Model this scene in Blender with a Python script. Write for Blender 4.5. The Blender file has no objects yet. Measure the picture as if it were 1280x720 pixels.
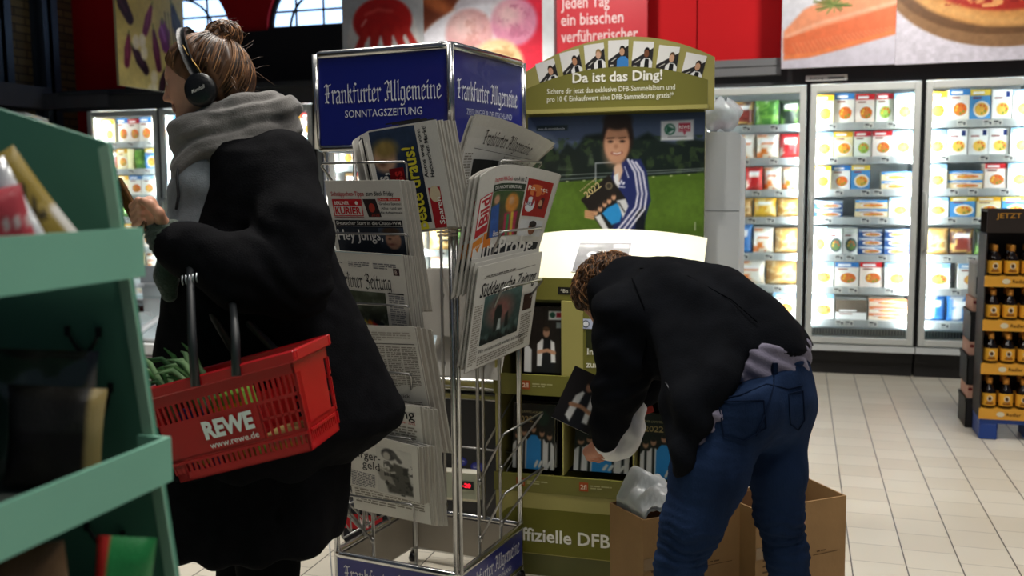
import bpy, math, random
import numpy as np
from mathutils import Vector, Matrix, noise as mnoise
SC = bpy.context.scene
COL = SC.collection
RNG = random.Random(7)
PI = math.pi
R = math.radians

# ------------------------------------------------------------------ camera
FPX = 1203.0                       # focal length in pixels of the 1280-wide frame
PITCH, ROLL, YAW, CAMH = R(6.08), R(-0.55), R(16.65), 1.40
_f = Vector((-math.sin(YAW) * math.cos(PITCH), math.cos(YAW) * math.cos(PITCH), -math.sin(PITCH)))
_r0 = Vector((math.cos(YAW), math.sin(YAW), 0)); _u0 = _r0.cross(_f)
_r = _r0 * math.cos(ROLL) + _u0 * math.sin(ROLL); _u = _u0 * math.cos(ROLL) - _r0 * math.sin(ROLL)
CAMP = Vector((0, 0, CAMH))
cd = bpy.data.cameras.new('camera'); cam = bpy.data.objects.new('camera', cd); COL.objects.link(cam)
m = Matrix((_r, _u, -_f)).transposed().to_4x4(); m.translation = CAMP
cam.matrix_world = m
cd.sensor_width = 36.0; cd.lens = FPX / 1280 * 36.0; cd.clip_start = 0.05; cd.clip_end = 60
cd.dof.use_dof = True; cd.dof.focus_distance = 2.75; cd.dof.aperture_fstop = 3.2
SC.camera = cam
# measuring aids used while laying out the shop: where a sight line meets a plane
def sight(u, v): return _f + _r * ((u - 640) / FPX) - _u * ((v - 360) / FPX)
def on_y(u, v, y): d = sight(u, v); return CAMP + d * (y / d.y)
def at_d(u, v, d): return CAMP + sight(u, v) * d

# ------------------------------------------------------------------ view, world, lamps
SC.view_settings.view_transform = 'Standard'; SC.view_settings.look = 'None'
SC.view_settings.exposure = 0.0; SC.view_settings.gamma = 1.0
SC.view_settings.use_curve_mapping = False
W = bpy.data.worlds.new('world'); SC.world = W; W.use_nodes = True
W.node_tree.nodes['Background'].inputs[0].default_value = (0.62, 0.75, 1.0, 1)
W.node_tree.nodes['Background'].inputs[1].default_value = 0.075
def lamp(name, loc, size, power, col=(1, 1, 1), aim=None, spread=180, sy=None):
    l = bpy.data.lights.new(name, 'AREA'); l.shape = 'RECTANGLE'; l.size = size; l.size_y = sy or size
    l.energy = power; l.color = col; l.spread = R(spread)
    o = bpy.data.objects.new(name, l); COL.objects.link(o); o.location = loc
    d = Vector(aim) - Vector(loc) if aim else Vector((0, 0, -1))
    o.rotation_euler = d.to_track_quat('-Z', 'Y').to_euler(); return o
WARM = (1.0, 0.955, 0.88)
lamp('ceiling_lamp', (1.3, 4.4, 3.9), 1.2, 46, WARM, spread=130)
lamp('ceiling_lamp', (-0.2, 2.0, 3.9), 0.8, 18, WARM, spread=120)
lamp('ceiling_lamp', (-2.3, 3.2, 3.9), 0.8, 46, WARM, spread=115)
lamp('ceiling_lamp', (0.9, 1.0, 3.9), 0.8, 20, WARM, spread=140)
lamp('ceiling_lamp', (-0.6, 0.2, 3.9), 0.8, 10, WARM, spread=150)
lamp('spot_lamp', (-0.60, 2.80, 3.6), 0.1, 2.0, WARM, aim=(-0.62, 3.36, 1.15), spread=28)
lamp('spot_lamp', (0.9, 5.2, 3.9), 0.3, 17, WARM, aim=(0.6, 7.3, 2.6), spread=75)
lamp('spot_lamp', (-1.6, 5.2, 3.9), 0.3, 10, WARM, aim=(-1.5, 7.3, 2.6), spread=75)
lamp('spot_lamp', (-3.1, 4.9, 3.9), 0.2, 42, WARM, aim=(-2.75, 6.0, 2.5), spread=50)
lamp('spot_lamp', (-1.2, 3.1, 3.7), 0.25, 5, WARM, aim=(-1.5, 2.1, 1.6), spread=60)

# ------------------------------------------------------------------ materials
def lin(c):
    if isinstance(c, str): c = hx(c)
    return tuple(x / 12.92 if x <= 0.04045 else ((x + 0.055) / 1.055) ** 2.4 for x in c[:3])
def hx(s): return tuple(int(s[i:i + 2], 16) / 255 for i in (0, 2, 4))
MATS = {}
def mat(name, col, rough=0.6, metal=0.0, var=0.08, scale=12.0, bump=0.0, bscale=None, emis=None, estr=0, spec=0.5, stretch=None, sheen=0, alpha=1, trans=0, coat=0):
    """A procedural surface: base colour broken up by noise, optional noise bump. col is sRGB."""
    if name in MATS: return MATS[name]
    M = bpy.data.materials.new(name); M.use_nodes = True
    nt = M.node_tree; N, L = nt.nodes, nt.links; b = N['Principled BSDF']
    c = lin(hx(col) if isinstance(col, str) else col)
    tc = N.new('ShaderNodeTexCoord'); mp = N.new('ShaderNodeMapping')
    L.new(tc.outputs['Object'], mp.inputs['Vector'])
    if stretch: mp.inputs['Scale'].default_value = stretch
    n = N.new('ShaderNodeTexNoise'); n.inputs['Scale'].default_value = scale; n.inputs['Detail'].default_value = 4
    L.new(mp.outputs[0], n.inputs['Vector'])
    r = N.new('ShaderNodeValToRGB'); e = r.color_ramp.elements
    e[0].position = 0.3; e[1].position = 0.7
    e[0].color = tuple(max(0, x * (1 - var)) for x in c) + (1,); e[1].color = tuple(min(1, x * (1 + var)) for x in c) + (1,)
    L.new(n.outputs['Fac'], r.inputs['Fac']); L.new(r.outputs['Color'], b.inputs['Base Color'])
    b.inputs['Roughness'].default_value = rough; b.inputs['Metallic'].default_value = metal
    b.inputs['Specular IOR Level'].default_value = spec
    if sheen: b.inputs['Sheen Weight'].default_value = sheen
    if trans: b.inputs['Transmission Weight'].default_value = trans
    if coat: b.inputs['Coat Weight'].default_value = coat
    if alpha < 1: b.inputs['Alpha'].default_value = alpha
    if bump:
        bn = N.new('ShaderNodeTexNoise'); bn.inputs['Scale'].default_value = bscale or scale * 4; bn.inputs['Detail'].default_value = 5
        L.new(mp.outputs[0], bn.inputs['Vector'])
        bu = N.new('ShaderNodeBump'); bu.inputs['Strength'].default_value = bump; bu.inputs['Distance'].default_value = 0.01
        L.new(bn.outputs['Fac'], bu.inputs['Height']); L.new(bu.outputs[0], b.inputs['Normal'])
    if emis:
        b.inputs['Emission Color'].default_value = lin(hx(emis)) + (1,); b.inputs['Emission Strength'].default_value = estr
    MATS[name] = M; return M
def print_mat(name, rough=0.55, spec=0.4, coat=0, emis=0, bump=0):
    """Printed surface: the ink colour comes from the mesh's own colour attribute 'ink'."""
    if name in MATS: return MATS[name]
    M = bpy.data.materials.new(name); M.use_nodes = True
    nt = M.node_tree; N, L = nt.nodes, nt.links; b = N['Principled BSDF']
    a = N.new('ShaderNodeAttribute'); a.attribute_name = 'ink'
    n = N.new('ShaderNodeTexNoise'); n.inputs['Scale'].default_value = 60
    mx = N.new('ShaderNodeMixRGB'); mx.blend_type = 'MULTIPLY'; mx.inputs['Fac'].default_value = 0.12
    L.new(a.outputs['Color'], mx.inputs['Color1']); L.new(n.outputs['Fac'], mx.inputs['Color2'])
    L.new(mx.outputs['Color'], b.inputs['Base Color'])
    b.inputs['Roughness'].default_value = rough; b.inputs['Specular IOR Level'].default_value = spec
    if coat: b.inputs['Coat Weight'].default_value = coat
    if emis:
        L.new(mx.outputs['Color'], b.inputs['Emission Color']); b.inputs['Emission Strength'].default_value = emis
    if bump:
        bu = N.new('ShaderNodeBump'); bu.inputs['Strength'].default_value = bump; bu.inputs['Distance'].default_value = 0.01
        bn = N.new('ShaderNodeTexNoise'); bn.inputs['Scale'].default_value = 35
        L.new(bn.outputs['Fac'], bu.inputs['Height']); L.new(bu.outputs[0], b.inputs['Normal'])
    MATS[name] = M; return M
def glass_mat(name, tint=(1, 1, 1), refl=0.08, rough=0.0):
    if name in MATS: return MATS[name]
    M = bpy.data.materials.new(name); M.use_nodes = True
    nt = M.node_tree; N, L = nt.nodes, nt.links; N.remove(N['Principled BSDF'])
    t = N.new('ShaderNodeBsdfTransparent'); t.inputs[0].default_value = tint + (1,)
    g = N.new('ShaderNodeBsdfGlossy'); g.inputs['Roughness'].default_value = rough
    f = N.new('ShaderNodeFresnel'); f.inputs['IOR'].default_value = 1.45
    mu = N.new('ShaderNodeMath'); mu.operation = 'MULTIPLY_ADD'; mu.inputs[1].default_value = 1.0; mu.inputs[2].default_value = refl - 0.04
    L.new(f.outputs[0], mu.inputs[0])
    x = N.new('ShaderNodeMixShader'); L.new(mu.outputs[0], x.inputs[0]); L.new(t.outputs[0], x.inputs[1]); L.new(g.outputs[0], x.inputs[2])
    L.new(x.outputs[0], N['Material Output'].inputs['Surface'])
    MATS[name] = M; return M

PRINT = print_mat('printed_paper', 0.7, 0.2)
GLOSSY_PRINT = print_mat('glossy_print', 0.3, 0.5)
CHROME = mat('chrome', 'c4c4c2', 0.22, 1.0, 0.06, 30)
DULLMETAL = mat('dull_metal', 'a9aaa8', 0.42, 0.9, 0.08, 20)
BLACKP = mat('black_plastic', '0c0d0f', 0.35, 0, 0.2, 40)
WHITEP = mat('white_plastic', 'e6e8e8', 0.4, 0, 0.03)

# ------------------------------------------------------------------ mesh builder
_txt = {}
def text2d(s, bold=0.0, res=2):
    k = (s, bold, res)
    if k not in _txt:
        c = bpy.data.curves.new('t', 'FONT'); c.body = s; c.size = 1; c.offset = bold; c.resolution_u = res
        o = bpy.data.objects.new('t', c)
        me = o.to_mesh()
        V = [(v.co.x, v.co.y) for v in me.vertices]; Fc = [tuple(p.vertices) for p in me.polygons]
        o.to_mesh_clear(); bpy.data.objects.remove(o); bpy.data.curves.remove(c)
        _txt[k] = (V, Fc)
    return _txt[k]
# pen letters for the blackletter mastheads: broad-nib strokes in a unit cell (advance, strokes)
BL = {
 'F': (0.62, [[(.06,.92),(.2,1.0),(.34,.92),(.6,1.0)],[(.24,.95),(.2,.5),(.24,.12),(.06,.0)],[(.08,.52),(.48,.54)],[(.24,.12),(.4,.04)],[(.36,.9),(.36,.3)]]),
 'r': (0.36, [[(.04,.6),(.12,.66),(.14,.06),(.2,.0)],[(.14,.52),(.3,.66),(.36,.54)]]),
 'a': (0.46, [[(.06,.6),(.2,.66),(.34,.56),(.34,.06),(.44,.0)],[(.34,.4),(.08,.3),(.08,.08),(.2,.0),(.34,.12)]]),
 'n': (0.5, [[(.04,.6),(.12,.66),(.12,.06),(.18,.0)],[(.12,.54),(.32,.66),(.38,.56),(.38,.06),(.46,.0)]]),
 'k': (0.48, [[(.1,.98),(.12,.06),(.18,.0)],[(.12,.5),(.32,.68),(.36,.52),(.14,.38)],[(.22,.4),(.38,.06),(.46,.0)]]),
 'f': (0.34, [[(.32,.92),(.2,1.0),(.14,.88),(.14,.0),(.08,-.1)],[(.02,.6),(.32,.6)]]),
 'u': (0.5, [[(.04,.62),(.12,.66),(.12,.1),(.22,.0),(.36,.1)],[(.36,.66),(.38,.06),(.48,.0)]]),
 't': (0.34, [[(.16,.88),(.14,.1),(.22,.0),(.32,.06)],[(.02,.62),(.32,.62)]]),
 'e': (0.42, [[(.1,.56),(.1,.12),(.2,.0),(.38,.1)],[(.1,.56),(.24,.68),(.36,.54),(.14,.34)]]),
 'A': (0.72, [[(.06,.9),(.24,1.0),(.36,.86),(.22,.5),(.3,.1),(.12,.0),(.02,.1)],[(.36,.9),(.56,1.0),(.58,.06),(.7,.0)],[(.24,.46),(.58,.46)],[(.46,.9),(.46,.5)]]),
 'l': (0.26, [[(.08,.94),(.14,1.0),(.12,.08),(.22,.0)]]),
 'g': (0.48, [[(.36,.62),(.12,.64),(.08,.5),(.08,.1),(.2,.0),(.36,.1)],[(.36,.66),(.38,-.16),(.22,-.28),(.06,-.2)]]),
 'm': (0.74, [[(.04,.6),(.12,.66),(.12,.06),(.18,.0)],[(.12,.54),(.3,.66),(.36,.56),(.36,.06),(.42,.0)],[(.36,.54),(.56,.66),(.62,.56),(.62,.06),(.7,.0)]]),
 'i': (0.26, [[(.04,.6),(.12,.66),(.12,.06),(.22,.0)],[(.1,.84),(.16,.9)]]),
 'B': (0.64, [[(.04,.86),(.16,1.0),(.2,.86),(.18,.1),(.06,.0)],[(.2,.92),(.42,1.0),(.52,.82),(.26,.54)],[(.26,.54),(.54,.42),(.54,.1),(.3,.0),(.06,.06)],[(.34,.9),(.34,.1)]]),
 'Z': (0.6, [[(.06,.86),(.2,1.0),(.44,.92),(.52,.8),(.26,.54),(.52,.38),(.5,.1),(.24,-.06),(.04,.06)],[(.14,.54),(.44,.54)],[(.34,.9),(.3,.6)]]),
 ' ': (0.3, []),
}
class MB:
    """Collects verts/faces with per-face material and per-vertex ink colour, links them as ONE mesh object."""
    def __init__(s): s.V = []; s.F = []; s.MI = []; s.C = []; s.S = []; s.M = None; s.mi = 0; s.col = (1, 1, 1); s.sm = False
    def add(s, V, F, mi=None, col=None, sm=None, raw=False):
        o = len(s.V)
        V = [Vector((v[0], v[1], v[2])) for v in V]
        if s.M is not None: V = [s.M @ v for v in V]
        s.V += [tuple(v) for v in V]; s.F += [tuple(i + o for i in f) for f in F]
        s.MI += [s.mi if mi is None else mi] * len(F); s.S += [s.sm if sm is None else sm] * len(F)
        if isinstance(col, list): s.C += [tuple(c) for c in col]
        else:
            c = lin(col if col is not None else s.col); s.C += [c] * len(V)
    def box(s, c, d, mi=None, rz=0, col=None, bev=0, Mx=None):
        x, y, z = d[0] / 2, d[1] / 2, d[2] / 2
        if bev:
            b = min(bev, x * .9, y * .9, z * .9); V = []
            for sx in (-1, 1):
                for sy in (-1, 1):
                    for sz in (-1, 1):
                        V += [(sx * (x - b), sy * (y - b), sz * z), (sx * (x - b), sy * y, sz * (z - b)), (sx * x, sy * (y - b), sz * (z - b))]
            def q(sx, sy, sz, k): return ((sx > 0) * 4 + (sy > 0) * 2 + (sz > 0)) * 3 + k
            Fs = []
            for t in (-1, 1):
                Fs.append([q(-1, -1, t, 0), q(1, -1, t, 0), q(1, 1, t, 0), q(-1, 1, t, 0)][::t])
                Fs.append([q(-1, t, -1, 1), q(-1, t, 1, 1), q(1, t, 1, 1), q(1, t, -1, 1)][::t])
                Fs.append([q(t, -1, -1, 2), q(t, 1, -1, 2), q(t, 1, 1, 2), q(t, -1, 1, 2)][::t])
                for w in (-1, 1):
                    Fs.append([q(-1, t, w, 0), q(1, t, w, 0), q(1, t, w, 1), q(-1, t, w, 1)][::-t * w])
                    Fs.append([q(t, -1, w, 0), q(t, 1, w, 0), q(t, 1, w, 2), q(t, -1, w, 2)][::t * w])
                    Fs.append([q(t, w, -1, 1), q(t, w, 1, 1), q(t, w, 1, 2), q(t, w, -1, 2)][::-t * w])
            for sx in (-1, 1):
                for sy in (-1, 1):
                    for sz in (-1, 1): Fs.append([q(sx, sy, sz, 0), q(sx, sy, sz, 1), q(sx, sy, sz, 2)][::-sx * sy * sz])
        else:
            V = [(-x, -y, -z), (x, -y, -z), (x, y, -z), (-x, y, -z), (-x, -y, z), (x, -y, z), (x, y, z), (-x, y, z)]
            Fs = [(0, 3, 2, 1), (4, 5, 6, 7), (0, 1, 5, 4), (1, 2, 6, 5), (2, 3, 7, 6), (3, 0, 4, 7)]
        if Mx is not None: V = [Mx @ Vector(v) for v in V]
        elif rz:
            cz, sz_ = math.cos(rz), math.sin(rz); V = [(v[0] * cz - v[1] * sz_, v[0] * sz_ + v[1] * cz, v[2]) for v in V]
        s.add([(v[0] + c[0], v[1] + c[1], v[2] + c[2]) for v in V], Fs, mi, col)
    def bx(s, x0, x1, y0, y1, z0, z1, mi=None, col=None, bev=0):
        s.box(((x0 + x1) / 2, (y0 + y1) / 2, (z0 + z1) / 2), (x1 - x0, y1 - y0, z1 - z0), mi, 0, col, bev)
    def tube(s, P, r, n=8, mi=None, closed=False, col=None, cap=True, sm=True):
        P = [Vector(p) for p in P]; k = len(P); rr = r if isinstance(r, (list, tuple)) else [r] * k
        V, Fs = [], []; up = None
        for i, p in enumerate(P):
            a = P[(i - 1) % k] if (i or closed) else p; b = P[(i + 1) % k] if (i < k - 1 or closed) else p
            t = (b - a).normalized()
            if up is None: up = Vector((0, 0, 1)) if abs(t.z) < .9 else Vector((1, 0, 0))
            x = t.cross(up); x = x.normalized() if x.length > 1e-6 else t.orthogonal().normalized()
            up = x.cross(t).normalized()
            for j in range(n):
                q = 2 * PI * j / n; V.append(p + (x * math.cos(q) + up * math.sin(q)) * rr[i])
        for i in range(k if closed else k - 1):
            for j in range(n):
                A = i * n; B = ((i + 1) % k) * n; Fs.append((A + j, A + (j + 1) % n, B + (j + 1) % n, B + j))
        if cap and not closed: Fs += [tuple(range(n))[::-1], tuple((k - 1) * n + j for j in range(n))]
        s.add(V, Fs, mi, col, sm)
    def lathe(s, prof, c=(0, 0, 0), n=16, mi=None, col=None, sm=True):
        V, Fs = [], []; k = len(prof)
        for (r, z) in prof:
            for j in range(n): q = 2 * PI * j / n; V.append((c[0] + r * math.cos(q), c[1] + r * math.sin(q), c[2] + z))
        for i in range(k - 1):
            for j in range(n): Fs.append((i * n + j, i * n + (j + 1) % n, (i + 1) * n + (j + 1) % n, (i + 1) * n + j))
        Fs += [tuple(range(n))[::-1], tuple((k - 1) * n + j for j in range(n))]
        s.add(V, Fs, mi, col, sm)
    def grid(s, fn, nu, nv, mi=None, col=None, sm=True):
        V = [fn(i / nu, j / nv) for j in range(nv + 1) for i in range(nu + 1)]
        Fs = [(j * (nu + 1) + i, j * (nu + 1) + i + 1, (j + 1) * (nu + 1) + i + 1, (j + 1) * (nu + 1) + i) for j in range(nv) for i in range(nu)]
        s.add(V, Fs, mi, col, sm)
    def prism(s, poly, z0, z1, mi=None, col=None):
        """poly in the local XY plane, extruded along local Z."""
        n = len(poly); V = [(p[0], p[1], z0) for p in poly] + [(p[0], p[1], z1) for p in poly]
        s.add(V, [tuple(range(n))[::-1], tuple(range(n, 2 * n))] + [(i, (i + 1) % n, n + (i + 1) % n, n + i) for i in range(n)], mi, col)
    # flat printing in the local XY plane (z = layer)
    def poly(s, P, col, z=.0005, mi=None):
        s.add([(p[0], p[1], z) for p in P], [tuple(range(len(P)))], mi, col)
    def rect(s, x, y, w, h, col, z=.0005, mi=None, nx=1, ny=1):
        s.add([(x + w * i / nx, y + h * j / ny, z) for j in range(ny + 1) for i in range(nx + 1)],
              [(j * (nx + 1) + i, j * (nx + 1) + i + 1, (j + 1) * (nx + 1) + i + 1, (j + 1) * (nx + 1) + i) for j in range(ny) for i in range(nx)], mi, col)
    def ell(s, x, y, rx, ry, col, z=.0005, n=20, mi=None, rot=0):
        c_, s_ = math.cos(rot), math.sin(rot)
        s.poly([(x + rx * math.cos(2 * PI * i / n) * c_ - ry * math.sin(2 * PI * i / n) * s_, y + rx * math.cos(2 * PI * i / n) * s_ + ry * math.sin(2 * PI * i / n) * c_) for i in range(n)], col, z, mi)
    def text(s, t, x, y, h, col, w=None, z=.001, bold=0.0, al='l', mi=None, slant=0, res=2):
        """h = cap height; w = fitted width; al: l, c or r."""
        V, Fs = text2d(t, bold, res)
        if not V: return
        xs = [v[0] for v in V]; x0, x1 = min(xs), max(xs); sy = h / 0.69; sx = (w / (x1 - x0)) if w else sy
        off = {'l': -x0, 'c': -(x0 + x1) / 2, 'r': -x1}[al]
        s.add([(x + (v[0] + off) * sx + slant * v[1] * sy, y + v[1] * sy, z) for v in V], Fs, mi, col)
    def black(s, t, x, y, h, w, col, z=.001, nib=0.105, mi=None):
        adv = sum(BL[c][0] for c in t); sx = w / adv; n = Vector((nib * .62, nib * .72, 0)) * .55; px = 0
        for c in t:
            a, st = BL[c]
            for line in st:
                for p, q in zip(line, line[1:]):
                    P = Vector((p[0] + px, p[1], 0)); Q = Vector((q[0] + px, q[1], 0))
                    L4 = [P - n, P + n, Q + n, Q - n]
                    d = (Q - P).cross(n).z
                    if abs(d) < .004: e = Vector((.02, -.02, 0)); L4 = [P - n - e, P - n + e, Q + n + e, Q + n - e]
                    if (L4[1] - L4[0]).cross(L4[2] - L4[1]).z < 0: L4.reverse()
                    s.add([(x + v.x * sx, y + v.y * h, z) for v in L4], [(0, 1, 2, 3)], mi, col)
            px += a
    def lines(s, x, y, w, h, n, col, z=.0005, gap=.45, seed=1, mi=None):
        """small print: n ragged rows of words filling w x h, downwards from the top edge y."""
        rg = random.Random(seed); p = h / n
        for i in range(n):
            cx = x; end = x + w * (1 if i < n - 1 else .6)
            while cx < end - p * .5:
                ww = min(p * rg.uniform(1.0, 3.6), end - cx); s.rect(cx, y - (i + 1) * p + p * gap * .5, ww, p * (1 - gap), col, z, mi); cx += ww + p * .5
    def pic(s, P, x, y, w, h, z=.0005, mi=None):
        H_, W_ = P.a.shape[:2]
        ii, jj = np.meshgrid(np.arange(W_), np.arange(H_))
        X = x + ii.ravel() / (W_ - 1) * w; Y = y + h - jj.ravel() / (H_ - 1) * h
        V = list(zip(X.tolist(), Y.tolist(), [z] * (W_ * H_)))
        a = np.clip(P.a.reshape(-1, 3), 0, 1); a = np.where(a <= .04045, a / 12.92, ((a + .055) / 1.055) ** 2.4)
        f = (jj[:-1, :-1] * W_ + ii[:-1, :-1]).ravel()
        s.add(V, [(int(k + W_), int(k + W_ + 1), int(k + 1), int(k)) for k in f], mi, a.tolist())
    def warp(s, fn, i0=0): s.V[i0:] = [tuple(fn(*v)) for v in s.V[i0:]]
    def build(s, name, mats, parent=None, sharp=None):
        me = bpy.data.meshes.new(name); me.from_pydata(s.V, [], s.F)
        for q in (mats if isinstance(mats, (list, tuple)) else [mats]): me.materials.append(q)
        me.polygons.foreach_set('material_index', s.MI)
        me.polygons.foreach_set('use_smooth', s.S)
        at = me.color_attributes.new('ink', 'FLOAT_COLOR', 'POINT')
        c = np.ones((len(s.V), 4), np.float32); c[:, :3] = np.array(s.C, np.float32).reshape(-1, 3); at.data.foreach_set('color', c.ravel())
        me.update()
        if sharp: me.set_sharp_from_angle(angle=R(sharp))
        o = bpy.data.objects.new(name, me); COL.objects.link(o)
        if parent: o.parent = parent
        return o
def tag(o, label, cat=None, group=None, kind=None):
    o['label'] = label
    if cat: o['category'] = cat
    if group: o['group'] = group
    if kind: o['kind'] = kind
    return o
def thing(name, label, cat, loc=(0, 0, 0), rz=0, group=None):
    o = bpy.data.objects.new(name, None); COL.objects.link(o); o.location = loc; o.rotation_euler = (0, 0, rz); o.empty_display_size = .1
    return tag(o, label, cat, group)
def dup(o, loc=None, rot=None, label=None, parent=None):
    c = o.copy(); COL.objects.link(c)
    if parent is not None: c.parent = parent
    for ch in [q for q in ALLCH(o)]: dup(ch, parent=c)
    if loc is not None: c.location = loc
    if rot is not None: c.rotation_euler = rot
    if label: c['label'] = label
    return c
def ALLCH(o): return [q for q in COL.objects if q.parent == o] if False else list(o.children)
def struct(name, mb, mats, label, **k): return tag(mb.build(name, mats, **k), label, 'room', kind='structure')
def frame(o, x, y=None, z=None):
    """Matrix whose local X/Y lie in a sheet: o = origin, x = sheet right, y = sheet up."""
    x = Vector(x).normalized(); y = Vector(y); y = (y - x * y.dot(x)).normalized(); z = x.cross(y)
    M = Matrix((x, y, z)).transposed().to_4x4(); M.translation = Vector(o); return M

# ------------------------------------------------------------------ little painter for printed photographs
def vnoise(h, w, cell, seed=0, oct=3):
    rs = np.random.RandomState(seed); out = np.zeros((h, w)); amp = 1; tot = 0
    for k in range(oct):
        c = max(1.0, cell / 2 ** k); gh, gw = int(h / c) + 3, int(w / c) + 3; g = rs.rand(gh, gw)
        y = np.arange(h) / c; x = np.arange(w) / c; yi = y.astype(int); xi = x.astype(int)
        fy = (y - yi)[:, None]; fx = (x - xi)[None]; fy = fy * fy * (3 - 2 * fy); fx = fx * fx * (3 - 2 * fx)
        out += amp * ((g[yi][:, xi] * (1 - fx) + g[yi][:, xi + 1] * fx) * (1 - fy) + (g[yi + 1][:, xi] * (1 - fx) + g[yi + 1][:, xi + 1] * fx) * fy); tot += amp; amp *= .5
    return out / tot
class Pic:
    """Coordinates run 0..1 across and 0..asp down; colours are sRGB hex."""
    def __init__(s, w, h, col='ffffff'):
        s.a = np.ones((h, w, 3)) * np.array(hx(col)); s.h, s.w = h, w
        s.X, s.Y = np.meshgrid((np.arange(w) + .5) / w, (np.arange(h) + .5) / w); s.px = 1.0 / w
    def mix(s, m, col): s.a = s.a * (1 - m[..., None]) + np.array(hx(col) if isinstance(col, str) else col) * m[..., None]; return s
    def vgrad(s, c0, c1, y0=0, y1=None):
        y1 = y1 or s.h / s.w; t = np.clip((s.Y - y0) / (y1 - y0), 0, 1); m = (s.Y >= y0) & (s.Y <= y1)
        g = np.array(hx(c0)) * (1 - t[..., None]) + np.array(hx(c1)) * t[..., None]; s.a = np.where(m[..., None], g, s.a); return s
    def ell(s, x, y, rx, ry, col, rot=0, soft=.0, al=1):
        c, q = math.cos(rot), math.sin(rot); dx, dy = s.X - x, s.Y - y
        d = (np.sqrt(((dx * c + dy * q) / rx) ** 2 + ((-dx * q + dy * c) / ry) ** 2) - 1) * min(rx, ry)
        return s.mix(al * np.clip(.5 - d / (s.px * 1.2 + soft), 0, 1), col)
    def line(s, P, w, col, soft=0, al=1):
        D = np.full(s.X.shape, 9.)
        W_ = w if isinstance(w, (list, tuple)) else [w] * len(P)
        for (a, b, wa, wb) in zip(P, P[1:], W_, W_[1:]):
            ax, ay = a; bx, by = b; L2 = (bx - ax) ** 2 + (by - ay) ** 2 + 1e-9
            t = np.clip(((s.X - ax) * (bx - ax) + (s.Y - ay) * (by - ay)) / L2, 0, 1)
            D = np.minimum(D, np.hypot(s.X - ax - t * (bx - ax), s.Y - ay - t * (by - ay)) - (wa + (wb - wa) * t) / 2)
        return s.mix(al * np.clip(.5 - D / (s.px * 1.2 + soft), 0, 1), col)
    def poly(s, P, col, soft=0, al=1):
        inside = np.zeros(s.X.shape, bool); D = np.full(s.X.shape, 9.); n = len(P)
        for i in range(n):
            ax, ay = P[i]; bx, by = P[(i + 1) % n]
            t = np.clip(((s.X - ax) * (bx - ax) + (s.Y - ay) * (by - ay)) / ((bx - ax) ** 2 + (by - ay) ** 2 + 1e-9), 0, 1)
            D = np.minimum(D, np.hypot(s.X - ax - t * (bx - ax), s.Y - ay - t * (by - ay)))
            if by != ay: inside ^= ((ay > s.Y) != (by > s.Y)) & (s.X < (bx - ax) * (s.Y - ay) / (by - ay) + ax)
        return s.mix(al * np.clip(.5 + np.where(inside, D, -D) / (s.px * 1.2 + soft), 0, 1), col)
    def speck(s, cell, amp, seed=0, m=None):
        n = (vnoise(s.h, s.w, cell, seed) - .5) * 2 * amp; n = n if m is None else n * m
        s.a = np.clip(s.a * (1 + n[..., None]), 0, 1); return s
    def blot(s, cell, thr, col, seed=0, reg=None, soft=.08, al=1):
        m = np.clip((vnoise(s.h, s.w, cell, seed) - thr) / soft, 0, 1) * al
        if reg is not None: x0, y0, x1, y1 = reg; m = m * ((s.X > x0) & (s.X < x1) & (s.Y > y0) & (s.Y < y1))
        return s.mix(m, col)
ORD = ['first', 'second', 'third', 'fourth', 'fifth', 'sixth', 'seventh', 'eighth', 'ninth', 'tenth']
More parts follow.
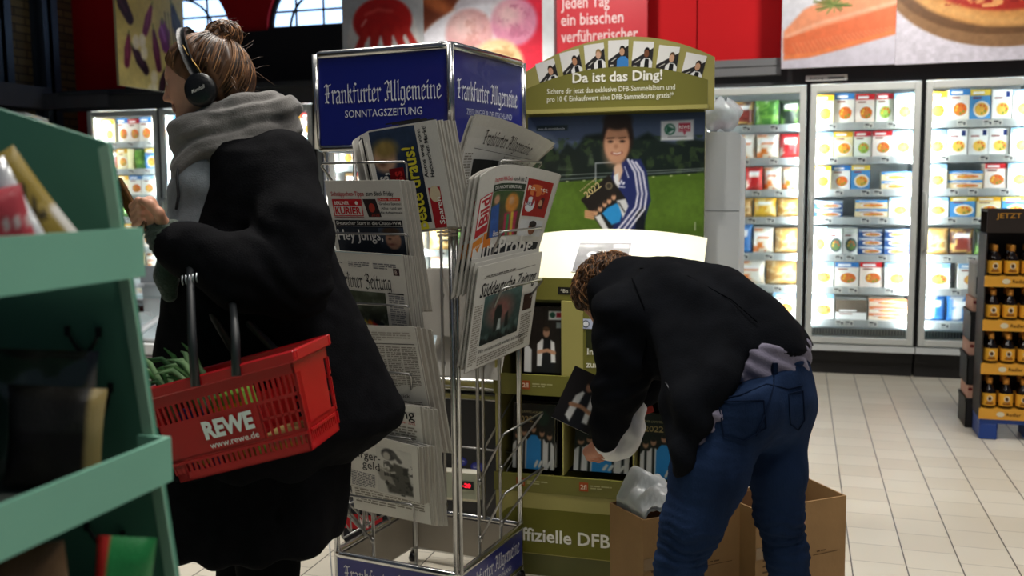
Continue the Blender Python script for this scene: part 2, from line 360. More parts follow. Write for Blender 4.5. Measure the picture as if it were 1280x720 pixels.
# ================================================================== THE SHOP
def floor_mat():
    M = bpy.data.materials.new('floor_tiles'); M.use_nodes = True
    nt = M.node_tree; N, L = nt.nodes, nt.links; b = N['Principled BSDF']
    def mth(op, a, b_=None, c=None):
        n = N.new('ShaderNodeMath'); n.operation = op
        for i, v in enumerate((a, b_, c)):
            if v is None: continue
            if isinstance(v, (int, float)): n.inputs[i].default_value = v
            else: L.new(v, n.inputs[i])
        return n.outputs[0]
    tc = N.new('ShaderNodeTexCoord'); sp = N.new('ShaderNodeSeparateXYZ'); L.new(tc.outputs['Object'], sp.inputs[0])
    u = mth('DIVIDE', mth('SUBTRACT', sp.outputs[0], 0.0185), 0.1915); cu = mth('FLOOR', u); fu = mth('SUBTRACT', u, cu)
    off = mth('FRACT', mth('MULTIPLY', mth('SINE', mth('MULTIPLY', cu, 12.9898)), 43758.5))
    v = mth('ADD', mth('DIVIDE', sp.outputs[1], 0.183), off); cv = mth('FLOOR', v); fv = mth('SUBTRACT', v, cv)
    du = mth('MULTIPLY', mth('MINIMUM', fu, mth('SUBTRACT', 1.0, fu)), 0.1915)
    dv = mth('MULTIPLY', mth('MINIMUM', fv, mth('SUBTRACT', 1.0, fv)), 0.183)
    g1 = mth('SUBTRACT', 1.0, mth('SMOOTHSTEP', du, 0, 1) if False else mth('GREATER_THAN', du, 0.0023))
    g2 = mth('MULTIPLY', mth('SUBTRACT', 1.0, mth('GREATER_THAN', dv, 0.0014)), 0.62)
    g = mth('MAXIMUM', g1, g2)
    cc = N.new('ShaderNodeCombineXYZ'); L.new(cu, cc.inputs[0]); L.new(cv, cc.inputs[1])
    wn = N.new('ShaderNodeTexWhiteNoise'); wn.noise_dimensions = '2D'; L.new(cc.outputs[0], wn.inputs['Vector'])
    ns = N.new('ShaderNodeTexNoise'); ns.inputs['Scale'].default_value = 2.2; ns.inputs['Detail'].default_value = 6; L.new(tc.outputs['Object'], ns.inputs['Vector'])
    f = mth('ADD', mth('MULTIPLY', wn.outputs['Value'], 0.5), mth('MULTIPLY', ns.outputs['Fac'], 0.5))
    r = N.new('ShaderNodeValToRGB'); e = r.color_ramp.elements; e[0].position = .15; e[1].position = .85
    e[0].color = lin(hx('d3cab8')) + (1,); e[1].color = lin(hx('e2dccd')) + (1,); L.new(f, r.inputs['Fac'])
    mx = N.new('ShaderNodeMixRGB'); L.new(g, mx.inputs['Fac']); L.new(r.outputs['Color'], mx.inputs['Color1']); mx.inputs['Color2'].default_value = lin(hx('4b4640')) + (1,)
    L.new(mx.outputs['Color'], b.inputs['Base Color']); b.inputs['Roughness'].default_value = 0.38; b.inputs['Specular IOR Level'].default_value = .35
    bu = N.new('ShaderNodeBump'); bu.inputs['Strength'].default_value = .3; bu.inputs['Distance'].default_value = .003; bu.invert = True
    L.new(g, bu.inputs['Height']); L.new(bu.outputs[0], b.inputs['Normal'])
    return M
WY = 8.12
b = MB(); b.bx(-8.5, 4.5, -2.5, WY + .3, -.1, 0)
struct('floor', b, floor_mat(), 'pale square floor tiles with dark grout lines')
def brick_mat():
    M = bpy.data.materials.new('clinker_brick'); M.use_nodes = True
    N, L = M.node_tree.nodes, M.node_tree.links; bs = N['Principled BSDF']
    tc = N.new('ShaderNodeTexCoord'); mp = N.new('ShaderNodeMapping'); mp.inputs['Rotation'].default_value = (R(90), 0, R(90))
    bt = N.new('ShaderNodeTexBrick'); bt.inputs['Scale'].default_value = 1; bt.inputs['Brick Width'].default_value = .25; bt.inputs['Row Height'].default_value = .075; bt.inputs['Mortar Size'].default_value = .006
    bt.inputs['Color1'].default_value = lin(hx('8a7348')) + (1,); bt.inputs['Color2'].default_value = lin(hx('6e5a38')) + (1,); bt.inputs['Mortar'].default_value = lin(hx('3a332a')) + (1,)
    sp = N.new('ShaderNodeSeparateXYZ'); cb = N.new('ShaderNodeCombineXYZ'); L.new(tc.outputs['Object'], sp.inputs[0]); L.new(sp.outputs[1], cb.inputs[0]); L.new(sp.outputs[2], cb.inputs[1])
    L.new(cb.outputs[0], bt.inputs['Vector']); L.new(bt.outputs['Color'], bs.inputs['Base Color']); bs.inputs['Roughness'].default_value = .85
    return M
RED = mat('red_wall_paint', 'c8121a', .7, 0, .03, 3, spec=.2)
CHAR = mat('charcoal_paint', '35363a', .55, 0, .06, 5)
STEEL = mat('blue_grey_steel', '47525c', .5, .3, .08, 6)
# back wall with two arched windows
WIN = [(-5.735, .555, 2.855), (-4.23, .555, 2.87)]     # centre x, radius, sill
b = MB()
M0 = Matrix.Rotation(R(90), 4, 'X'); M0.translation = Vector((0, WY, 0)); b.M = M0     # local x, y -> world x, z ; local z -> -Y
def arch(cx, r, z, n=18): return [(cx - r * math.cos(PI * i / n), z + r * math.sin(PI * i / n)) for i in range(n + 1)]
sill = 2.855; b.prism([(-7.2, 0), (4.5, 0), (4.5, sill), (-7.2, sill)], -.25, 0)
xs = [-7.2, (WIN[0][0] + WIN[1][0]) / 2, -3.3]
for (cx, r, z), x0, x1 in zip(WIN, xs, xs[1:]):
    b.prism([(x0, sill)] + arch(cx, r, sill) + [(x1, sill), (x1, 4.3), (x0, 4.3)], -.25, 0)
b.prism([(-3.3, sill), (4.5, sill), (4.5, 4.3), (-3.3, 4.3)], -.25, 0)
struct('wall_back', b, RED, 'dark red rear wall of the shop above the freezers')
SKY = mat('window_daylight', 'bcd4f2', .4, 0, .05, 1.5, emis='a9c8f0', estr=2.6)
for i, (cx, r, z) in enumerate(WIN):
    t = thing('window_%d' % (i + 1), ['arched window with daylight above the aubergine poster', 'arched window with daylight beside the ice cream posters'][i], 'window', (cx, WY + .1, sill)); t['kind'] = 'structure'
    b = MB(); b.M = Matrix.Rotation(R(90), 4, 'X'); b.prism(arch(0, r + .02, -.01), -.012, 0); b.build('pane', SKY, t)
    b = MB()
    def A(rr, n=20): return [(-rr * math.cos(PI * k / n), 0, rr * math.sin(PI * k / n)) for k in range(n + 1)]
    for rr, w in ((r - .01, .028), (r * .62, .012)): b.tube(A(rr), w, 6)
    for x in (-.28, 0, .28): b.tube([(x, 0, 0), (x, 0, math.sqrt(r * r - x * x))], .011, 5)
    for zz in (.17, .34): b.tube([(-math.sqrt(r * r - zz * zz), 0, zz), (math.sqrt(r * r - zz * zz), 0, zz)], .011, 5)
    b.bx(-r - .03, r + .03, -.05, .04, -.05, .03); o = b.build('window_frame', mat('window_bar_black', '22252c', .5), t); o.location = (0, -.03, 0)
b = MB(); b.bx(-5.16, -3.45, WY - .09, WY, 2.2, 2.84); b.bx(-6.3, -5.18, WY - .09, WY, 2.2, 2.82)
struct('trim_1', b, mat('dark_wall_panel', '1a1414', .6, 0, .2, 4), 'black panelling on the rear wall beneath the arched windows')
# left wall: brick, blue-grey steel columns, grey beam
b = MB(); b.bx(-7.2, -6.95, -2.5, WY, 0, 4.3)
struct('wall_left', b, brick_mat(), 'yellow brick wall at the far left between grey steel columns')
for k, y in enumerate((7.05, 7.62)):
    b = MB(); b.bx(-6.95, -6.80, y, y + .05, 0, 4.3); b.bx(-6.84, -6.80, y - .06, y + .13, 0, 4.3); b.bx(-6.95, -6.92, y - .06, y + .13, 0, 4.3)
    struct('trim_%d' % (k + 2), b, STEEL, ['blue grey steel column on the brick wall nearer the frame edge', 'blue grey steel column beside the dark red wall'][k])
b = MB(); b.bx(-6.95, -6.6, 4.0, 7.4, 2.13, 2.33); b.bx(-6.6, -5.9, 7.28, 7.4, 2.13, 2.27)
struct('trim_4', b, mat('grey_beam', '4a4b50', .6, 0, .1, 4), 'dark grey beam running around the left corner above the freezers')
# bright red bulkhead panels right of the slogan sign
for k, (x0, x1) in enumerate(((-1.16, -.775), (-.765, -.05))):
    b = MB(); b.bx(x0, x1, 7.5, 7.53, 2.2, 3.6)
    struct('trim_%d' % (k + 5), b, RED, ['narrow bright red wall panel right of the slogan sign', 'wide bright red wall panel left of the salmon poster'][k])
b = MB(); b.bx(-6.42, 2.4, 7.3, 7.36, 2.10, 2.285); b.bx(-6.42, 2.4, 7.36, 8.1, 2.25, 2.285); b.bx(-6.42, 2.4, 7.275, 7.3, 2.235, 2.26)
struct('trim_7', b, CHAR, 'dark grey header band running above the freezer doors')
b = MB(); b.bx(-.78, -.15, 7.24, 7.30, 2.17, 2.285); b.bx(-.78, -.15, 7.23, 7.24, 2.235, 2.25)
struct('trim_9', b, mat('grey_metal_ledge', '8b8b8d', .35, .4, .05, 6), 'grey metal ledge under the bright red wall panel')
b = MB(); b.bx(-1.9, -1.81, 7.22, 7.31, 2.25, 3.6)
struct('trim_8', b, mat('white_post', 'cfd3d6', .4), 'white square post between ice cream poster and slogan sign')
b = MB(); b.bx(.02, .30, 7.268, 7.274, 2.115, 2.155); b.M = frame((.02, 7.268, 2.115), (1, 0, 0), (0, 0, 1)); b.text('Kühlung', .03, .012, .016, '444444', w=.09); b.rect(.15, .01, .11, .018, '8a8f94')
tag(b.build('info_sticker', PRINT), 'small white paper sticker on dark header above middle freezer door', 'sticker')

# ---- posters ------------------------------------------------------------------
def poster(name, label, cat, x0, x1, z0, z1, y, P=None, fn=None, col='ffffff', edge='dddddd'):
    b = MB(); b.bx(x0, x1, y, y + .02, z0, z1, col=edge)
    b.M = frame((x0, y - .0005, z0), (1, 0, 0), (0, 0, 1))
    if P: b.pic(P, 0, 0, x1 - x0, z1 - z0, .0005)
    if fn: fn(b)
    return tag(b.build(name, GLOSSY_PRINT), label, cat)
# ice cream sundae with red sauce
P = Pic(120, 170, 'cfd0d3'); P.vgrad('b9babd', 'd8d9db')
P.ell(.5, .95, .44, .55, 'e4e0dd', soft=.03); P.ell(.5, .68, .36, .26, 'c8201c', soft=.02)
for x, x2, w in ((.2, .06, .11), (.38, .3, .12), (.56, .58, .12), (.74, .84, .1), (.9, 1.0, .09)):
    P.line([(.5 + (x - .5) * .7, .78), (x, 1.0), (x2, 1.42)], [.07, w, w * 1.25], 'cd2a22', .015)
for x, x2, w in ((.29, .2, .09), (.47, .45, .1), (.66, .72, .09), (.84, .93, .06)):
    P.line([(.5 + (x - .5) * .8, .86), (x, 1.02), (x2, 1.42)], [.03, w, w * 1.3], 'efebe8', .02)
P.line([(.3, .6), (.45, .55), (.62, .58)], .03, 'e8584e', .03); P.line([(.25, .72), (.3, .66)], .02, 'f3b0aa', .02); P.speck(9, .07, 3)
poster('ice_cream_poster', 'wall poster of white ice cream dripping with red sauce', 'poster', -3.59, -2.885, 2.2, 3.2, 7.27, P)
P = Pic(170, 170, 'd4cfd8'); P.vgrad('c2b7c0', 'e4e2ea'); P.poly([(0, .3), (.35, .3), (.05, .66), (0, .7)], '7b3a20', .02); P.ell(.12, .38, .14, .05, 'c0683a', .5, .04)
P.ell(.5, .95, .66, .55, 'e9e6ee', soft=.02); P.ell(.92, .75, .16, .62, 'd5203a', soft=.01)
for (x, y, r, c, sd) in ((.39, .62, .2, 'dba4a5', 1), (.76, .55, .19, 'd88aa6', 2), (.62, .88, .22, 'dfc18e', 3)):
    P.ell(x, y, r, r * .95, c, soft=.03); P.ell(x - .05, y - .06, r * .55, r * .45, 'f0ccc8' if sd < 3 else 'efd9b2', .3, .1, .8)
    P.blot(9, .55, 'b8607f' if sd == 2 else 'c78a80' if sd == 1 else 'b98a5a', sd, (x - r * .7, y - r * .7, x + r * .7, y + r * .7), .15, .55)
P.line([(.5, .8), (.62, .76), (.74, .8)], .025, 'b88a58', .02); P.poly([(.34, .82), (.42, .72), (.5, .8), (.46, .92), (.36, .94)], '4f7a32', .02); P.line([(.36, .92), (.48, .78)], .01, '8fb25a', .01)
P.speck(6, .06, 5)
poster('ice_cream_poster', 'wall poster of pink ice cream scoops with a mint leaf', 'poster', -2.882, -1.905, 2.2, 3.2, 7.27, P)
def slogan(b):
    b.rect(0, 0, .69, .95, 'd83a44', .0003)
    for i, (t, w) in enumerate((('Jeden Tag', .37), ('ein bisschen', .475), ('verführerischer', .585))): b.text(t, .035, .445 - i * .125, .088 if i else .09, 'fbeceb', w=w, bold=.004)
poster('slogan_sign', 'pink red slogan sign with white lettering above the football display', 'sign', -1.80, -1.115, 2.28, 3.23, 7.27, fn=slogan)
P = Pic(150, 150, 'e6e2e6'); P.vgrad('dfe0e6', 'cfc9d6'); P.vgrad('eceef2', 'd8d6e0', 0, .7)
P.poly([(.02, .68), (.2, .5), (.5, .38), (1.1, .3), (1.1, .52), (.55, .62), (.1, .9), (.02, .86)], 'ee9a72', .02)
P.poly([(.02, .74), (.35, .66), (1.1, .48), (1.1, .72), (.6, .84), (.24, .91), (.03, .92)], 'e5744a', .02); P.line([(.04, .9), (.3, .88), (.65, .8), (1.1, .7)], .03, 'f08a52', .02)
P.line([(.05, .72), (.35, .62), (1.1, .46)], .02, 'f3b79a', .03)
for k in range(26): x = .1 + .035 * k; P.line([(x, .8 - x * .12), (x + .05, .9 - x * .2)], .006, 'f2a076', .01, .6)
for k in range(46): a = RNG.uniform(0, 6.28); l = RNG.uniform(.06, .2); P.line([(.46, .48), (.46 + l * math.cos(a), .46 + l * .55 * math.sin(a))], .008, ['6f7f3c', '8d9a55', '556a30'][k % 3], .004)
P.speck(7, .06, 8)
poster('salmon_poster', 'large wall poster of a raw salmon fillet with dill', 'poster', -.148, .60, 2.2, 3.0, 7.17, P)
P = Pic(190, 150, 'd5cfda'); P.poly([(0, .3), (0, .66), (.3, .8), (0, .8)], 'd5cfda'); P.ell(.62, .14, .72, .56, '8f6a48', soft=.01); P.ell(.62, .12, .7, .5, '6d4c30', soft=.01)
P.ell(.62, .09, .62, .48, 'c98e4e', soft=.02); P.ell(.62, .07, .56, .4, 'a8281a', soft=.02); P.blot(12, .55, 'e3b06a', 4, (.1, .1, 1, .44), .1, .8); P.blot(8, .6, '8a1710', 9, (.1, .1, 1, .42), .1, .8)
for (x, y, r) in ((.5, .3, .1), (.8, .2, .12), (.3, .22, .09)): P.ell(x, y, r, r * .55, 'c7301f', soft=.01); P.ell(x, y, r * .7, r * .38, 'd85a3a', soft=.02)
P.ell(.2, .24, .08, .03, '7b8f3a', .2, .01); P.line([(.02, .26), (.2, .42), (.5, .53), (.9, .56)], .05, 'dba565', .03, .8); P.speck(5, .09, 2)
poster('pizza_poster', 'large wall poster of a pizza on a wooden board', 'poster', .602, 1.72, 2.195, 2.995, 7.17, P)
# hanging aubergine poster: own place, tilted to the aisle
P = Pic(120, 110, 'd9cf8a'); P.vgrad('cbb85f', 'e2d68a'); P.speck(30, .12, 3)
def aub(x, y, l, r, a, c, hl):
    dx, dy = math.cos(a), math.sin(a); P.line([(x - dx * l, y - dy * l), (x, y), (x + dx * l, y + dy * l)], [r * .8, r * 2, r * 1.5], c, .012); P.line([(x - dx * l * .6 - dy * r * .3, y - dy * l * .6 + dx * r * .3), (x + dx * l * .5, y + dy * l * .5)], r * .35, hl, .02, .7)
    P.line([(x - dx * l * 1.05, y - dy * l * 1.05), (x - dx * l * 1.35, y - dy * l * 1.35)], r * .35, '6d7a3a', .01)
for q in ((.1, .22, .14, .07, .9, '2a1420', '5d3a4a'), (.14, .6, .12, .045, 1.75, '7d1f4a', 'c06a8a'), (.3, .66, .12, .06, .8, '2b1226', '6b4060'), (.45, .3, .13, .045, 2.0, '6d1a4a', 'b05a80'),
          (.55, .55, .16, .05, 1.4, '5d1740', 'a85078'), (.68, .4, .1, .085, 1.4, '7a2a72', 'c07ac0'), (.83, .6, .12, .05, 2.2, '8a1f50', 'c86a90'), (.88, .28, .16, .07, 1.2, '1c1018', '4a3444'), (.62, .85, .12, .05, 1.9, '2a1020', '60405a'), (.4, .05, .1, .05, .3, '24121c', '5a3a4a')):
    aub(*q)
for (x, y) in ((.26, .52), (.37, .6), (.35, .5), (.5, .8), (.44, .93), (.49, .9)): P.ell(x, y, .05, .065, 'efe9c4', .2, .01); P.ell(x, y, .03, .04, 'f8f3da', .2, .02)
for k in range(5): P.line([(.7 + k * .05, .2), (.78 + k * .03, .7)], .012, ['3a3a22', '55602a', '241a20'][k % 3], .01)
P.speck(5, .06, 6)
pa = at_d(147, 60, 7.0); pb = at_d(231, 60, 7.75)
b = MB(); xd = Vector((pb.x - pa.x, pb.y - pa.y, 0)); w = xd.length; b.M = frame((pa.x, pa.y, 2.155), xd, (0, 0, 1))
b.bx(0, w, 0, .78, -.02, -.001, col='b9b08a'); b.pic(P, 0, 0, w, .78, .0)
t = tag(b.build('vegetable_poster', GLOSSY_PRINT), 'hanging poster of purple aubergines on yellow ground', 'poster')
for k in (.12, .88):
    b = MB(); q = Vector((pa.x, pa.y, 2.93)) + xd * k; b.tube([q, q + Vector((0, 0, 1.2))], .003, 5); b.build('hanging_wire', DULLMETAL, t)
# ================================================================== UPRIGHT FREEZERS
FY = 7.29
ALU = mat('freezer_aluminium', 'd6d9d5', .4, .1, .04, 8)
LINER = mat('freezer_liner', 'd8dcdc', .5, 0, .03)
PLINTH = mat('freezer_plinth', '1f1d1d', .6, 0, .15, 9)
GLASS = glass_mat('clear_glass', (.97, .99, .98), .05)
SHELFM = mat('freezer_shelf', 'c9cfd0', .4, 0, .04)
GRILL = mat('freezer_grille', '6d7a7e', .45, .2, .05)
LEDM = mat('led_strip', 'ffffff', .4, 0, 0, emis='f2fbff', estr=8)
SHZ = [1.80, 1.557, 1.324, 1.124, .854, .616, .375]
def freezer(x0, w, label, loc=None, rz=0, H=2.10, lit=1.0, tags=True, seed=0):
    rg = random.Random(seed)
    t = thing('upright_freezer', label, 'freezer', loc or (x0, FY, 0), rz)
    b = MB(); b.bx(.004, w - .004, .09, .78, 0, .19); b.bx(.004, w - .004, .06, .78, .10, .19); b.build('plinth', PLINTH, t)
    b = MB(); b.bx(0, w, .02, .78, .19, .25); b.bx(0, .012, .05, .78, .25, H); b.bx(w - .012, w, .05, .78, .25, H); b.bx(.012, w - .012, .74, .78, .25, H); b.bx(0, w, .05, .78, H, H + .04)
    b.bx(0, w, -.012, .02, .185, .228); b.build('cabinet_body', LINER, t)
    b = MB(); zt = H - .012
    b.bx(.012, .056, -.012, .03, .24, zt, bev=.004); b.bx(w - .056, w - .012, -.012, .03, .24, zt, bev=.004)
    b.bx(.056, w - .056, -.012, .03, .24, .285, bev=.004); b.bx(.056, w - .056, -.012, .03, zt - .05, zt, bev=.004)
    d = b.build('door', ALU, t)
    b = MB(); b.bx(.05, w - .05, .004, .012, .28, zt - .045); b.build('glass_pane', GLASS, d)
    b = MB(); b.tube([(.03, -.014, .92), (.03, -.05, .94), (.03, -.05, 1.30), (.03, -.014, 1.32)], .011, 8); b.build('handle', ALU, d)
    b = MB(); b.bx(0, .010, .0, .05, .232, H); b.bx(w - .010, w, 0, .05, .232, H); b.build('door_seal', BLACKP, t)
    b = MB(); b.bx(.02, w - .02, .05, .09, .29, .345)
    for k in range(34): b.bx(.03 + k * (w - .06) / 34, .03 + (k + .45) * (w - .06) / 34, .045, .05, .298, .337, col='3a474c', mi=1)
    b.build('air_grille', [GRILL, mat('grille_slot', '20282b', .5)], t)
    for k, z in enumerate(SHZ):
        if z > H - .2: continue
        b = MB(); b.bx(.02, w - .02, .11, .70, z + .008, z + .02); b.bx(.02, w - .02, .095, .112, z - .026, z + .026)
        sh = b.build('shelf', SHELFM, t)
        if tags:
            for j in range(3):
                x = .1 + (w - .26) * (j + rg.uniform(.1, .8)) / 3; b = MB(); b.M = frame((x, .0945, z - .02), (1, 0, 0), (0, 0, 1))
                b.rect(0, 0, .062, .04, 'f7f7f2', .0004); b.rect(.006, .022, .03, .011, '33373c', .0009); b.rect(.04, .008, .014, .02, '50565c', .0009); b.rect(.006, .008, .024, .006, '9aa0a6', .0009)
                b.build('price_tag', PRINT, sh)
    for x, s in ((.03, 1), (w - .03, -1)):
        b = MB(); b.bx(x - .008, x + .008, .05, .062, .32, H - .06); b.build('led_strip', LEDM, t)
        if lit:
            l = bpy.data.lights.new('led_light', 'AREA'); l.shape = 'RECTANGLE'; l.size = .03; l.size_y = H - .4; l.energy = 11 * lit; l.color = (.90, .97, 1.0); l.spread = R(150)
            o = bpy.data.objects.new('led_light', l); COL.objects.link(o); o.parent = t; o.location = (x, .066, (H + .3) / 2)
            dq = Vector((s * .75, 1, 0)); zax = -dq.normalized(); xax = Vector((0, 0, 1)).cross(zax); o.rotation_euler = Matrix((xax, Vector((0, 0, 1)), zax)).transposed().to_euler()
    return t
# ---- goods ---------------------------------------------------------------------
def carton(name, w, h, d, base, band, dish, rim='f4f2ee', bandy=.8, txt='8a2a20', navy=None):
    b = MB(); b.box((0, 0, h / 2), (w, d, h), col=base)
    b.M = frame((-w / 2, -d / 2 - .0006, 0), (1, 0, 0), (0, 0, 1))
    b.rect(0, h * bandy, w, h * (1 - bandy), band, .0004)
    b.rect(w * .12, h * (bandy + .05), w * .55, h * .08, 'ffffff', .0009); b.rect(w * .12, h * (bandy - .1), w * .42, h * .05, txt, .0009)
    if dish:
        b.ell(w * .56, h * .36, w * .4, h * .27, rim, .0006); b.ell(w * .56, h * .36, w * .33, h * .21, dish, .001)
        for k in range(7): b.ell(w * (.56 + .2 * math.cos(k * 2.4)), h * (.36 + .13 * math.sin(k * 2.4)), w * .06, h * .05, ['d9542b', 'f0c24a', '6f8f3a'][k % 3], .0014, 7)
    if navy: b.rect(w * .7, h * .74, w * .2, h * .2, navy, .0012)
    return b.build(name, PRINT)
def pouch(name, w, h, d, cols, seed, label='ffffff', nu=12, nv=13):
    rg = np.random.RandomState(seed); b = MB(); nz = vnoise(nv + 1, nu + 1, 3.2, seed); nz2 = vnoise(nv + 1, nu + 1, 4.5, seed + 50)
    for side in (-1, 1):
        V, C = [], []
        for j in range(nv + 1):
            for i in range(nu + 1):
                u, v = i / nu * 2 - 1, j / nv * 2 - 1
                th = d / 2 * (max(0, 1 - abs(u) ** 3) ** .5) * (max(0, 1 - abs(v) ** 4) ** .5) * (.75 + .5 * nz[j, i])
                V.append((u * w / 2 * (1 - .07 * (1 - v * v)), side * th, (v + 1) / 2 * h))
                c = hx(cols[0] if nz2[j, i] < .45 else cols[1] if nz2[j, i] < .6 else cols[2])
                if abs(u) < .55 and .1 < v < .62 and side < 0 and label: c = hx(label) if v > .3 else hx(cols[-1])
                if abs(v) > .9: c = hx(cols[0])
                C.append(lin(c))
        F = [(j * (nu + 1) + i, j * (nu + 1) + i + 1, (j + 1) * (nu + 1) + i + 1, (j + 1) * (nu + 1) + i) for j in range(nv) for i in range(nu)]
        b.add(V, F if side < 0 else [f[::-1] for f in F], 0, C, True)
    return b.build(name, print_mat('shiny_pouch', .28, .5, bump=.25))
KINDS = {  # key: (builder, description, width, height)
 'y': ('yellow dish carton', lambda: carton('frozen_meal_carton', .13, .185, .16, 'f4e7b8', 'f0b62c', 'e8a53a'), .13),
 'o': ('blue topped orange dish carton', lambda: carton('frozen_meal_carton', .135, .195, .16, 'f3ece2', '3d7fc4', 'd9772c'), .135),
 'r': ('red topped carton', lambda: carton('frozen_meal_carton', .13, .185, .16, 'f6e9df', 'd0262b', 'cf7a35'), .13),
 'g': ('green pea carton', lambda: carton('frozen_meal_carton', .115, .185, .16, 'f2f6ea', 'cf3340', '9fbf56'), .115),
 'w': ('white carton with pale blue top', lambda: carton('frozen_meal_carton', .13, .18, .16, 'f4f1ea', '8fbbe0', 'e0a255'), .13),
 'n': ('white carton with navy square', lambda: carton('frozen_meal_carton', .125, .185, .16, 'f7f7f5', 'f7f7f5', 'eec35a', navy='23346e'), .125),
 'b': ('blue and yellow carton', lambda: carton('frozen_meal_carton', .135, .19, .16, '4f93cf', 'f2d04c', 'e9b24a'), .135),
 'd': ('white carton with dish photo', lambda: carton('frozen_meal_carton', .12, .17, .16, 'f4f4f0', 'e6ebe2', '6d7f5a', rim='55606a'), .12),
 'f': ('flat orange fish box', lambda: carton('frozen_flat_box', .21, .062, .16, 'f3dcae', '4d8fd0', 'e08a3c', bandy=.7), .21),
 'k': ('flat dark blue box', lambda: carton('frozen_flat_box', .2, .06, .16, '2c4f86', '9aa8b8', 'c07a4a', bandy=.7), .2),
 's': ('flat striped pastry box', lambda: carton('frozen_flat_box', .2, .05, .16, 'f5e6d2', 'e07a40', 'd98f5a', bandy=.6), .2),
 'e': ('dark open box with white front', lambda: carton('frozen_meal_carton', .17, .13, .16, 'f4f4f2', '6b5f52', None, bandy=.35), .17),
 'R': ('red bag', lambda: pouch('frozen_food_bag', .16, .19, .1, ['c3242a', 'd8433a', 'f2e6da'], 1), .15),
 'Y': ('yellow bag', lambda: pouch('frozen_food_bag', .19, .19, .11, ['e8bb3a', 'e3a52a', 'f3dd90'], 2), .18),
 'W': ('white and orange bag', lambda: pouch('frozen_food_bag', .17, .17, .1, ['f0ece4', 'ead9c0', 'e07a2c'], 3), .16),
 'C': ('clear bag of golden food', lambda: pouch('frozen_food_bag', .19, .17, .11, ['d8a860', 'e9cf9a', 'b98a4a'], 4, None), .18),
 'B': ('blue bag', lambda: pouch('frozen_food_bag', .18, .19, .1, ['2f6fb4', '3f86c8', 'f2f2f2'], 5), .17),
 'K': ('dark green bag', lambda: pouch('frozen_food_bag', .16, .17, .1, ['27332b', '4a5a3f', '7fae54'], 6), .15),
 'M': ('brown patterned bag', lambda: pouch('frozen_food_bag', .17, .17, .1, ['5a3a2c', 'c9a05a', '8a3a30'], 7), .16),
 'G': ('green vegetable bag', lambda: pouch('frozen_food_bag', .17, .17, .1, ['4f8a35', '7fb84e', 'd9e6c0'], 8, None), .16),
}
STACK = {'f': (3, .064), 'k': (3, .062), 's': (4, .052)}
PROTO = {}
def put(kind, M, label):
    if kind not in PROTO: o = KINDS[kind][1](); PROTO[kind] = o
    else: o = dup(PROTO[kind])
    o.matrix_world = M; tag(o, label, 'frozen food', 'frozen food in the glass door freezers'); return o
HGT = {'y': .185, 'o': .195, 'r': .185, 'g': .185, 'w': .18, 'n': .185, 'b': .19, 'd': .17, 'e': .13, 'R': .19, 'Y': .19, 'W': .17, 'C': .17, 'B': .19, 'K': .17, 'M': .17, 'G': .17}
def stock(t, w, rows, where, seed=1):
    rg = random.Random(seed)
    for k, row in enumerate(rows):
        if not row: continue
        z = SHZ[k] + .021; tot = sum(KINDS[c][2] if c in KINDS else .07 for c in row); sx = min(1.32, (w - .075) / (tot + .004 * len(row)))
        room = (SHZ[k - 1] - .03 - z if k else .225); gap = (w - .075 - tot * sx) / len(row); x = .0375; i = 0
        for c in row:
            if c not in KINDS: x += .07 * sx; continue
            ww = KINDS[c][2] * sx; cx = x + ww / 2 + gap / 2
            lev = min(STACK[c][0], int(room / STACK[c][1])) if c in STACK else 1
            sz = 1 if c in STACK else min(1.12, (room - .006) / HGT[c])
            for q in range(lev):
                y = .225 + rg.uniform(-.01, .03); a = rg.uniform(-.012, .012)
                M = t.matrix_basis @ Matrix.Translation((cx, y, z + q * (STACK[c][1] if c in STACK else 0))) @ Matrix.Rotation(a, 4, 'Z') @ Matrix.Diagonal((sx * .97, 1, sz, 1))
                lay = '' if lev == 1 else [' at stack bottom', ' in stack middle', ' higher in stack', ' on stack top'][q if q < lev - 1 else 3]
                put(c, M, '%s, %s from left on %s shelf%s, %s' % (KINDS[c][0], ORD[i], ORD[k], lay, where))
            x += ww + gap; i += 1
W_ = .755
# right-hand run
fz = freezer(.046, W_, 'middle glass door freezer, brightly lit, right of bending man', seed=1)
stock(fz, W_, ['yorgw', 'wyggrw'.replace('gg', 'g'), 'yob_f', 'k_fw', 'wddkk'[:4] + 'k', 'wofw'.replace('f', 'r'), 'wes'], 'middle freezer', 1)
fz = freezer(.808, W_, 'bright glass door freezer directly behind the beer display', seed=2)
stock(fz, W_, ['yobnw', 'wnnnw', 'wfrw', 'wbyb', 'CMKB', 'wwR', 'BBWw'], 'beer-side freezer', 2)
fz = freezer(1.570, W_, 'glass door freezer at right frame edge past beer display', seed=3)
stock(fz, W_, ['ww', 'nw', 'rw', 'yb', '', '', ''], 'frame-edge freezer', 3)
fz = freezer(-.716, W_, 'glass door freezer full of bags beside the football display', seed=4, lit=.75)
stock(fz, W_, ['KMGK', 'CWWR', 'RYRWW'[:4] + 'W', 'YCYC', 'BBWC', 'MWC', 'wfw'], 'bag freezer', 4)
xs_ = [(-1.478, 5), (-2.24, 6), (-3.002, 7), (-3.764, 8)]
nm = {5: 'freezer behind display', 6: 'freezer seen through rack', 7: 'freezer left behind rack', 8: 'freezer behind rack edge'}
nl = {5: 'glass door freezer hidden behind the football display', 6: 'glass door freezer seen between the newspaper rack posts', 7: 'glass door freezer behind the blue newspaper sign', 8: 'glass door freezer at left rim of the newspaper rack'}
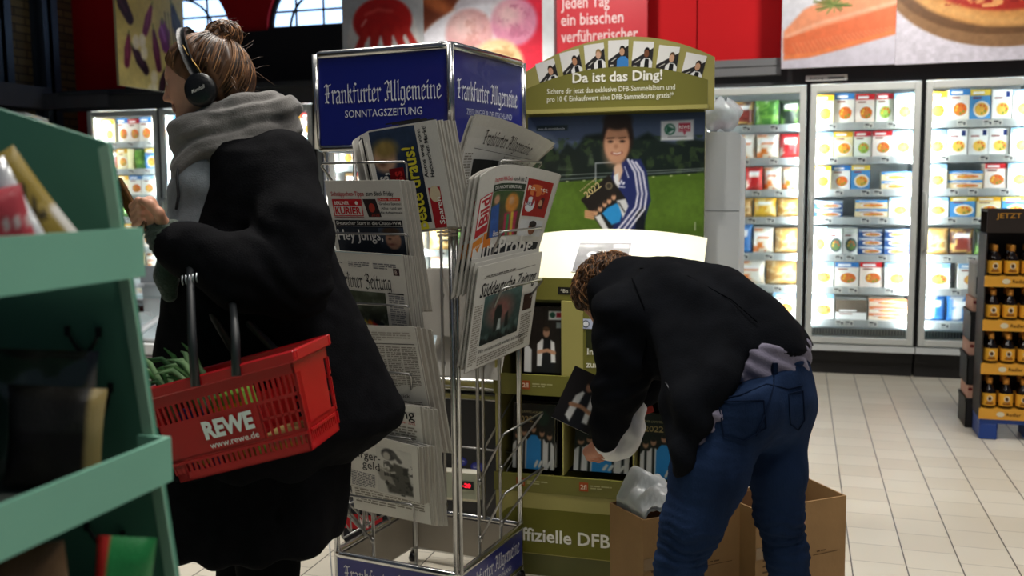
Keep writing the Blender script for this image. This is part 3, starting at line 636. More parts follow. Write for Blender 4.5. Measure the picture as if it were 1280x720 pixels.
rows_ = {5: ['', '', '', 'w', 'G', 'G', ''], 6: ['', 'wyw', 'orw', 'wWC', 'GGC', 'GGY', ''], 7: ['wyo', 'orw', 'bdw', 'wyr', 'CGY', 'WCG', ''], 8: ['MwMyr', 'rMwor', 'MrywM', 'owrbw', 'yrwMo', 'WWC', '']}
for x, k in xs_:
    fz = freezer(x, W_, nl[k], seed=k, lit=.8 if k != 8 else .55, tags=k > 6); stock(fz, W_, rows_[k], nm[k], k)
xs_ = [(-6.145, 11), (-5.392, 12), (-4.639, 13)]
nm = {11: 'freezer beyond green shelf', 12: 'freezer behind the phone', 13: 'freezer behind scarf'}
nl = {11: 'glass door freezer left of the woman, above the green shelf', 12: 'glass door freezer in front of the woman with headphones', 13: 'glass door freezer hidden behind the grey scarf'}
rows_ = {11: ['yoroy', 'MyGbo', 'gyowd', 'yGGYb', 'wyrw', 'WCWY', ''], 12: ['oybr', 'KBwn', 'Bbow', 'GBnw', 'ydwb', 'BWC', ''], 13: ['rMyr', 'wnrM', 'Mroy', 'wrM', '', '', '']}
for x, k in xs_:
    fz = freezer(x, .75, nl[k], seed=k, lit=1.2); stock(fz, .75, rows_[k], nm[k], k)
fz = freezer(0, .75, 'glass door freezer in the far left corner beyond green display', loc=(-5.62, 6.08, 0), rz=R(120), H=1.95, lit=.4, tags=False)
# ================================================================== NEWSPAPER RACK
RA, RB = .223, .239
RK = Matrix.Translation((-1.1835, 2.975, 0)) @ Matrix.Rotation(R(-8.5), 4, 'Z')
rack = thing('newspaper_rack', 'square chrome wire newspaper rack with blue sign header and blue base', 'rack'); rack.matrix_world = RK
WIRE = mat('rack_wire', '9c9b98', .3, .95, .08, 25)
NAVY = mat('navy_sign', '141f78', .32, 0, .05, 3, coat=.2)
NAVYD = mat('navy_sign_lettering', 'dfe3ea', .4)
GREYIN = mat('rack_inner_panel', '8a8378', .55, .1, .08, 6)
def rail(b, z, e, r, y=0):
    a, c = RA + e, RB + e; k = .03; P = []
    for sx, sy, a0 in ((1, -1, -90), (1, 1, 0), (-1, 1, 90), (-1, -1, 180)):
        for q in range(4): an = R(a0 + q * 30); P.append((sx * (a - k) + k * math.cos(an), sy * (c - k) + k * math.sin(an), z))
    b.tube(P, r, 8, closed=True)
HE = .016
b = MB()
b.bx(-RA - HE, RA + HE, -RB - HE, -RB - HE + .006, 1.53, 1.80); b.bx(-RA - HE, RA + HE, RB + HE - .006, RB + HE, 1.53, 1.80)
b.bx(RA + HE - .006, RA + HE, -RB - HE, RB + HE, 1.53, 1.80); b.bx(-RA - HE, -RA - HE + .006, -RB - HE, RB + HE, 1.53, 1.80)
sign = b.build('sign_header', NAVY, rack)
b = MB(); b.M = frame((-RA - HE, -RB - HE - .001, 1.53), (1, 0, 0), (0, 0, 1)); w = 2 * (RA + HE)
b.black('Frankfurter Allgemeine', .03, .128, .058, w - .06, 'e6e8ee'); b.text('SONNTAGSZEITUNG', w / 2 + .005, .083, .022, 'e6e8ee', w=.275, al='c')
b.build('lettering', PRINT, sign); b = MB()
b.M = frame((RA + HE + .001, -RB - HE, 1.53), (0, 1, 0), (0, 0, 1)); w = 2 * (RB + HE)
b.black('Frankfurter Allgemeine', .035, .128, .058, w - .085, 'e6e8ee'); b.text('ZEITUNG FÜR DEUTSCHLAND', w / 2, .085, .018, 'c6cad8', w=.32, al='c')
b.build('lettering', PRINT, sign)
b = MB()
for z, r in ((1.808, .013), (1.52, .011)): rail(b, z, HE, r)
b.build('header_rail', CHROME, rack)
for i, (sx, sy) in enumerate(((-1, -1), (1, -1), (1, 1), (-1, 1))):
    b = MB(); e = HE if False else 0
    if (sx, sy) == (1, -1):
        b.tube([(sx * RA, sy * RB, .03), (sx * RA, sy * RB, 1.53)], .009, 8); b.tube([(sx * RA + .016, sy * RB + .004, .2), (sx * RA + .016, sy * RB + .004, 1.53)], .007, 8)
    else: b.tube([(sx * RA, sy * RB, .03), (sx * RA, sy * RB, 1.53)], .010, 8)
    b.tube([(sx * (RA + HE), sy * (RB + HE), 1.52), (sx * (RA + HE), sy * (RB + HE), 1.81)], .012, 8)
    b.build('corner_post', CHROME, rack)
    b = MB(); b.lathe([(.016, 0), (.018, .01), (.012, .03)], (sx * RA, sy * RB, 0), 10); b.build('foot', BLACKP, rack)
for k in (-.08, .08):
    for sy in (-1, 1):
        b = MB(); b.tube([(k, sy * RB, .2), (k, sy * RB, 1.53)], .0055, 6); b.build('upright_wire', WIRE, rack)
    for sx in (-1, 1):
        b = MB(); b.tube([(sx * RA, k, .2), (sx * RA, k, 1.53)], .0055, 6); b.build('upright_wire', WIRE, rack)
# base tray: four panels, blue outside, grey inside
for i, (o, x, w) in enumerate((((-RA, -RB - .008, .055), (1, 0, 0), 2 * RA), ((RA + .008, -RB, .055), (0, 1, 0), 2 * RB), ((RA, RB + .008, .055), (-1, 0, 0), 2 * RA), ((-RA - .008, RB, .055), (0, -1, 0), 2 * RB))):
    b = MB(); b.M = frame(o, x, (0, 0, 1)); b.bx(0, w, 0, .135, -.006, 0); b.bx(0, w, 0, .135, -.012, -.0062, mi=1)
    p = b.build('base_panel', [NAVY, GREYIN], rack)
    if i < 2:
        b = MB(); b.M = frame(o, x, (0, 0, 1)); b.black('Frankfurter Allgemeine', .03, .06, .05, w - .06, 'e6e8ee', z=.0015)
        b.text(['SONNTAGSZEITUNG', 'ZEITUNG FÜR DEUTSCHLAND'][i], w / 2, .02, .017, 'd0d4e0', w=.28, al='c', z=.0015); b.build('lettering', PRINT, p)
b = MB(); rail(b, .2, .008, .0115); b.build('base_rail', CHROME, rack)
b = MB(); rail(b, .052, .008, .008); b.build('base_rail', CHROME, rack)
# wire holders: a straight front wire whose ends run down in a V to the uprights
def holder(face, z, half=.15, dep=.125, drop=.19, off=0):
    b = MB(); r = .0038
    def q(t, d, zz): return {'f': (t, -RB - d, zz), 'r': (RA + d, t, zz), 'b': (-t, RB + d, zz), 'l': (-RA - d, -t, zz)}[face]
    b.tube([q(-.08 + off * 0, .004, z - drop), q(-half + off, dep, z - .006), q(-half + .008 + off, dep + .003, z), q(half - .008 + off, dep + .003, z), q(half + off, dep, z - .006), q(.08, .004, z - drop)], r, 6)
    for s in (-.08, .08): b.tube([q(s, 0, z - drop - .01), q(s, .006, z - drop), q(s, 0, z - drop + .01)], .007, 6)
    b.build('wire_holder', WIRE, rack)
for z in (1.471, 1.262, 1.052, .85, .655, .453): holder('f', z)
for z in (1.475, 1.262, 1.09, .64, .45): holder('r', z, half=.155)
for z in (1.2, .95, .65, .42): holder('b', z); holder('l', z)
for k, (z, dz) in enumerate(((.42, .19),)):   # slanting lattice pocket on the far left face
    b = MB(); L0, L1 = -.2, .2
    for i in range(9):
        t = i / 8; y0 = L0 + (L1 - L0) * t
        b.tube([(-RA - .004, y0, .235), (-RA - .085, min(L1, y0 + .1), .40)], .0028, 5); b.tube([(-RA - .004, y0, .235), (-RA - .085, max(L0, y0 - .1), .40)], .0028, 5)
    for t in (0, .5, 1): b.tube([(-RA - .004 - .081 * t, L0, .235 + .165 * t), (-RA - .004 - .081 * t, L1, .235 + .165 * t)], .0035, 5)
    b.build('lattice_pocket', WIRE, rack)
b = MB(); b.tube([(-RA + .004 - .02, -RB - .024, .20 + .08), (-RA - .005, -RB - .028, .14), (-RA + .004, -RB - .03, .08), (-RA - .012, -RB - .028, .012)], .0025, 6)
b.build('cord', WHITEP, rack)

# ------------------------------------------------------------------ newspapers
PAPER = 'd3d1ca'; EDGE = ('bdb9b0', 'aeaaa2', 'c4c1b9', 'b2aca2')
def sheet_block(w, h, t, layers=4, nx=8, ny=8, seed=0, back=True):
    """A folded bundle: layers of paper, each slightly off the next; front face at z = 0."""
    b = MB(); rg = random.Random(seed)
    for k in range(layers):
        z1 = -t * k / layers; z0 = -t * (k + .82) / layers; dx = rg.uniform(-.004, .006) + .0035 * k; dy = rg.uniform(-.004, .003) - .002 * k
        if k == 0: dx = dy = 0
        c = PAPER if k == 0 else EDGE[k % 4]
        b.rect(dx, dy, w, h, c, z1, 0, nx, ny)
        x = [dx + w * i / nx for i in range(nx + 1)]; y = [dy + h * j / ny for j in range(ny + 1)]
        V = [(dx + w * i / nx, dy + h * j / ny, z0) for j in range(ny + 1) for i in range(nx + 1)]
        b.add(V, [(j * (nx + 1) + i, (j + 1) * (nx + 1) + i, (j + 1) * (nx + 1) + i + 1, j * (nx + 1) + i + 1) for j in range(ny) for i in range(nx)], 0, c)
        for xx in (x[0], x[-1]): b.add([(xx, yy, zz) for yy in y for zz in (z0, z1)], [(2 * j, 2 * j + 1, 2 * j + 3, 2 * j + 2) for j in range(ny)], 0, EDGE[(k + 1) % 4])
        for yy in (y[0], y[-1]): b.add([(xx, yy, zz) for xx in x for zz in (z0, z1)], [(2 * j, 2 * j + 1, 2 * j + 3, 2 * j + 2) for j in range(nx)], 0, EDGE[(k + 2) % 4])
    return b
def lay(o, face, t0, z_top, h, lean, dep, roll=0.0):
    """Put a bundle on a rack face: t0 = sheet's left edge along the face, z_top/dep = its top edge."""
    s, c = math.sin(lean), math.cos(lean)
    if face == 'f': x, y, org = Vector((1, 0, 0)), Vector((0, -s, c)), Vector((t0, -RB - dep, z_top))
    elif face == 'r': x, y, org = Vector((0, 1, 0)), Vector((s, 0, c)), Vector((RA + dep, t0, z_top))
    elif face == 'b': x, y, org = Vector((-1, 0, 0)), Vector((0, s, c)), Vector((t0, RB + dep, z_top))
    else: x, y, org = Vector((0, -1, 0)), Vector((-s, 0, c)), Vector((-RA - dep, t0, z_top))
    z = x.cross(y)
    if roll: x, y = x * math.cos(roll) + y * math.sin(roll), y * math.cos(roll) - x * math.sin(roll)
    M = Matrix((x, y, z)).transposed().to_4x4(); M.translation = org - y * h
    o.matrix_world = RK @ M; return o
def bundle(b, name, label, behind, face, t0, z_top, h, lean, dep, t, n=2, roll=0.0, step=None):
    o = b.build(name, PRINT); lay(o, face, t0, z_top, h, lean, dep, roll); tag(o, label, 'newspaper')
    zdir = o.matrix_world.to_3x3() @ Vector((0, 0, 1)); xd = o.matrix_world.to_3x3() @ Vector((1, 0, 0)); yd = o.matrix_world.to_3x3() @ Vector((0, 1, 0))
    for k in range(1, n + 1):
        c = dup(o); M = o.matrix_world.copy(); st = step or (.006, -.006)
        M.translation = o.matrix_world.translation - zdir * (t + .0025) * k + xd * st[0] * k + yd * st[1] * k
        c.matrix_world = M; tag(c, '%s, %s' % (['next copy', 'rearmost copy', 'last copy'][k - 1] if n > 1 else 'rear copy', behind), 'newspaper', 'newspapers in the wire rack')
    o['group'] = 'newspapers in the wire rack'
    return o
T = .011
# tabloid turned sideways, top of the left face
w, h = .33, .31; b = sheet_block(w, h, T, 4, 10, 10, 1)
P = Pic(60, 60, '20283a'); P.vgrad('31435f', '141a28'); P.ell(.4, .3, .2, .14, 'c9a184', soft=.04); P.ell(.44, .2, .2, .09, 'a08a4e', soft=.05); P.ell(.35, .34, .06, .03, '6a4a3a', soft=.03); P.poly([(.0, .55), (.35, .5), (.4, 1), (0, 1)], '11141c', .03); P.speck(8, .2, 2)
b.pic(P, .055, .02, .2, .285, .0006)
b.rect(.055, .0, .025, .3, '16181c', .0009); S = Matrix.Rotation(R(90), 4, 'Z')
def side(b, t, x, y, hh, col, w=None, bold=.01): b.M = Matrix.Translation((x, y, 0)) @ S; b.text(t, 0, 0, hh, col, w=w, bold=bold, z=.0014); b.M = None
side(b, 'Start in die Chaos-WM', .075, .03, .014, 'f2f2f0', w=.24); side(b, 'Hey Jungs,', .135, .01, .042, 'e8e6e2', w=.17, bold=.02)
b.rect(.142, .0, .05, .19, '7d1218', .0008); side(b, 'das muss', .185, .02, .036, 'd2302c', w=.16, bold=.02)
side(b, 'Beste draus!', .240, -.0, .042, 'd9cf3a', w=.245, bold=.022)
side(b, 'Autos weg vom', .272, .15, .013, '1c1c1e', w=.14); side(b, 'Hackeschen Markt?', .292, .15, .013, '1c1c1e', w=.15)
b.rect(.262, .0, .04, .12, 'a8222a', .0007); b.ell(.282, .1, .018, .024, 'd8c8a8', .001); side(b, 'Sparen', .298, .01, .016, 'f0eee8', w=.08); b.lines(.262, .012, .04, .04, 4, 'd0c0b0')
b.rect(.16, .318, .12, .004, '2a2a2c', .0006)
def curl_left(x, y, z):
    t = max(0, (.1 - x) / .1); a = t * 2.2; return (.1 - math.sin(a) * .045 if t else x, y - .03 * t, z + (1 - math.cos(a)) * .03) if t else (x, y, z)
b.warp(curl_left)
bundle(b, 'newspaper', 'tabloid turned sideways with yellow vertical headline, top of rack front', 'under the sideways tabloid with yellow headline', 'f', -.09, 1.555, h, R(9), .10, T, 2, R(6), (.014, -.004))
# tabloid with the boxed red masthead
w, h = .262, .40; b = sheet_block(w, h, T, 4, 4, 4, 2)
KM = Matrix.Translation((0, h * .3, 0)) @ Matrix.Diagonal((.865, .7, 1, 1)); b.M = KM
b.text('Schnäppchen-Tipps', .018, h - .066, .019, 'b3262c', w=.135, bold=.012); b.text('zum Black Friday', .162, h - .066, .019, '26262a', w=.11, bold=.012)
b.rect(.018, h - .155, .122, .075, 'c0202a', .0006); b.rect(.022, h - .151, .114, .067, 'd8d5cf', .0008); b.rect(.022, h - .1095, .114, .0255, 'bf2029', .001)
b.text('BERLINER', .027, h - .104, .015, 'f2efea', w=.06, bold=.014, z=.0014); b.text('KURIER', .026, h - .146, .031, 'bf2029', w=.106, bold=.03, z=.0014); b.ell(.118, h - .097, .006, .008, 'f2efea', .0014)
b.rect(.018, h - .162, .122, .003, '8a1a20', .0006); b.poly([(.145, h - .08), (.197, h - .08), (.212, h - .158), (.16, h - .158)], '2b2224', .0007); b.ell(.178, h - .118, .012, .02, 'a8382a', .001); b.text('2022', .172, h - .155, .012, 'b04030', z=.0012)
b.rect(.205, h - .089, .09, .0125, 'c8392f', .0006); b.text('Dein Extra', .208, h - .086, .007, 'f4e6e0', w=.08, z=.001)
for i, t in enumerate(('Großes Spezial:', 'Alles rund um', 'die Adventszeit')): b.text(t, .297, h - .106 - i * .019, .0105, '28282c', w=.088 - .006 * (i == 1), al='r', bold=.008)
b.rect(.016, h - .197, .275, .025, '17181c', .0006); b.text('Deutscher Start in die Chaos-WM', .022, h - .192, .0145, 'e4e2dc', w=.262, bold=.012, z=.001)
P = Pic(44, 36, '3a4250'); P.vgrad('4a5464', '2a303c'); P.ell(.55, .45, .3, .36, 'b98f78', soft=.04); P.ell(.5, .14, .34, .16, '4a3a30', soft=.05); P.ell(.42, .42, .05, .03, '3a2a24', soft=.03); P.ell(.45, .62, .12, .03, '8a5048', soft=.04); P.speck(6, .12, 1)
b.rect(.016, h - .40, .275, .20, '262d38', .0005); b.pic(P, .19, h - .30, .10, .095, .0009); b.text('Hey Jungs,', .02, h - .26, .047, 'e9e8e4', w=.185, bold=.012, z=.0012)
b.M = None
bundle(b, 'newspaper', 'tabloid with boxed red masthead and headline to the boys, rack front', 'behind the tabloid with boxed red masthead', 'f', -.128, 1.419, h, R(13), .14, T, 2, 0, (.007, -.004))
# broadsheet with blackletter masthead and rainbow armband picture
w, h = .268, .40; b = sheet_block(w, h, T, 4, 4, 4, 3); w = .305; b.M = Matrix.Diagonal((.875, 1, 1, 1))
b.rect(.005, h - .004, w - .01, .003, 'b9cbd0', .0004); b.lines(.0, h - .034, .06, .01, 2, '75757a', seed=3); b.lines(.085, h - .03, .085, .018, 3, '75757a', seed=4); b.lines(.185, h - .03, .09, .02, 3, '75757a', seed=5); b.rect(.262, h - .066, .024, .022, '3a2428', .0006); b.text('B', .269, h - .062, .012, 'd8c8c0')
b.black('Berliner Zeitung', .025, h - .112, .046, .225, '1c1c20', nib=.1)
P = Pic(90, 52, '3a4034'); P.vgrad('4a5240', '20241f'); P.blot(14, .5, '6a7466', 3, None, .2, .6); P.ell(.18, .14, .035, .05, 'a88068', soft=.02); P.poly([(.1, .2), (.26, .2), (.3, .42), (.06, .42)], '8f8f86', .02); P.line([(.3, .2), (.36, .4)], .03, '3a3a3a', .02)
for i, c in enumerate(('b04a9a', '7a4fb0', '3f7fc0', '3aa05a', 'd8c83a', 'd8742a', 'c03030')): P.line([(.12 + i * .1, .44), (.16 + i * .1, .58)], .1, c, .02)
P.line([(.1, .40), (.9, .5)], .03, 'c8c8c0', .02); P.poly([(.7, .36), (.9, .42), (.9, .48), (.7, .42)], '20262a', .01); P.speck(6, .15, 7)
b.pic(P, .02, h - .258, .2, .135, .0007); b.lines(.232, h - .128, .06, .11, 16, '85858a', seed=6); b.lines(.02, h - .27, .27, .12, 14, '85858a', seed=8)
b.rect(.23, h - .126, .064, .004, '2a2a2e', .0006)
b.M = None
bundle(b, 'newspaper', 'newspaper with blackletter masthead and rainbow armband photo, rack front', 'behind the newspaper with rainbow photo', 'f', -.128, 1.212, h, R(13), .143, T, 2, R(-2), (.008, -.006))
# text-only broadsheet
w, h = .29, .40; b = sheet_block(w, h, T, 5, 4, 4, 4)
b.rect(.01, h - .058, w - .02, .0025, '5a5652', .0006)
for i in range(5): b.lines(.012 + i * .055, h - .064, .05, .13, 22, '8a857d', seed=20 + i)
b.lines(.012, h - .018, w - .03, .03, 4, 'a8a49c', seed=30); b.text('Die Woche im Überblick', .012, h - .23, .012, '3a3836', w=.22); b.lines(.012, h - .24, w - .03, .12, 18, '8a857d', seed=31)
bundle(b, 'newspaper', 'newspaper page of plain grey text columns, below the rainbow photo', 'behind the plain text newspaper page', 'f', -.115, 0.985, h, R(13), .14, T, 2, R(2), (.009, -.008))
w, h = .28, .40; b = sheet_block(w, h, T, 5, 4, 4, 5)
b.text('zeitung', w - .02, h - .045, .034, '1d1d20', w=.15, al='r', bold=.008); b.text('Dezember 2022', w - .02, h - .062, .009, 'b83a34', w=.085, al='r'); b.lines(.012, h - .07, w - .03, .3, 34, '8a857d', seed=33)
bundle(b, 'newspaper', 'newspaper with bold sans masthead ending and red date line, low in rack', 'behind the newspaper with red date line', 'f', -.095, .77, h, R(13), .14, T, 2, R(-3), (.009, -.006))
# weekly with the pencil drawing
w, h = .315, .2; b = sheet_block(w, h, T, 5, 6, 5, 6)
b.text('W', .075, h - .05, .036, 'b8303a', w=.036, slant=.3); b.text('B', .075, h - .088, .028, 'b8303a', bold=.02, w=.018); b.text('ürger-', .096, h - .088, .028, '2b2b2e', w=.088); b.text('geld', .118, h - .122, .028, '2b2b2e', w=.062)
b.rect(0, 0, .055, h, 'c2cacb', .0004, nx=3, ny=4); b.lines(.006, h - .01, .044, h - .03, 22, 'a0a6a8', seed=41); b.lines(.075, h - .14, .085, .055, 9, '7c7c80', seed=42)
P = Pic(60, 84, 'c9c8c2'); P.ell(.36, .2, .2, .17, '4a4a4a', soft=.03); P.ell(.3, .26, .1, .12, 'b5b2aa', soft=.03); P.poly([(.5, .42), (.85, .5), (1, 1.3), (.3, 1.34), (.2, .9)], '55554f', .04); P.poly([(0, .72), (.3, .6), (.5, 1.1), (.1, 1.0)], '8d8b84', .03); P.line([(.1, .62), (.3, .78), (.5, .7)], .06, 'b0ada5', .02); P.blot(8, .55, '2e2e2c', 5, (.2, .4, 1, 1.36), .12, .7); P.line([(.5, .16), (.66, .34)], .12, '5a5a58', .03)
b.pic(P, .17, .005, .125, .165, .0006)
bundle(b, 'newspaper', 'weekly paper with pencil drawing of a seated woman, lowest on rack front', 'behind the weekly with pencil drawing', 'f', -.138, .675, h, R(15), .15, T, 2, R(-7), (.012, -.003))
# right face: broadsheet flopping outwards at the top
w, h = .43, .33
b = sheet_block(w, .30, .004, 2, 8, 6, 8); b.text('Wirtschaft', .22, .27, .014, '55504a', w=.11, slant=.2); b.lines(.02, .24, .38, .2, 18, '9a948a', seed=50)
o = b.build('newspaper', PRINT); lay(o, 'r', -.222, 1.625, .30, R(4), .012); tag(o, 'flat pinkish business section standing behind the flopping broadsheet', 'newspaper', 'newspapers in the wire rack')
b = sheet_block(w, h, T, 4, 14, 10, 9)
b.black('Frankfurter Allgemeine', .10, h - .085, .045, .27, '2c241e', nib=.1); b.rect(.06, h - .098, .34, .0015, '55504a'); b.rect(.07, h - .225, .16, .095, '1e201e', .0008, nx=4, ny=2); b.lines(.01, h - .11, .05, .18, 22, '8a847a', seed=51); b.lines(.25, h - .11, .16, .18, 22, '9a948a', seed=52)
def flop(x, y, z): t = x / .43; q = max(0, (y - .1) / .23); return (x - .02 * t * q, y - .085 * t * t * q - .012 * (1 - t), z + .08 * t * t * q + .05 * q * q)
b.warp(flop)
bundle(b, 'newspaper', 'pinkish broadsheet with blackletter masthead flopping outwards, top of right side', 'under the flopping broadsheet', 'r', -.265, 1.62, h, R(4), .055, T, 1, R(1), (.0, -.004))
w, h = .44, .36; b = sheet_block(w, h, T, 4, 14, 8, 10); BM_ = Matrix.Translation((0, h * .2, 0)) @ Matrix.Diagonal((1, .8, 1, 1)); b.M = BM_
b.rect(.02, h - .245, .075, .15, 'b3202c', .0006, nx=2); b.rect(.026, h - .215, .063, .115, 'e9e4de', .0008, nx=2); b.M = BM_ @ Matrix.Translation((.085, h - .215, 0)) @ S; b.text('Bild', .008, 0, .05, 'b3202c', w=.1, bold=.03, z=.0012); b.M = BM_
b.text('Der große WM-Check', .1, h - .06, .016, 'c03a40', w=.11, bold=.012); b.text('von A bis Z', .215, h - .06, .018, '26262a', w=.075, bold=.012)
P = Pic(60, 66, '2e4a2a'); P.vgrad('3d5a32', '5a3020'); P.poly([(.02, .35), (.28, .3), (.4, 1.1), (.1, 1.1)], '2f5aa8', .03); P.ell(.18, .2, .09, .11, 'c89a7a', soft=.03); P.ell(.68, .3, .2, .24, 'd08a3a', soft=.05); P.ell(.66, .24, .08, .1, 'c89a72', soft=.03); P.poly([(.5, .55), (.9, .5), (.9, 1.1), (.55, 1.1)], 'b02a50', .03); P.line([(.74, .55), (.8, 1.1)], .08, 'd8c040', .02); P.line([(.62, .6), (.66, 1.1)], .08, '3a8a4a', .02); P.speck(6, .15, 3)
b.rect(.1, h - .098, .19, .028, '2a3a2a', .0006, nx=4); b.text('DIE NACHT DER STARS', .11, h - .09, .012, 'f0eee8', w=.16, z=.001); b.pic(P, .1, h - .28, .19, .18, .0007)
b.rect(.298, h - .2, .125, .155, 'a3241c', .0006, nx=4); b.ell(.35, h - .09, .045, .025, 'd8743a', .0009); b.text('Rabatt', .305, h - .09, .018, 'f4ead8', w=.1, bold=.01, z=.0012); b.ell(.33, h - .15, .026, .032, 'dfe4ea', .001); b.text('38%', .312, h - .155, .016, '2a3a6a', w=.036, z=.0013); b.ell(.39, h - .14, .026, .025, '55201c', .001); b.ell(.383, h - .14, .01, .014, 'c89a78', .0012)
b.rect(.298, h - .285, .125, .07, 'd5d7da', .0006, nx=4); b.ell(.37, h - .25, .02, .03, '8a5a44', .001); b.ell(.37, h - .232, .02, .014, '2a2020', .0012); b.lines(.303, h - .225, .04, .05, 6, '3a4a80', seed=60)
b.rect(.015, h - .315, .06, .06, 'e08a2a', .0006); b.rect(.08, h - .32, .05, .07, 'd97a24', .0006); b.text('Exklusiv', .02, h - .29, .012, 'f8ecd8', w=.05, z=.001); b.text('Einst. Elf', .14, h - .275, .02, 'efece4', w=.055, bold=.01, z=.0012)
b.rect(.015, h - .36, .41, .05, '23262c', .0009, nx=6); b.text('Mut-Probe', .02, h - .358, .075, 'e8e6e0', w=.38, bold=.02, z=.0016)
b.M = None
def curlr(x, y, z): t = max(0, (x - .12) / .32); q = .35 + .65 * y / .36; return (x, y - .03 * (1 - min(1, x / .15)) ** 2 - .03 * t * t * q, z + .065 * t * t * q)
b.warp(curlr)
bundle(b, 'newspaper', 'colourful tabloid with red boxed logo and red advert, middle of right side', 'behind the colourful tabloid on right side', 'r', -.285, 1.455, h, R(12), .13, T, 2, R(3), (-.006, -.006))
w, h = .46, .325; b = sheet_block(w, h, T, 5, 4, 4, 11)
b.rect(.05, h - .042, .37, .002, '66625c', .0005); b.lines(.06, h - .032, .34, .008, 1, '6a6660', seed=70)
b.text('Süddeutsche Zeitung', .03, h - .098, .042, '1e1d1d', w=.40, slant=.32, bold=.012)
P = Pic(84, 66, '3c5452'); P.vgrad('4a6664', '22302e'); P.ell(.45, .3, .3, .22, 'a8605a', soft=.2, al=.7); P.blot(14, .5, '6a8280', 2, None, .2, .5); P.poly([(.3, .3), (.36, .2), (.46, .22), (.5, .34), (.48, .62), (.32, .64)], '1d2422', .02); P.poly([(.6, .4), (.66, .36), (.7, .6), (.6, .62)], '1d2422', .02); P.poly([(.42, .44), (.48, .44), (.5, .62), (.4, .62)], 'b8c4c4', .02)
for k in range(14): P.ell(.05 + k * .07, .72 + .03 * (k % 3), .035, .05, '151a1a', soft=.02)
P.speck(6, .12, 4); b.pic(P, .07, .07, .27, .155, .0007)
b.rect(.36, h - .19, .07, .055, '3a2420', .0006); b.lines(.36, h - .2, .08, .1, 13, '8a847a', seed=71); b.lines(.01, h - .12, .05, .19, 26, '9a948a', seed=72); b.text('Wir müssen noch warten auf morgen', .07, .045, .013, '3a3836', w=.33); b.lines(.07, .036, .34, .03, 4, '8a847a', seed=73)
bundle(b, 'newspaper', 'pale broadsheet with italic masthead and picture of towers, right side', 'behind the pale broadsheet with towers picture', 'r', -.285, 1.165, h, R(10), .115, T, 2, R(2), (.003, .008))
# rear side: the backs of two bundles
b = sheet_block(.3, .24, .03, 6, 3, 3, 12); b.lines(.02, .2, .26, .18, 20, '8a847a', seed=80); o = b.build('newspaper', PRINT); lay(o, 'b', .13, 1.1, .24, R(10), .09); tag(o, 'thick grey newspaper bundle on the rear side of the rack', 'newspaper', 'newspapers in the wire rack')
b = sheet_block(.28, .16, .012, 3, 3, 3, 13); b.rect(0, 0, .28, .16, 'a03a28', .0006); b.text('TV', .05, .05, .06, 'f0e6dc', z=.001, bold=.02); o = b.build('magazine', PRINT); lay(o, 'b', .14, .86, .16, R(25), .09); tag(o, 'red covered magazine on the rear side of the rack', 'magazine')
# ================================================================== FOOTBALL CARD DISPLAY
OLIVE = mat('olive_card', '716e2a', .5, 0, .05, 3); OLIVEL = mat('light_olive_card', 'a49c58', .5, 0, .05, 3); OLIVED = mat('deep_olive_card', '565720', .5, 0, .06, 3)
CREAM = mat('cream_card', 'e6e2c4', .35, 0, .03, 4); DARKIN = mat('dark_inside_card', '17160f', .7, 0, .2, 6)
DX, DY = -.66, 3.22
disp = thing('display_stand', 'olive green cardboard football display stand with boy poster and album trays', 'display', (DX, DY, 0))
def D(v): return (v[0] - DX, v[1] - DY, v[2])
class DB(MB):
    """Mesh in shop coordinates, stored relative to the display's base."""
    def build(s, *a, **k): s.V = [D(v) for v in s.V]; return MB.build(s, *a, **k)
X0, X1 = -1.03, -.33
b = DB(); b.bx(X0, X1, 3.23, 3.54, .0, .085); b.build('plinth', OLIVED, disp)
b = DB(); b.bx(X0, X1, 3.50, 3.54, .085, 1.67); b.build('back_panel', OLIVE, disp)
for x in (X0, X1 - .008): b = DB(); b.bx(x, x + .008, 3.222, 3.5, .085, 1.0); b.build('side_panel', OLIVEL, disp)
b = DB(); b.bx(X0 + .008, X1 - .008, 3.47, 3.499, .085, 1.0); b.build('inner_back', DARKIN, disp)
def arc(xl, xr, zl, zc, zr, n=24): return [(xl + (xr - xl) * i / n, (1 - i / n) * zl + i / n * zr + (zc - (zl + zr) / 2) * (1 - (2 * i / n - 1) ** 2)) for i in range(n + 1)]
def facing(y): return frame((0, y, 0), (1, 0, 0), (0, 0, 1))
b = DB(); b.M = facing(3.52); b.prism([(-.99, 1.66)] + arc(-.99, -.298, 1.818, 1.928, 1.842) + [(-.298, 1.66)], 0, .012); b.build('header_back', OLIVEL, disp)
b = DB(); b.M = facing(3.475); b.prism([(-.975, 1.675)] + arc(-.975, -.317, 1.752, 1.818, 1.760) + [(-.317, 1.675)], 0, .01)
hd = b.build('header_front', OLIVE, disp)
b = DB(); b.bx(-.975, -.317, 3.463, 3.50, 1.662, 1.676); b.build('header_ledge', OLIVEL, disp)
b = DB(); b.M = facing(3.4645)
b.text('Da ist das Ding!', -.637, 1.768, .034, 'f2f0e6', w=.325, bold=.022, al='c'); b.text('Sichere dir jetzt das exklusive DFB-Sammelalbum und', -.895, 1.731, .0185, 'eeeedd', w=.465, bold=.006); b.text('pro 10 € Einkaufswert eine DFB-Sammelkarte gratis!*', -.895, 1.703, .0185, 'eeeedd', w=.46, bold=.006)
b.build('lettering', PRINT, hd)
SKIN = ('d2a184', 'c48f6c', 'd8ac90', 'c79a7c', '7a4c34', 'd6a98c', 'cf9f80'); HAIRC = ('3a2a20', '241a16', '9a7a50', '1e1814', '15100e', '5a4230', '2a1e18')
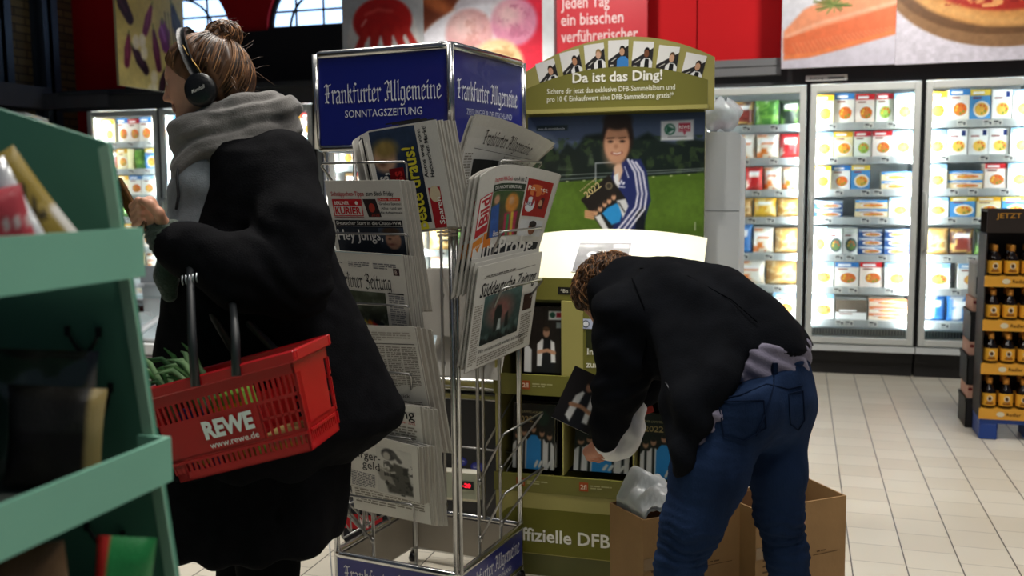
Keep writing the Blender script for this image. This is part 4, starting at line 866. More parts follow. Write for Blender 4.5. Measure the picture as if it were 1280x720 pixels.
for k, (u, z, a) in enumerate(((-.903, 1.806, 14), (-.813, 1.838, 11), (-.726, 1.858, 5), (-.640, 1.867, 0), (-.552, 1.858, -5), (-.463, 1.838, -9), (-.372, 1.806, -14))):
    b = DB(); b.M = facing(3.507) @ Matrix.Translation((u, z, 0)) @ Matrix.Rotation(R(a), 4, 'Z')
    w = .074; b.bx(-w / 2, w / 2, -.05, .05, 0, .001, col='f3f1ee'); b.poly([(-w / 2, -.02), (w / 2, .03), (w / 2, -.05), (-w / 2, -.05)], '2c2a2c', .0014)
    sh = '3f86cf' if k == 3 else 'f2f2f2'
    b.poly([(-.006, -.05), (-.004, -.02), (.008, -.008), (.026, -.008), (w / 2, -.02), (w / 2, -.05)], sh, .0018)
    if k != 3: b.poly([(.008, -.05), (.01, -.01), (.024, -.01), (.026, -.05)], '1b1b1d', .0021)
    b.ell(.015, .014, .0105, .0165, HAIRC[k], .0022); b.ell(.014, .008, .009, .0135, SKIN[k], .0025); b.rect(-.03, -.042, .012, .006, 'd8d4ca', .0019)
    b.poly([(-.026, -.024), (-.008, -.012), (-.006, -.014), (-.024, -.027)], 'c8c4bc', .0019)
    b.build('player_card', PRINT, disp)
# the boy poster
P = Pic(230, 210, '39481f'); c = lambda u, v: ((u - 660) / 225, (v - 135) / 225)
P.vgrad('3a4a66', '66708a', 0, .3); P.a[:, :] = P.a * .92
P.ell(*c(668, 170), .09, .06, '9aa6b8', soft=.08, al=.8)
hor = [c(655, 190), c(672, 186), c(690, 170), c(702, 180), c(712, 168), c(722, 175), c(736, 160), c(752, 158), c(775, 158), c(800, 165), c(815, 158), c(832, 168), c(850, 172), c(870, 166), c(890, 170), c(890, 225), c(655, 225)]
P.poly(hor, '18221d', .02); P.blot(9, .56, '35462a', 4, (0, .12, 1, .34), .15, .8); P.blot(14, .6, '55664a', 14, (.1, .15, .4, .3), .2, .7)
P.poly([c(655, 219), c(890, 207), c(890, 300), c(655, 300)], '4f6a22', .004); P.vgrad('42561c', '5b7a28', .37, .93) if False else None
P.blot(40, .45, '5f7f2c', 3, (0, .36, 1, .95), .3, .7); P.speck(5, .09, 2, (P.Y > .36).astype(float))
P.line([c(655, 216), c(890, 204)], .006, '6f7a78', .004); P.line([c(655, 210), c(890, 202)], .003, '8a948f', .002)
for k in range(9): P.ell(*c(690 + k * 22, 217 - k * .9), .006, .003, 'c8d0a0', soft=.002)
P.line([c(749, 216), c(749, 194), c(775, 193)], .006, 'b8bcc0', .003)
jk = [c(771, 204), c(783, 190), c(806, 190), c(814, 206), c(819, 240), c(812, 262), c(806, 284), c(763, 284), c(764, 232)]
P.poly(jk, '242c62', .006); P.poly([c(772, 200), c(780, 188), c(784, 204), c(778, 222), c(773, 215)], 'd9b49a', .008); P.poly([c(772, 210), c(778, 206), c(779, 224), c(774, 226)], 'e8e8ea', .004)
P.poly([c(800, 255), c(813, 246), c(811, 284), c(800, 284)], '14161f', .01)
for o in (0, 6.2, 12.4): P.line([c(790 + o * .8, 190 + o * .3), c(799 + o * .8, 206), c(803 + o * .85, 232), c(800 + o * .9, 248 + o * .2), c(786 + o * .8, 266 + o * .3), c(772 + o, 282 + o * .3)], .011, 'e6e4ee', .005)
P.line([c(786, 199), c(791, 212)], .005, 'e6e4ee', .002)
P.ell(*c(777, 163), .088, .135, '2a1d17', soft=.012); P.ell(*c(776, 170), .072, .112, 'b98668', soft=.01); P.ell(*c(772, 180), .05, .07, 'cf9f80', soft=.05, al=.7); P.ell(*c(777, 143), .08, .05, '2c1f18', soft=.015)
for x in (768, 783): P.ell(*c(x, 168), .013, .007, '2c1c16', soft=.005); P.line([c(x - 4, 164), c(x + 4, 163.5)], .005, '4a3024', .004)
P.ell(*c(775, 174), .012, .012, 'a8765a', soft=.01); P.line([c(770, 182), c(776, 183.6), c(782, 181.6)], .014, '9a5a4c', .006); P.line([c(772, 182.2), c(776, 183), c(780.5, 181.8)], .006, 'efe6de', .003)
for q in ((-3, 0), (3, 0), (0, -2)): P.ell(*c(782 + q[0] * .9, 219 + q[1]), .006, .009, 'e8e8f0', rot=q[0] * .2, soft=.002)
P.line([c(779, 223), c(786, 224)], .006, 'e8e8f0', .002)
bk = [c(730, 239), c(766, 208), c(789, 240), c(788, 246), c(765, 282), c(760, 279)]
P.poly(bk, '231e1c', .004); P.ell(*c(766, 222), .02, .02, '8a7d60', soft=.003); P.ell(*c(766, 222), .014, .014, '3a342c', soft=.003)
for i in range(5): P.ell(*c(749 + i * 5.8, 255 - i * 4.8 + (i == 2) * -1), .013, .017, 'c89878', soft=.003); P.ell(*c(749 + i * 5.8, 251.5 - i * 4.8), .011, .008, '3a2a22', soft=.004)
P.poly([c(748, 260), c(755, 257), c(768, 279), c(762, 281)], 'dcdcdc', .004); P.poly([c(757, 256), c(764, 249), c(776, 243), c(784, 252), c(780, 266), c(770, 270)], '2f8fd0', .005); P.poly([c(776, 240), c(787, 238), c(791, 247), c(784, 262), c(781, 252)], 'd8d8d8', .004); P.line([c(758, 258), c(768, 276)], .008, '1c1c1c', .004); P.line([c(779, 243), c(786, 254)], .006, '1c1c1c', .004)
for i in range(4): P.line([c(736, 253 + i * 2.4), c(746, 254.5 + i * 2.6)], .012, 'c8926e', .004)
P.poly([c(672, 146.5), c(713, 146.5), c(713, 153), c(672, 153)], '1b2a2c', .004)
P.poly([c(831, 145), c(871, 144), c(871, 168), c(831, 168)], 'c6cace', .006)
P.ell(*c(842, 155), .03, .03, '1f5a44', soft=.003); P.ell(*c(842, 155), .022, .022, 'c6cace', soft=.003); P.poly([c(838, 150), c(848, 155), c(838, 160)], '1f5a44', .003); P.poly([c(853, 148), c(867, 148), c(867, 158), c(862, 158), c(860, 162), c(858, 158), c(853, 158)], 'a83048', .004); P.line([c(840, 164), c(862, 164)], .004, '70767a', .002); P.line([c(874, 267), c(874, 276)], .006, 'b8c0a0', .002)
b = DB(); b.M = frame((-.978, 3.4975, 1.045), (1, 0, 0), (0, 0, 1)); b.bx(0, .65, .0, .607, -.0012, 0, col='39481f'); b.pic(P, 0, .0, .65, .607, .0006)
def zz(v): return .607 - (v - 135) / 225 * .65
def xx(u): return (u - 660) / 225 * .65
b.text('www.dfb-sammelalbum.de', xx(674), zz(151.6), .0075, 'c8ccd0', w=.10, z=.0012); b.M = b.M @ Matrix.Translation((xx(734), zz(241.5), 0)) @ Matrix.Rotation(R(38), 4, 'Z')
b.text('2022', .012, -.002, .024, 'b9a878', w=.07, bold=.02, z=.0014); b.text('DFB-SAMMELALBUM', .008, .032, .006, 'c9b98a', w=.075, z=.0014)
b.M = frame((-.978, 3.4975, 1.045), (1, 0, 0), (0, 0, 1)); b.text('REWE', xx(853.8), zz(154.5), .011, 'f0e4e6', w=.036, bold=.015, z=.0014); b.text('Dein Markt', xx(854), zz(157), .004, 'f0e4e6', w=.035, z=.0014)
b.build('boy_poster', GLOSSY_PRINT, disp)
# sloping cream board with its lip, and the trays below
bd = frame((-.93, 3.25, 1.075), (1, 0, 0), (0, .235, .16)); L = math.hypot(.235, .16)
b = DB(); b.M = bd; b.prism([(-.06, 0), (.62, 0)] + arc(-.06, .62, L * .86, L * 1.02, L * .84)[::-1], -.006, 0)
for x in (.10, .44): b.ell(x, L * .42, .011, .006, 'b9b49a', .0006)
b.build('sloping_board', CREAM, disp)
b = DB(); b.bx(X0 + .03, X1 + .015, 3.232, 3.25, 1.002, 1.078); lip = b.build('tray_lip', OLIVE, disp)
b = DB(); b.M = facing(3.2315); b.poly([(-.80, 1.022), (-.70, 1.022), (-.70, 1.048), (-.80, 1.048)], '1d1c16', .0006); b.text('*Bis zum', -.79, 1.029, .012, 'e0dcc8', w=.06, z=.001, bold=.008); b.build('lettering', PRINT, lip)
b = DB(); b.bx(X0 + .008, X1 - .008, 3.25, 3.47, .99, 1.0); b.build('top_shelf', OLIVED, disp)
for z0, z1, y in ((.664, .737, 3.214), (.313, .378, 3.208)):
    b = DB(); b.bx(X0 - .004, X1 + .004, y, y + .01, z0, z1); b.bx(X0 + .008, X1 - .008, y + .01, 3.47, z0, z0 + .008); lip = b.build('tray', OLIVE, disp)
    for x in ((-.93, -.70, -.46) if z0 > .5 else (-.95, -.72, -.46)):
        b = DB(); b.M = facing(y - .0008); b.rect(x, z0 + .02, .032, .032, 'b0552a', .0004); b.text('2fl', x + .004, z0 + .028, .015, 'f0d8c0', w=.022, z=.0009, bold=.02); b.lines(x + .04, z0 + .045, .075, .016, 2, 'b9b585', seed=int(-x * 100)); b.build('price_mark', PRINT, lip)
b = DB(); b.bx(-.787, -.71, 3.225, 3.24, .737, 1.0); b.build('divider', OLIVEL, disp)
b = DB(); b.bx(-.71, X1 - .008, 3.23, 3.245, .737, 1.0); p = b.build('info_panel', OLIVE, disp)
b = DB(); b.M = facing(3.2285); b.poly([(-.70, .90), (-.64, .90), (-.64, .86), (-.66, .83), (-.70, .84)], '33361a', .0004); b.text('Infos', -.695, .815, .022, 'f0eee2', bold=.012, z=.001); b.text('zum', -.70, .77, .022, 'f0eee2', bold=.012, z=.001)
b.rect(-.735, .905, .06, .035, 'c4cce4', .0008); b.ell(-.70, .922, .013, .013, '5a6478', .0012); b.ell(-.70, .922, .009, .009, 'e8ecf2', .0015); b.build('lettering', PRINT, p)
for x in (-.785, -.535): b = DB(); b.bx(x, x + .006, 3.224, 3.47, .378, .664); b.build('divider', OLIVEL, disp)
b = DB(); b.bx(X0 + .002, X1 - .002, 3.21, 3.222, .087, .313); fp = b.build('front_panel', OLIVEL, disp)
b = DB(); b.M = facing(3.2095); b.poly([(X0 + .002, .09), (X1 - .002, .09), (X1 - .002, .255)] + [(-.96 - .05 * math.sin(R(k * 15)), .205 + .05 * math.cos(R(k * 15))) for k in range(7)] + [(X0 + .002, .2)], OLIVE and '6c6a26', .0006)
b.text('Offizielle DFB-Sammelkarten', -.985, .135, .046, 'efeee4', bold=.018, z=.0012); b.build('lettering', PRINT, fp)
# albums and leaflets standing in the trays: things of their own
def album_pic(seed, gold=True):
    P = Pic(70, 96, '1d1916'); P.vgrad('241e1a', '120f0d'); P.speck(10, .2, seed); P.ell(.72, .3, .14, .16, '1f3a2c', soft=.06, al=.8)
    for i, (x, y) in enumerate(((.12, .66), (.28, .6), (.5, .52), (.7, .6), (.88, .66))):
        P.poly([(x - .14, 1.4), (x - .12, y + .22), (x - .05, y + .13), (x + .05, y + .13), (x + .12, y + .22), (x + .14, 1.4)], 'd8d8d8' if i != 2 else '2c86c8', .01)
        if i != 2: P.line([(x, y + .15), (x, 1.4)], .05, '151515', .01)
        P.ell(x, y, .06, .085, 'b88a6c', soft=.01); P.ell(x, y - .05, .058, .045, '241a15', soft=.015)
    P.poly([(.33, 1.4), (.34, .78), (.44, .66), (.58, .66), (.68, .78), (.69, 1.4)], '2c8ad0', .01)
    for i in range(5): P.line([(.55 + i * .1, 1.3), (.6 + i * .1, 1.2)], .06, 'd8d8d4', .01)
    return P
def album(w, h, P=None, txt=True, loc=(0, 0, 0), lean=8, rz=0, name='sticker_album', label='', thick=.012, group=None):
    b = MB(); b.bx(-w / 2, w / 2, -thick, 0, 0, h, col='d8d4cc'); b.M = frame((-w / 2, -thick - .0006, 0), (1, 0, 0), (0, 0, 1)); b.rect(0, 0, w, h, '1d1916', .0002); b.pic(P, 0, 0, w, h, .0005)
    if txt: b.text('2022', w * .08, h * .72, h * .09, 'b9a06a', w=w * .4, bold=.015, z=.001); b.text('DFB-SAMMELALBUM', w * .08, h * .86, h * .035, 'c9b98a', w=w * .6, z=.001)
    o = b.build(name, GLOSSY_PRINT); o.location = loc; o.rotation_euler = (R(-lean), 0, R(rz)); return tag(o, label, 'album' if name == 'sticker_album' else 'leaflet', group)
AP = album_pic(3)
album(.155, .235, AP, True, (-.905, 3.28, .379 + -.0), 6, 0, label='dark sticker album with blue jersey, left compartment of lower tray', group='sticker albums in the lower tray')
album(.155, .235, AP, True, (-.905, 3.318, .379), 6, 0, label='rear sticker album behind the left compartment one', group='sticker albums in the lower tray')
album(.2, .2, AP, True, (-.66, 3.30, .379), 14, 0, label='sticker album in the middle compartment behind the white carrier bag', group='sticker albums in the lower tray')
album(.165, .225, AP, True, (-.435, 3.28, .379), 6, 0, label='sticker album with blue jersey, compartment nearest the bending man', group='sticker albums in the lower tray')
P = Pic(60, 100, '2a2320'); P.vgrad('332a25', '1a1513'); P.speck(4, .15, 6)
for k in range(7): P.line([(k * .15 + .05, 0), (k * .15 + .05, 1.7)], .008, '1b1613', .004)
P.poly([(.36, 1.7), (.36, .95), (.48, .82), (.66, .82), (.78, .95), (.8, 1.7)], '1a1a1c', .01); P.poly([(.34, 1.5), (.34, .95), (.46, .82), (.5, .84), (.46, 1.5)], 'e2e2e0', .01); P.poly([(.68, .84), (.78, .9), (.82, 1.4), (.7, 1.4)], 'e2e2e0', .01); P.line([(.38, 1.15), (.6, 1.1), (.78, 1.16)], .09, 'c09070', .01); P.ell(.57, .66, .085, .12, 'c2957a', soft=.01); P.ell(.57, .57, .085, .06, '5a4230', soft=.02); P.poly([(0, 1.7), (0, 1.05), (.1, .98), (.2, 1.1), (.2, 1.7)], 'dadad8', .01)
P.poly([(.62, .12), (.97, .12), (.97, .34), (.62, .34)], 'e4e6e6', .01); P.ell(.72, .22, .07, .07, '1f5a44', soft=.01); P.poly([(.82, .16), (.94, .16), (.94, .27), (.82, .27)], 'c02a38', .01); P.poly([(.82, .4), (.94, .4), (.94, .54), (.82, .54)], '9aa4a4', .01)
album(.14, .235, P, False, (-.86, 3.27, .738), 5, 0, 'leaflet', 'dark leaflet with footballer crossing his arms, upper left compartment', .02)
P2 = Pic(60, 50, '8f8f90'); P2.vgrad('a0a0a0', '6f6f72'); P2.ell(.2, .1, .2, .04, 'd0d0d0', soft=.03); P2.ell(.3, .36, .09, .09, 'e8e8e8', soft=.01); P2.ell(.3, .36, .03, .03, '2a2a2a', soft=.01); P2.poly([(.4, .26), (.72, .26), (.74, .48), (.4, .48)], '2a2a2c', .01); P2.poly([(.66, .05), (.95, .05), (.97, .16), (.68, .16)], 'dcdcde', .01); P2.speck(5, .1, 3)
for k in range(5): P2.ell(.46 + k * .06, .43, .02, .03, 'd8d4cc', soft=.01)
b = MB(); b.M = frame((0, 0, 0), (1, .0, 0), (0, .235, .16)); b.bx(0, .195, 0, .17, 0, .002, col='e8e8e8'); b.pic(P2, .004, .004, .187, .162, .0026); b.text('2022', .08, .108, .012, 'e0ddd4', w=.04, z=.003, bold=.01)
o = b.build('flyer', PRINT); zf = bd.to_3x3() @ Vector((0, 0, .002)); o.location = bd @ Vector((.165, .035, .0015)); tag(o, 'grey printed flyer lying on the sloping cream board', 'flyer')

# ================================================================== CARTONS, WHITE STAND, ISLAND FREEZER
CARD = mat('corrugated_card', 'a07c50', .8, 0, .1, 7, bump=.1, bscale=60); CARDIN = mat('corrugated_card_inside', '8a6440', .85, 0, .08, 6)
TAPE = mat('packing_tape', '8f7048', .25, 0, .08, 5, coat=.3)
def cardbox(org, ang, label, w=.355, d=.19, h=.42, tape=True):
    t = thing('cardboard_box', label, 'box', (org[0], org[1], 0), R(ang)); k = .005
    b = MB(); b.bx(0, w, 0, k, 0, h); b.bx(0, w, d - k, d, 0, h); b.bx(0, k, k, d - k, 0, h); b.bx(w - k, w, k, d - k, 0, h); b.bx(k, w - k, k, d - k, .001, .006)
    b.warp(lambda x, y, z: (x + .006 * math.sin(z * 9 + y * 8) * (z > .3), y + .008 * math.sin(x * 9) * (z > .3), z + .006 * math.sin(x * 14 + y * 20) * (z > .3)))
    b.build('box_body', CARD, t)
    b = MB(); b.bx(k, w - k, k + .0005, k + .002, .007, h - .01); b.bx(k, w - k, d - k - .002, d - k - .0005, .007, h - .01); b.bx(k + .0005, k + .002, k, d - k, .007, h - .01); b.bx(w - k - .002, w - k - .0005, k, d - k, .007, h - .01); b.bx(k, w - k, k, d - k, .0065, .009); b.build('inner_lining', CARDIN, t)
    b = MB(); b.M = frame((0, -.0008, 0), (1, 0, 0), (0, 0, 1))
    for i in range(6): b.lines(.025, .30 - i * .019, .06 - .006 * (i % 2), .010, 1, '6b5034', seed=90 + i)
    b.rect(.22, .24, .1, .002, '6b5034'); b.lines(.235, .255, .07, .008, 1, '6b5034', seed=3); b.build('print_mark', PRINT, t)
    if tape:
        b = MB(); b.bx(-.0012, .06, -.0014, -.0006, .262, .30); b.bx(-.0014, -.0006, 0, d, .262, .30); b.build('tape_strip', TAPE, t)
    return t
cardbox((-.419, 2.731), 41.3, 'brown cardboard box holding white plastic sheeting, left of the mans legs')
cardbox((-.105, 2.905), 41.0, 'empty open brown cardboard box behind the mans right leg')
FILM = mat('plastic_film', 'f0f4f5', .3, 0, .05, 9, bump=.3, bscale=18, trans=.15)
b = MB(); rs = random.Random(4)
def film(u, v):
    x, y = -.02 + .25 * u, .012 + .165 * v
    z = .40 + .10 * math.sin(PI * min(1, u * 1.1)) * (.5 + .5 * v) + .03 * mnoise.noise((u * 4, v * 5, 1)) + .02 * abs(math.sin(u * 9 + v * 5)); return (max(.012, x), y, z)
b.grid(film, 18, 14); b.grid(lambda u, v: (film(u, v)[0], film(u, v)[1], film(u, v)[2] - .012), 18, 14)
o = b.build('plastic_sheet', FILM); o.location = (-.419, 2.731, 0); o.rotation_euler = (0, 0, R(41.3)); tag(o, 'crumpled white plastic sheet sticking out of the cardboard box', 'plastic sheet')
WCARD = mat('white_card', 'c9cdd0', .5, 0, .03, 3)
b = MB(); pf = [(0, 0), (.125, 0), (.125, 1.565)] + [(.105 + .02 * math.cos(R(a)), 1.565 + .02 * math.sin(R(a))) for a in (30, 60, 90)] + [(0, 1.588)]
t = thing('display_stand', 'white cardboard stand edge beside the football display, plastic bag on top', 'display', (-.335, 3.60, 0))
b.M = frame((0, 0, 0), (1, 0, 0), (0, 0, 1)); b.prism(pf, -.35, 0); b.build('side_wall', WCARD, t)
b = MB(); b.bx(.001, .124, -.0012, 0, 1.30, 1.302); b.build('seam', mat('seam_grey', '8f9499', .6), t)
b = MB()
def bagpt(u, v): a = u * 2 * PI; r = .075 * (math.sin(PI * (.06 + .9 * v)) ** .6) * (1 + .18 * mnoise.noise((math.cos(a) * 2, math.sin(a) * 2, v * 4))); return (.045 + r * math.cos(a), .12 + 1.2 * r * math.sin(a), 1.592 + .12 * v + .01 * math.sin(a * 3))
b.grid(bagpt, 20, 10); o = b.build('plastic_bag', mat('crinkled_bag', 'dfe6ea', .2, 0, .2, 14, bump=.4, bscale=30, trans=.35)); o.location = (-.335, 3.60, 0); tag(o, 'crumpled clear plastic bag lying on the white stand', 'bag')
# island freezer
IY, IX0, IX1 = 3.62, -3.5, -1.12
BLK = mat('island_black_panel', '1c1d21', .45, 0, .1, 6)
isl = thing('island_freezer', 'long white chest freezer with curved lids and black front behind the rack', 'freezer', (IX0, IY, 0)); IL = IX1 - IX0
b = MB(); b.bx(0, IL, .02, .95, .06, .66); b.bx(.02, IL - .02, .06, .9, 0, .06); b.build('lower_body', BLK, isl)
b = MB(); b.bx(0, IL, .0, .05, .655, .715, bev=.01); b.bx(0, IL, .90, .95, .655, .88); b.bx(0, .05, .05, .9, .655, .72); b.bx(IL - .05, IL, .05, .9, .655, .72); b.build('white_rim', WHITEP, isl)
b = MB(); b.bx(.05, IL - .05, .05, .9, .66, .67); b.build('goods_well', mat('frosty_white', 'dfe6ea', .7, 0, .12, 10), isl)
for z, r in ((.605, .03), (.555, .016)): b = MB(); b.tube([(-.01, -.012, z), (IL + .01, -.012, z)], r, 12); b.build('bumper_rail', CHROME, isl)
n = 4
for k in range(n):
    xa, xb = .03 + (IL - .06) * k / n, .03 + (IL - .06) * (k + 1) / n - .01
    def lid(u, v): return (xa + (xb - xa) * u, .02 + .86 * v, .718 + .155 * math.sin(v * PI / 2) ** .8)
    b = MB(); b.grid(lid, 2, 12); l = b.build('curved_lid', glass_mat('lid_glass', (.9, .94, .95), .12), isl)
    b = MB()
    for uu in (0, 1): b.tube([lid(uu, j / 12) for j in range(13)], .014, 6)
    b.tube([lid(0, 0), lid(1, 0)], .014, 6); b.tube([lid(0, 1), lid(1, 1)], .014, 6); b.build('lid_frame', mat('lid_frame_grey', 'b9bec2', .4), l)
    b = MB(); b.box(((xa + xb) / 2, .1, .80), (.16, .02, .02), bev=.006); b.build('lid_handle', DULLMETAL, l)
b = MB(); b.bx(0, IL, .885, .92, .88, .975); tr = b.build('tag_rail', mat('tag_rail_grey', '8f959a', .4), isl); b = MB(); b.bx(0, IL, .88, .93, .865, .88); b.build('rail_strip', BLACKP, tr)
for k in range(14):
    b = MB(); x = 1.42 + k * .062; b.M = frame((x, .884, .89), (1, 0, 0), (0, 0, 1)); b.rect(0, 0, .048, .036, 'f0d020' if k not in (2, 3, 7) else 'f4f4f0', .0005); b.rect(0, .04, .048, .034, 'f0d020' if k % 2 else '9aa0a4', .0004); b.rect(.008, .012, .026, .01, '5a5630', .001); b.build('price_tag', PRINT, tr)
b = MB(); b.M = frame((.55, -.0, .46), (1, 0, 0), (0, 0, 1)); b.M = frame((.66, .0185, .62), (1, 0, 0), (0, 0, 1)); b.rect(0, 0, .06, .03, 'd8c4c4', .0006); b.text('TK', .008, .008, .014, 'b02030', w=.04, z=.001); b.build('info_sticker', PRINT, isl)
# thermometer on the island's front
th = thing('freezer_thermometer', 'cream framed digital thermometer with red digits on black freezer front', 'thermometer'); tp = on_y(578, 606, IY + .005); th.location = (tp.x, IY + .02, tp.z)
b = MB(); w, h = .16, .135
b.bx(-w / 2, w / 2, -.03, 0, -h / 2, h / 2, bev=.012); b.build('housing', mat('cream_plastic', 'd9d5c0', .4), th)
b = MB(); b.bx(-w / 2 + .015, w / 2 - .015, -.032, -.0305, -h / 2 + .015, h / 2 - .015); b.build('face_plate', mat('thermo_face', 'a9ad98', .25, 0, .05), th)
b = MB(); b.bx(-.005, .055, -.036, -.0325, -.012, .022); sc_ = b.build('screen', BLACKP, th)
b = MB(); b.M = frame((-.005, -.0365, -.012), (1, 0, 0), (0, 0, 1)); b.text('-20', .012, .009, .017, 'ff2030', w=.036, z=.0004, bold=.01); b.build('digits', mat('red_digits', 'ff2030', .4, emis='ff1530', estr=2.5), sc_)
for k, (x, z) in enumerate(((-.012, .094), (.062, .076))):
    b = MB(); b.M = frame((0, -.002, 0), (1, 0, 0), (0, 0, 1)); b.ell(x, z, .03, .02, '3a3fa0', .0005, 24); b.ell(x, z, .024, .014, '565cb8', .0008, 24); b.lines(x - .018, z + .006, .036, .012, 2, 'c8ccf0', .0012, seed=k); o = b.build('oval_sticker', PRINT); o.location = th.location; tag(o, ['oval blue sticker higher up on the black freezer front', 'oval blue sticker directly above the thermometer corner'][k], 'sticker')
# dark carton pile with red lettering behind the rack base
b = MB(); b.bx(-.09, .09, -.1, .1, 0, .15, col='1b1c22', bev=.008); b.M = frame((-.09, -.1008, 0), (1, 0, 0), (0, 0, 1)); b.rect(.005, .06, .17, .06, 'a81c24', .0004); b.text('WM', .05, .07, .035, 'e8d8d8', z=.0009, bold=.02); o = b.build('carton', PRINT); o.location = (-1.62, 3.44, 0); tag(o, 'dark carton with red stripe on the floor behind the rack', 'box')

# ================================================================== BEER DISPLAY
BX, BYY = .962, 5.646; BW, BD = .56, .22
beer = thing('beer_display', 'dark cardboard beer display with yellow tray fronts on blue feet', 'display', (BX, BYY, 0))
YEL = mat('yellow_card', 'e0a030', .5, 0, .08, 5); BRN = mat('dark_brown_card', '20140c', .6, 0, .15, 5); BLUEF = mat('blue_pallet', '18408f', .45, 0, .08, 6)
for x in (0, BW / 2 - .045, BW - .09): b = MB(); b.bx(x, x + .09, 0, BD, 0, .09, bev=.006); b.build('pallet_foot', BLUEF, beer)
b = MB(); b.bx(0, BW, 0, BD, .09, .118); b.build('pallet_deck', BLUEF, beer)
for x in (-.004, BW): b = MB(); b.bx(x, x + .006, .0, BD, .118, 1.12); b.build('side_wall', BRN, beer)
b = MB(); b.bx(0, BW, BD - .008, BD, .118, 1.25); b.build('back_wall', BRN, beer)
TZ = (.837, .599, .362, .115)
for z in TZ:
    b = MB(); b.bx(-.006, BW + .006, -.008, 0, z, z + .057); b.bx(0, BW, 0, BD - .008, z + .047, z + .055); tr = b.build('tray', YEL, beer)
    b = MB(); b.M = frame((0, -.0088, z), (1, 0, 0), (0, 0, 1))
    for x in (.10, .36):
        b = MB(); b.M = frame((0, -.0088, z), (1, 0, 0), (0, 0, 1)); b.ell(x, .029, .02, .014, 'e4d9b8', .0004); b.text('Radler', x + .03, .021, .018, '5a3410', w=.07, z=.0005, bold=.01); b.build('lettering', PRINT, tr)
b = MB(); b.bx(-.004, BW + .006, -.002, .006, 1.125, 1.25); b.bx(0, BW, .006, BD, 1.235, 1.243); hd = b.build('header', BRN, beer)
b = MB(); b.M = frame((0, -.0028, 1.125), (1, 0, 0), (0, 0, 1)); b.text('JETZT PROBIEREN', .04, .078, .026, 'c08a30', w=.36, z=.0005, bold=.01); b.build('lettering', PRINT, hd)
BOT = mat('dark_beer_bottle', '160d08', .12, 0, .2, 20, coat=.3)
def bottle(loc):
    t = thing('beer_bottle', '', 'bottle', loc, 0, 'bottles in the beer display'); t.scale = (1, 1, .9)
    b = MB(); b.lathe([(.032, 0), (.036, .004), (.036, .098), (.031, .118), (.0155, .142), (.0135, .168), (.0155, .17), (.0155, .178), (.011, .18)], n=18); b.build('glass_body', BOT, t)
    b = MB(); b.lathe([(.0366, .018), (.0366, .092)], n=18, col='eeb038')
    b.F = [f for f in b.F if len(f) == 4]; b.MI = b.MI[:len(b.F)]; b.S = b.S[:len(b.F)]
    def onb(b, fn):
        i0 = len(b.V); fn(); b.warp(lambda x, y, z: (.0369 * math.sin(x / .0369), -.0369 * math.cos(x / .0369) - z * 1.0, y), i0)
    onb(b, lambda: (b.ell(0, .062, .014, .018, 'e8e0c8', .0002, 16), b.ell(0, .06, .009, .012, '5a4030', .0005, 12), b.rect(-.02, .026, .04, .008, '7a3a14', .0003, nx=5), b.rect(-.016, .038, .032, .005, '8a4a1c', .0003, nx=5)))
    b.build('paper_label', PRINT, t)
    b = MB(); b.lathe([(.0165, .146), (.0165, .178), (.014, .185), (.004, .186)], n=14); b.build('neck_foil', mat('orange_foil', 'd8933a', .35, .4, .1, 30), t)
    return t
p0 = None
for r, z in enumerate(TZ):
    for k in range(6):
        for q in range(2):
            loc = (BX + .048 + k * .084, BYY + .045 + q * .085, z + .0555)
            if p0 is None: p0 = bottle(loc); o = p0
            else: o = dup(p0, loc)
            o['label'] = 'dark beer bottle, %s from left, %s row, %s tray of beer display' % (ORD[k], ['front', 'rear'][q], ['top', 'second', 'third', 'bottom'][r])
# black crates to its left
CRB = mat('black_crate', '17181b', .5, 0, .15, 8)
def crate(loc, rz, label, pink=True):
    t = thing('crate', label, 'crate', loc, rz); b = MB(); w, d, h = .17, .26, .17; k = .006
    b.bx(0, w, 0, k, 0, h); b.bx(0, w, d - k, d, 0, h); b.bx(0, k, 0, d, 0, h); b.bx(w - k, w, 0, d, 0, h); b.bx(0, w, 0, d, 0, k); b.bx(-.004, w + .004, -.004, .004, h - .02, h); b.bx(-.004, .004, 0, d, h - .02, h); b.build('crate_body', CRB, t)
    b = MB(); b.bx(.008, w - .008, .008, d - .008, .02, h + .075, col='d8a894'); b.M = frame((.008, .0074, h), (1, 0, 0), (0, 0, 1)); b.blot = None
    rs = random.Random(3)
    for i in range(9): b.ell(.012 + rs.random() * .13, .01 + rs.random() * .05, .012, .01, ['7a2a28', 'c8a890', '8f4a40'][i % 3], .0003 + i * .0001, 9)
    b.build('crate_goods', PRINT, t); return t
crate((.93, 5.90, 0), 0, 'bottom black crate with pinkish cartons, left of the beer display'); crate((.93, 5.90, .248), 0, 'middle black crate of the pile beside the beer display')
crate((.94, 5.91, .496), 0, 'topmost black crate of the pile beside the beer display')
b = MB(); b.bx(0, .15, 0, .22, 0, .2, col='b9b8b4', bev=.01); b.bx(.01, .14, -.001, 0, .02, .12, col='3a3c40'); o = b.build('carton', PRINT); o.location = (.95, 5.91, .745); tag(o, 'grey white carton lying on top of the black crates', 'box')

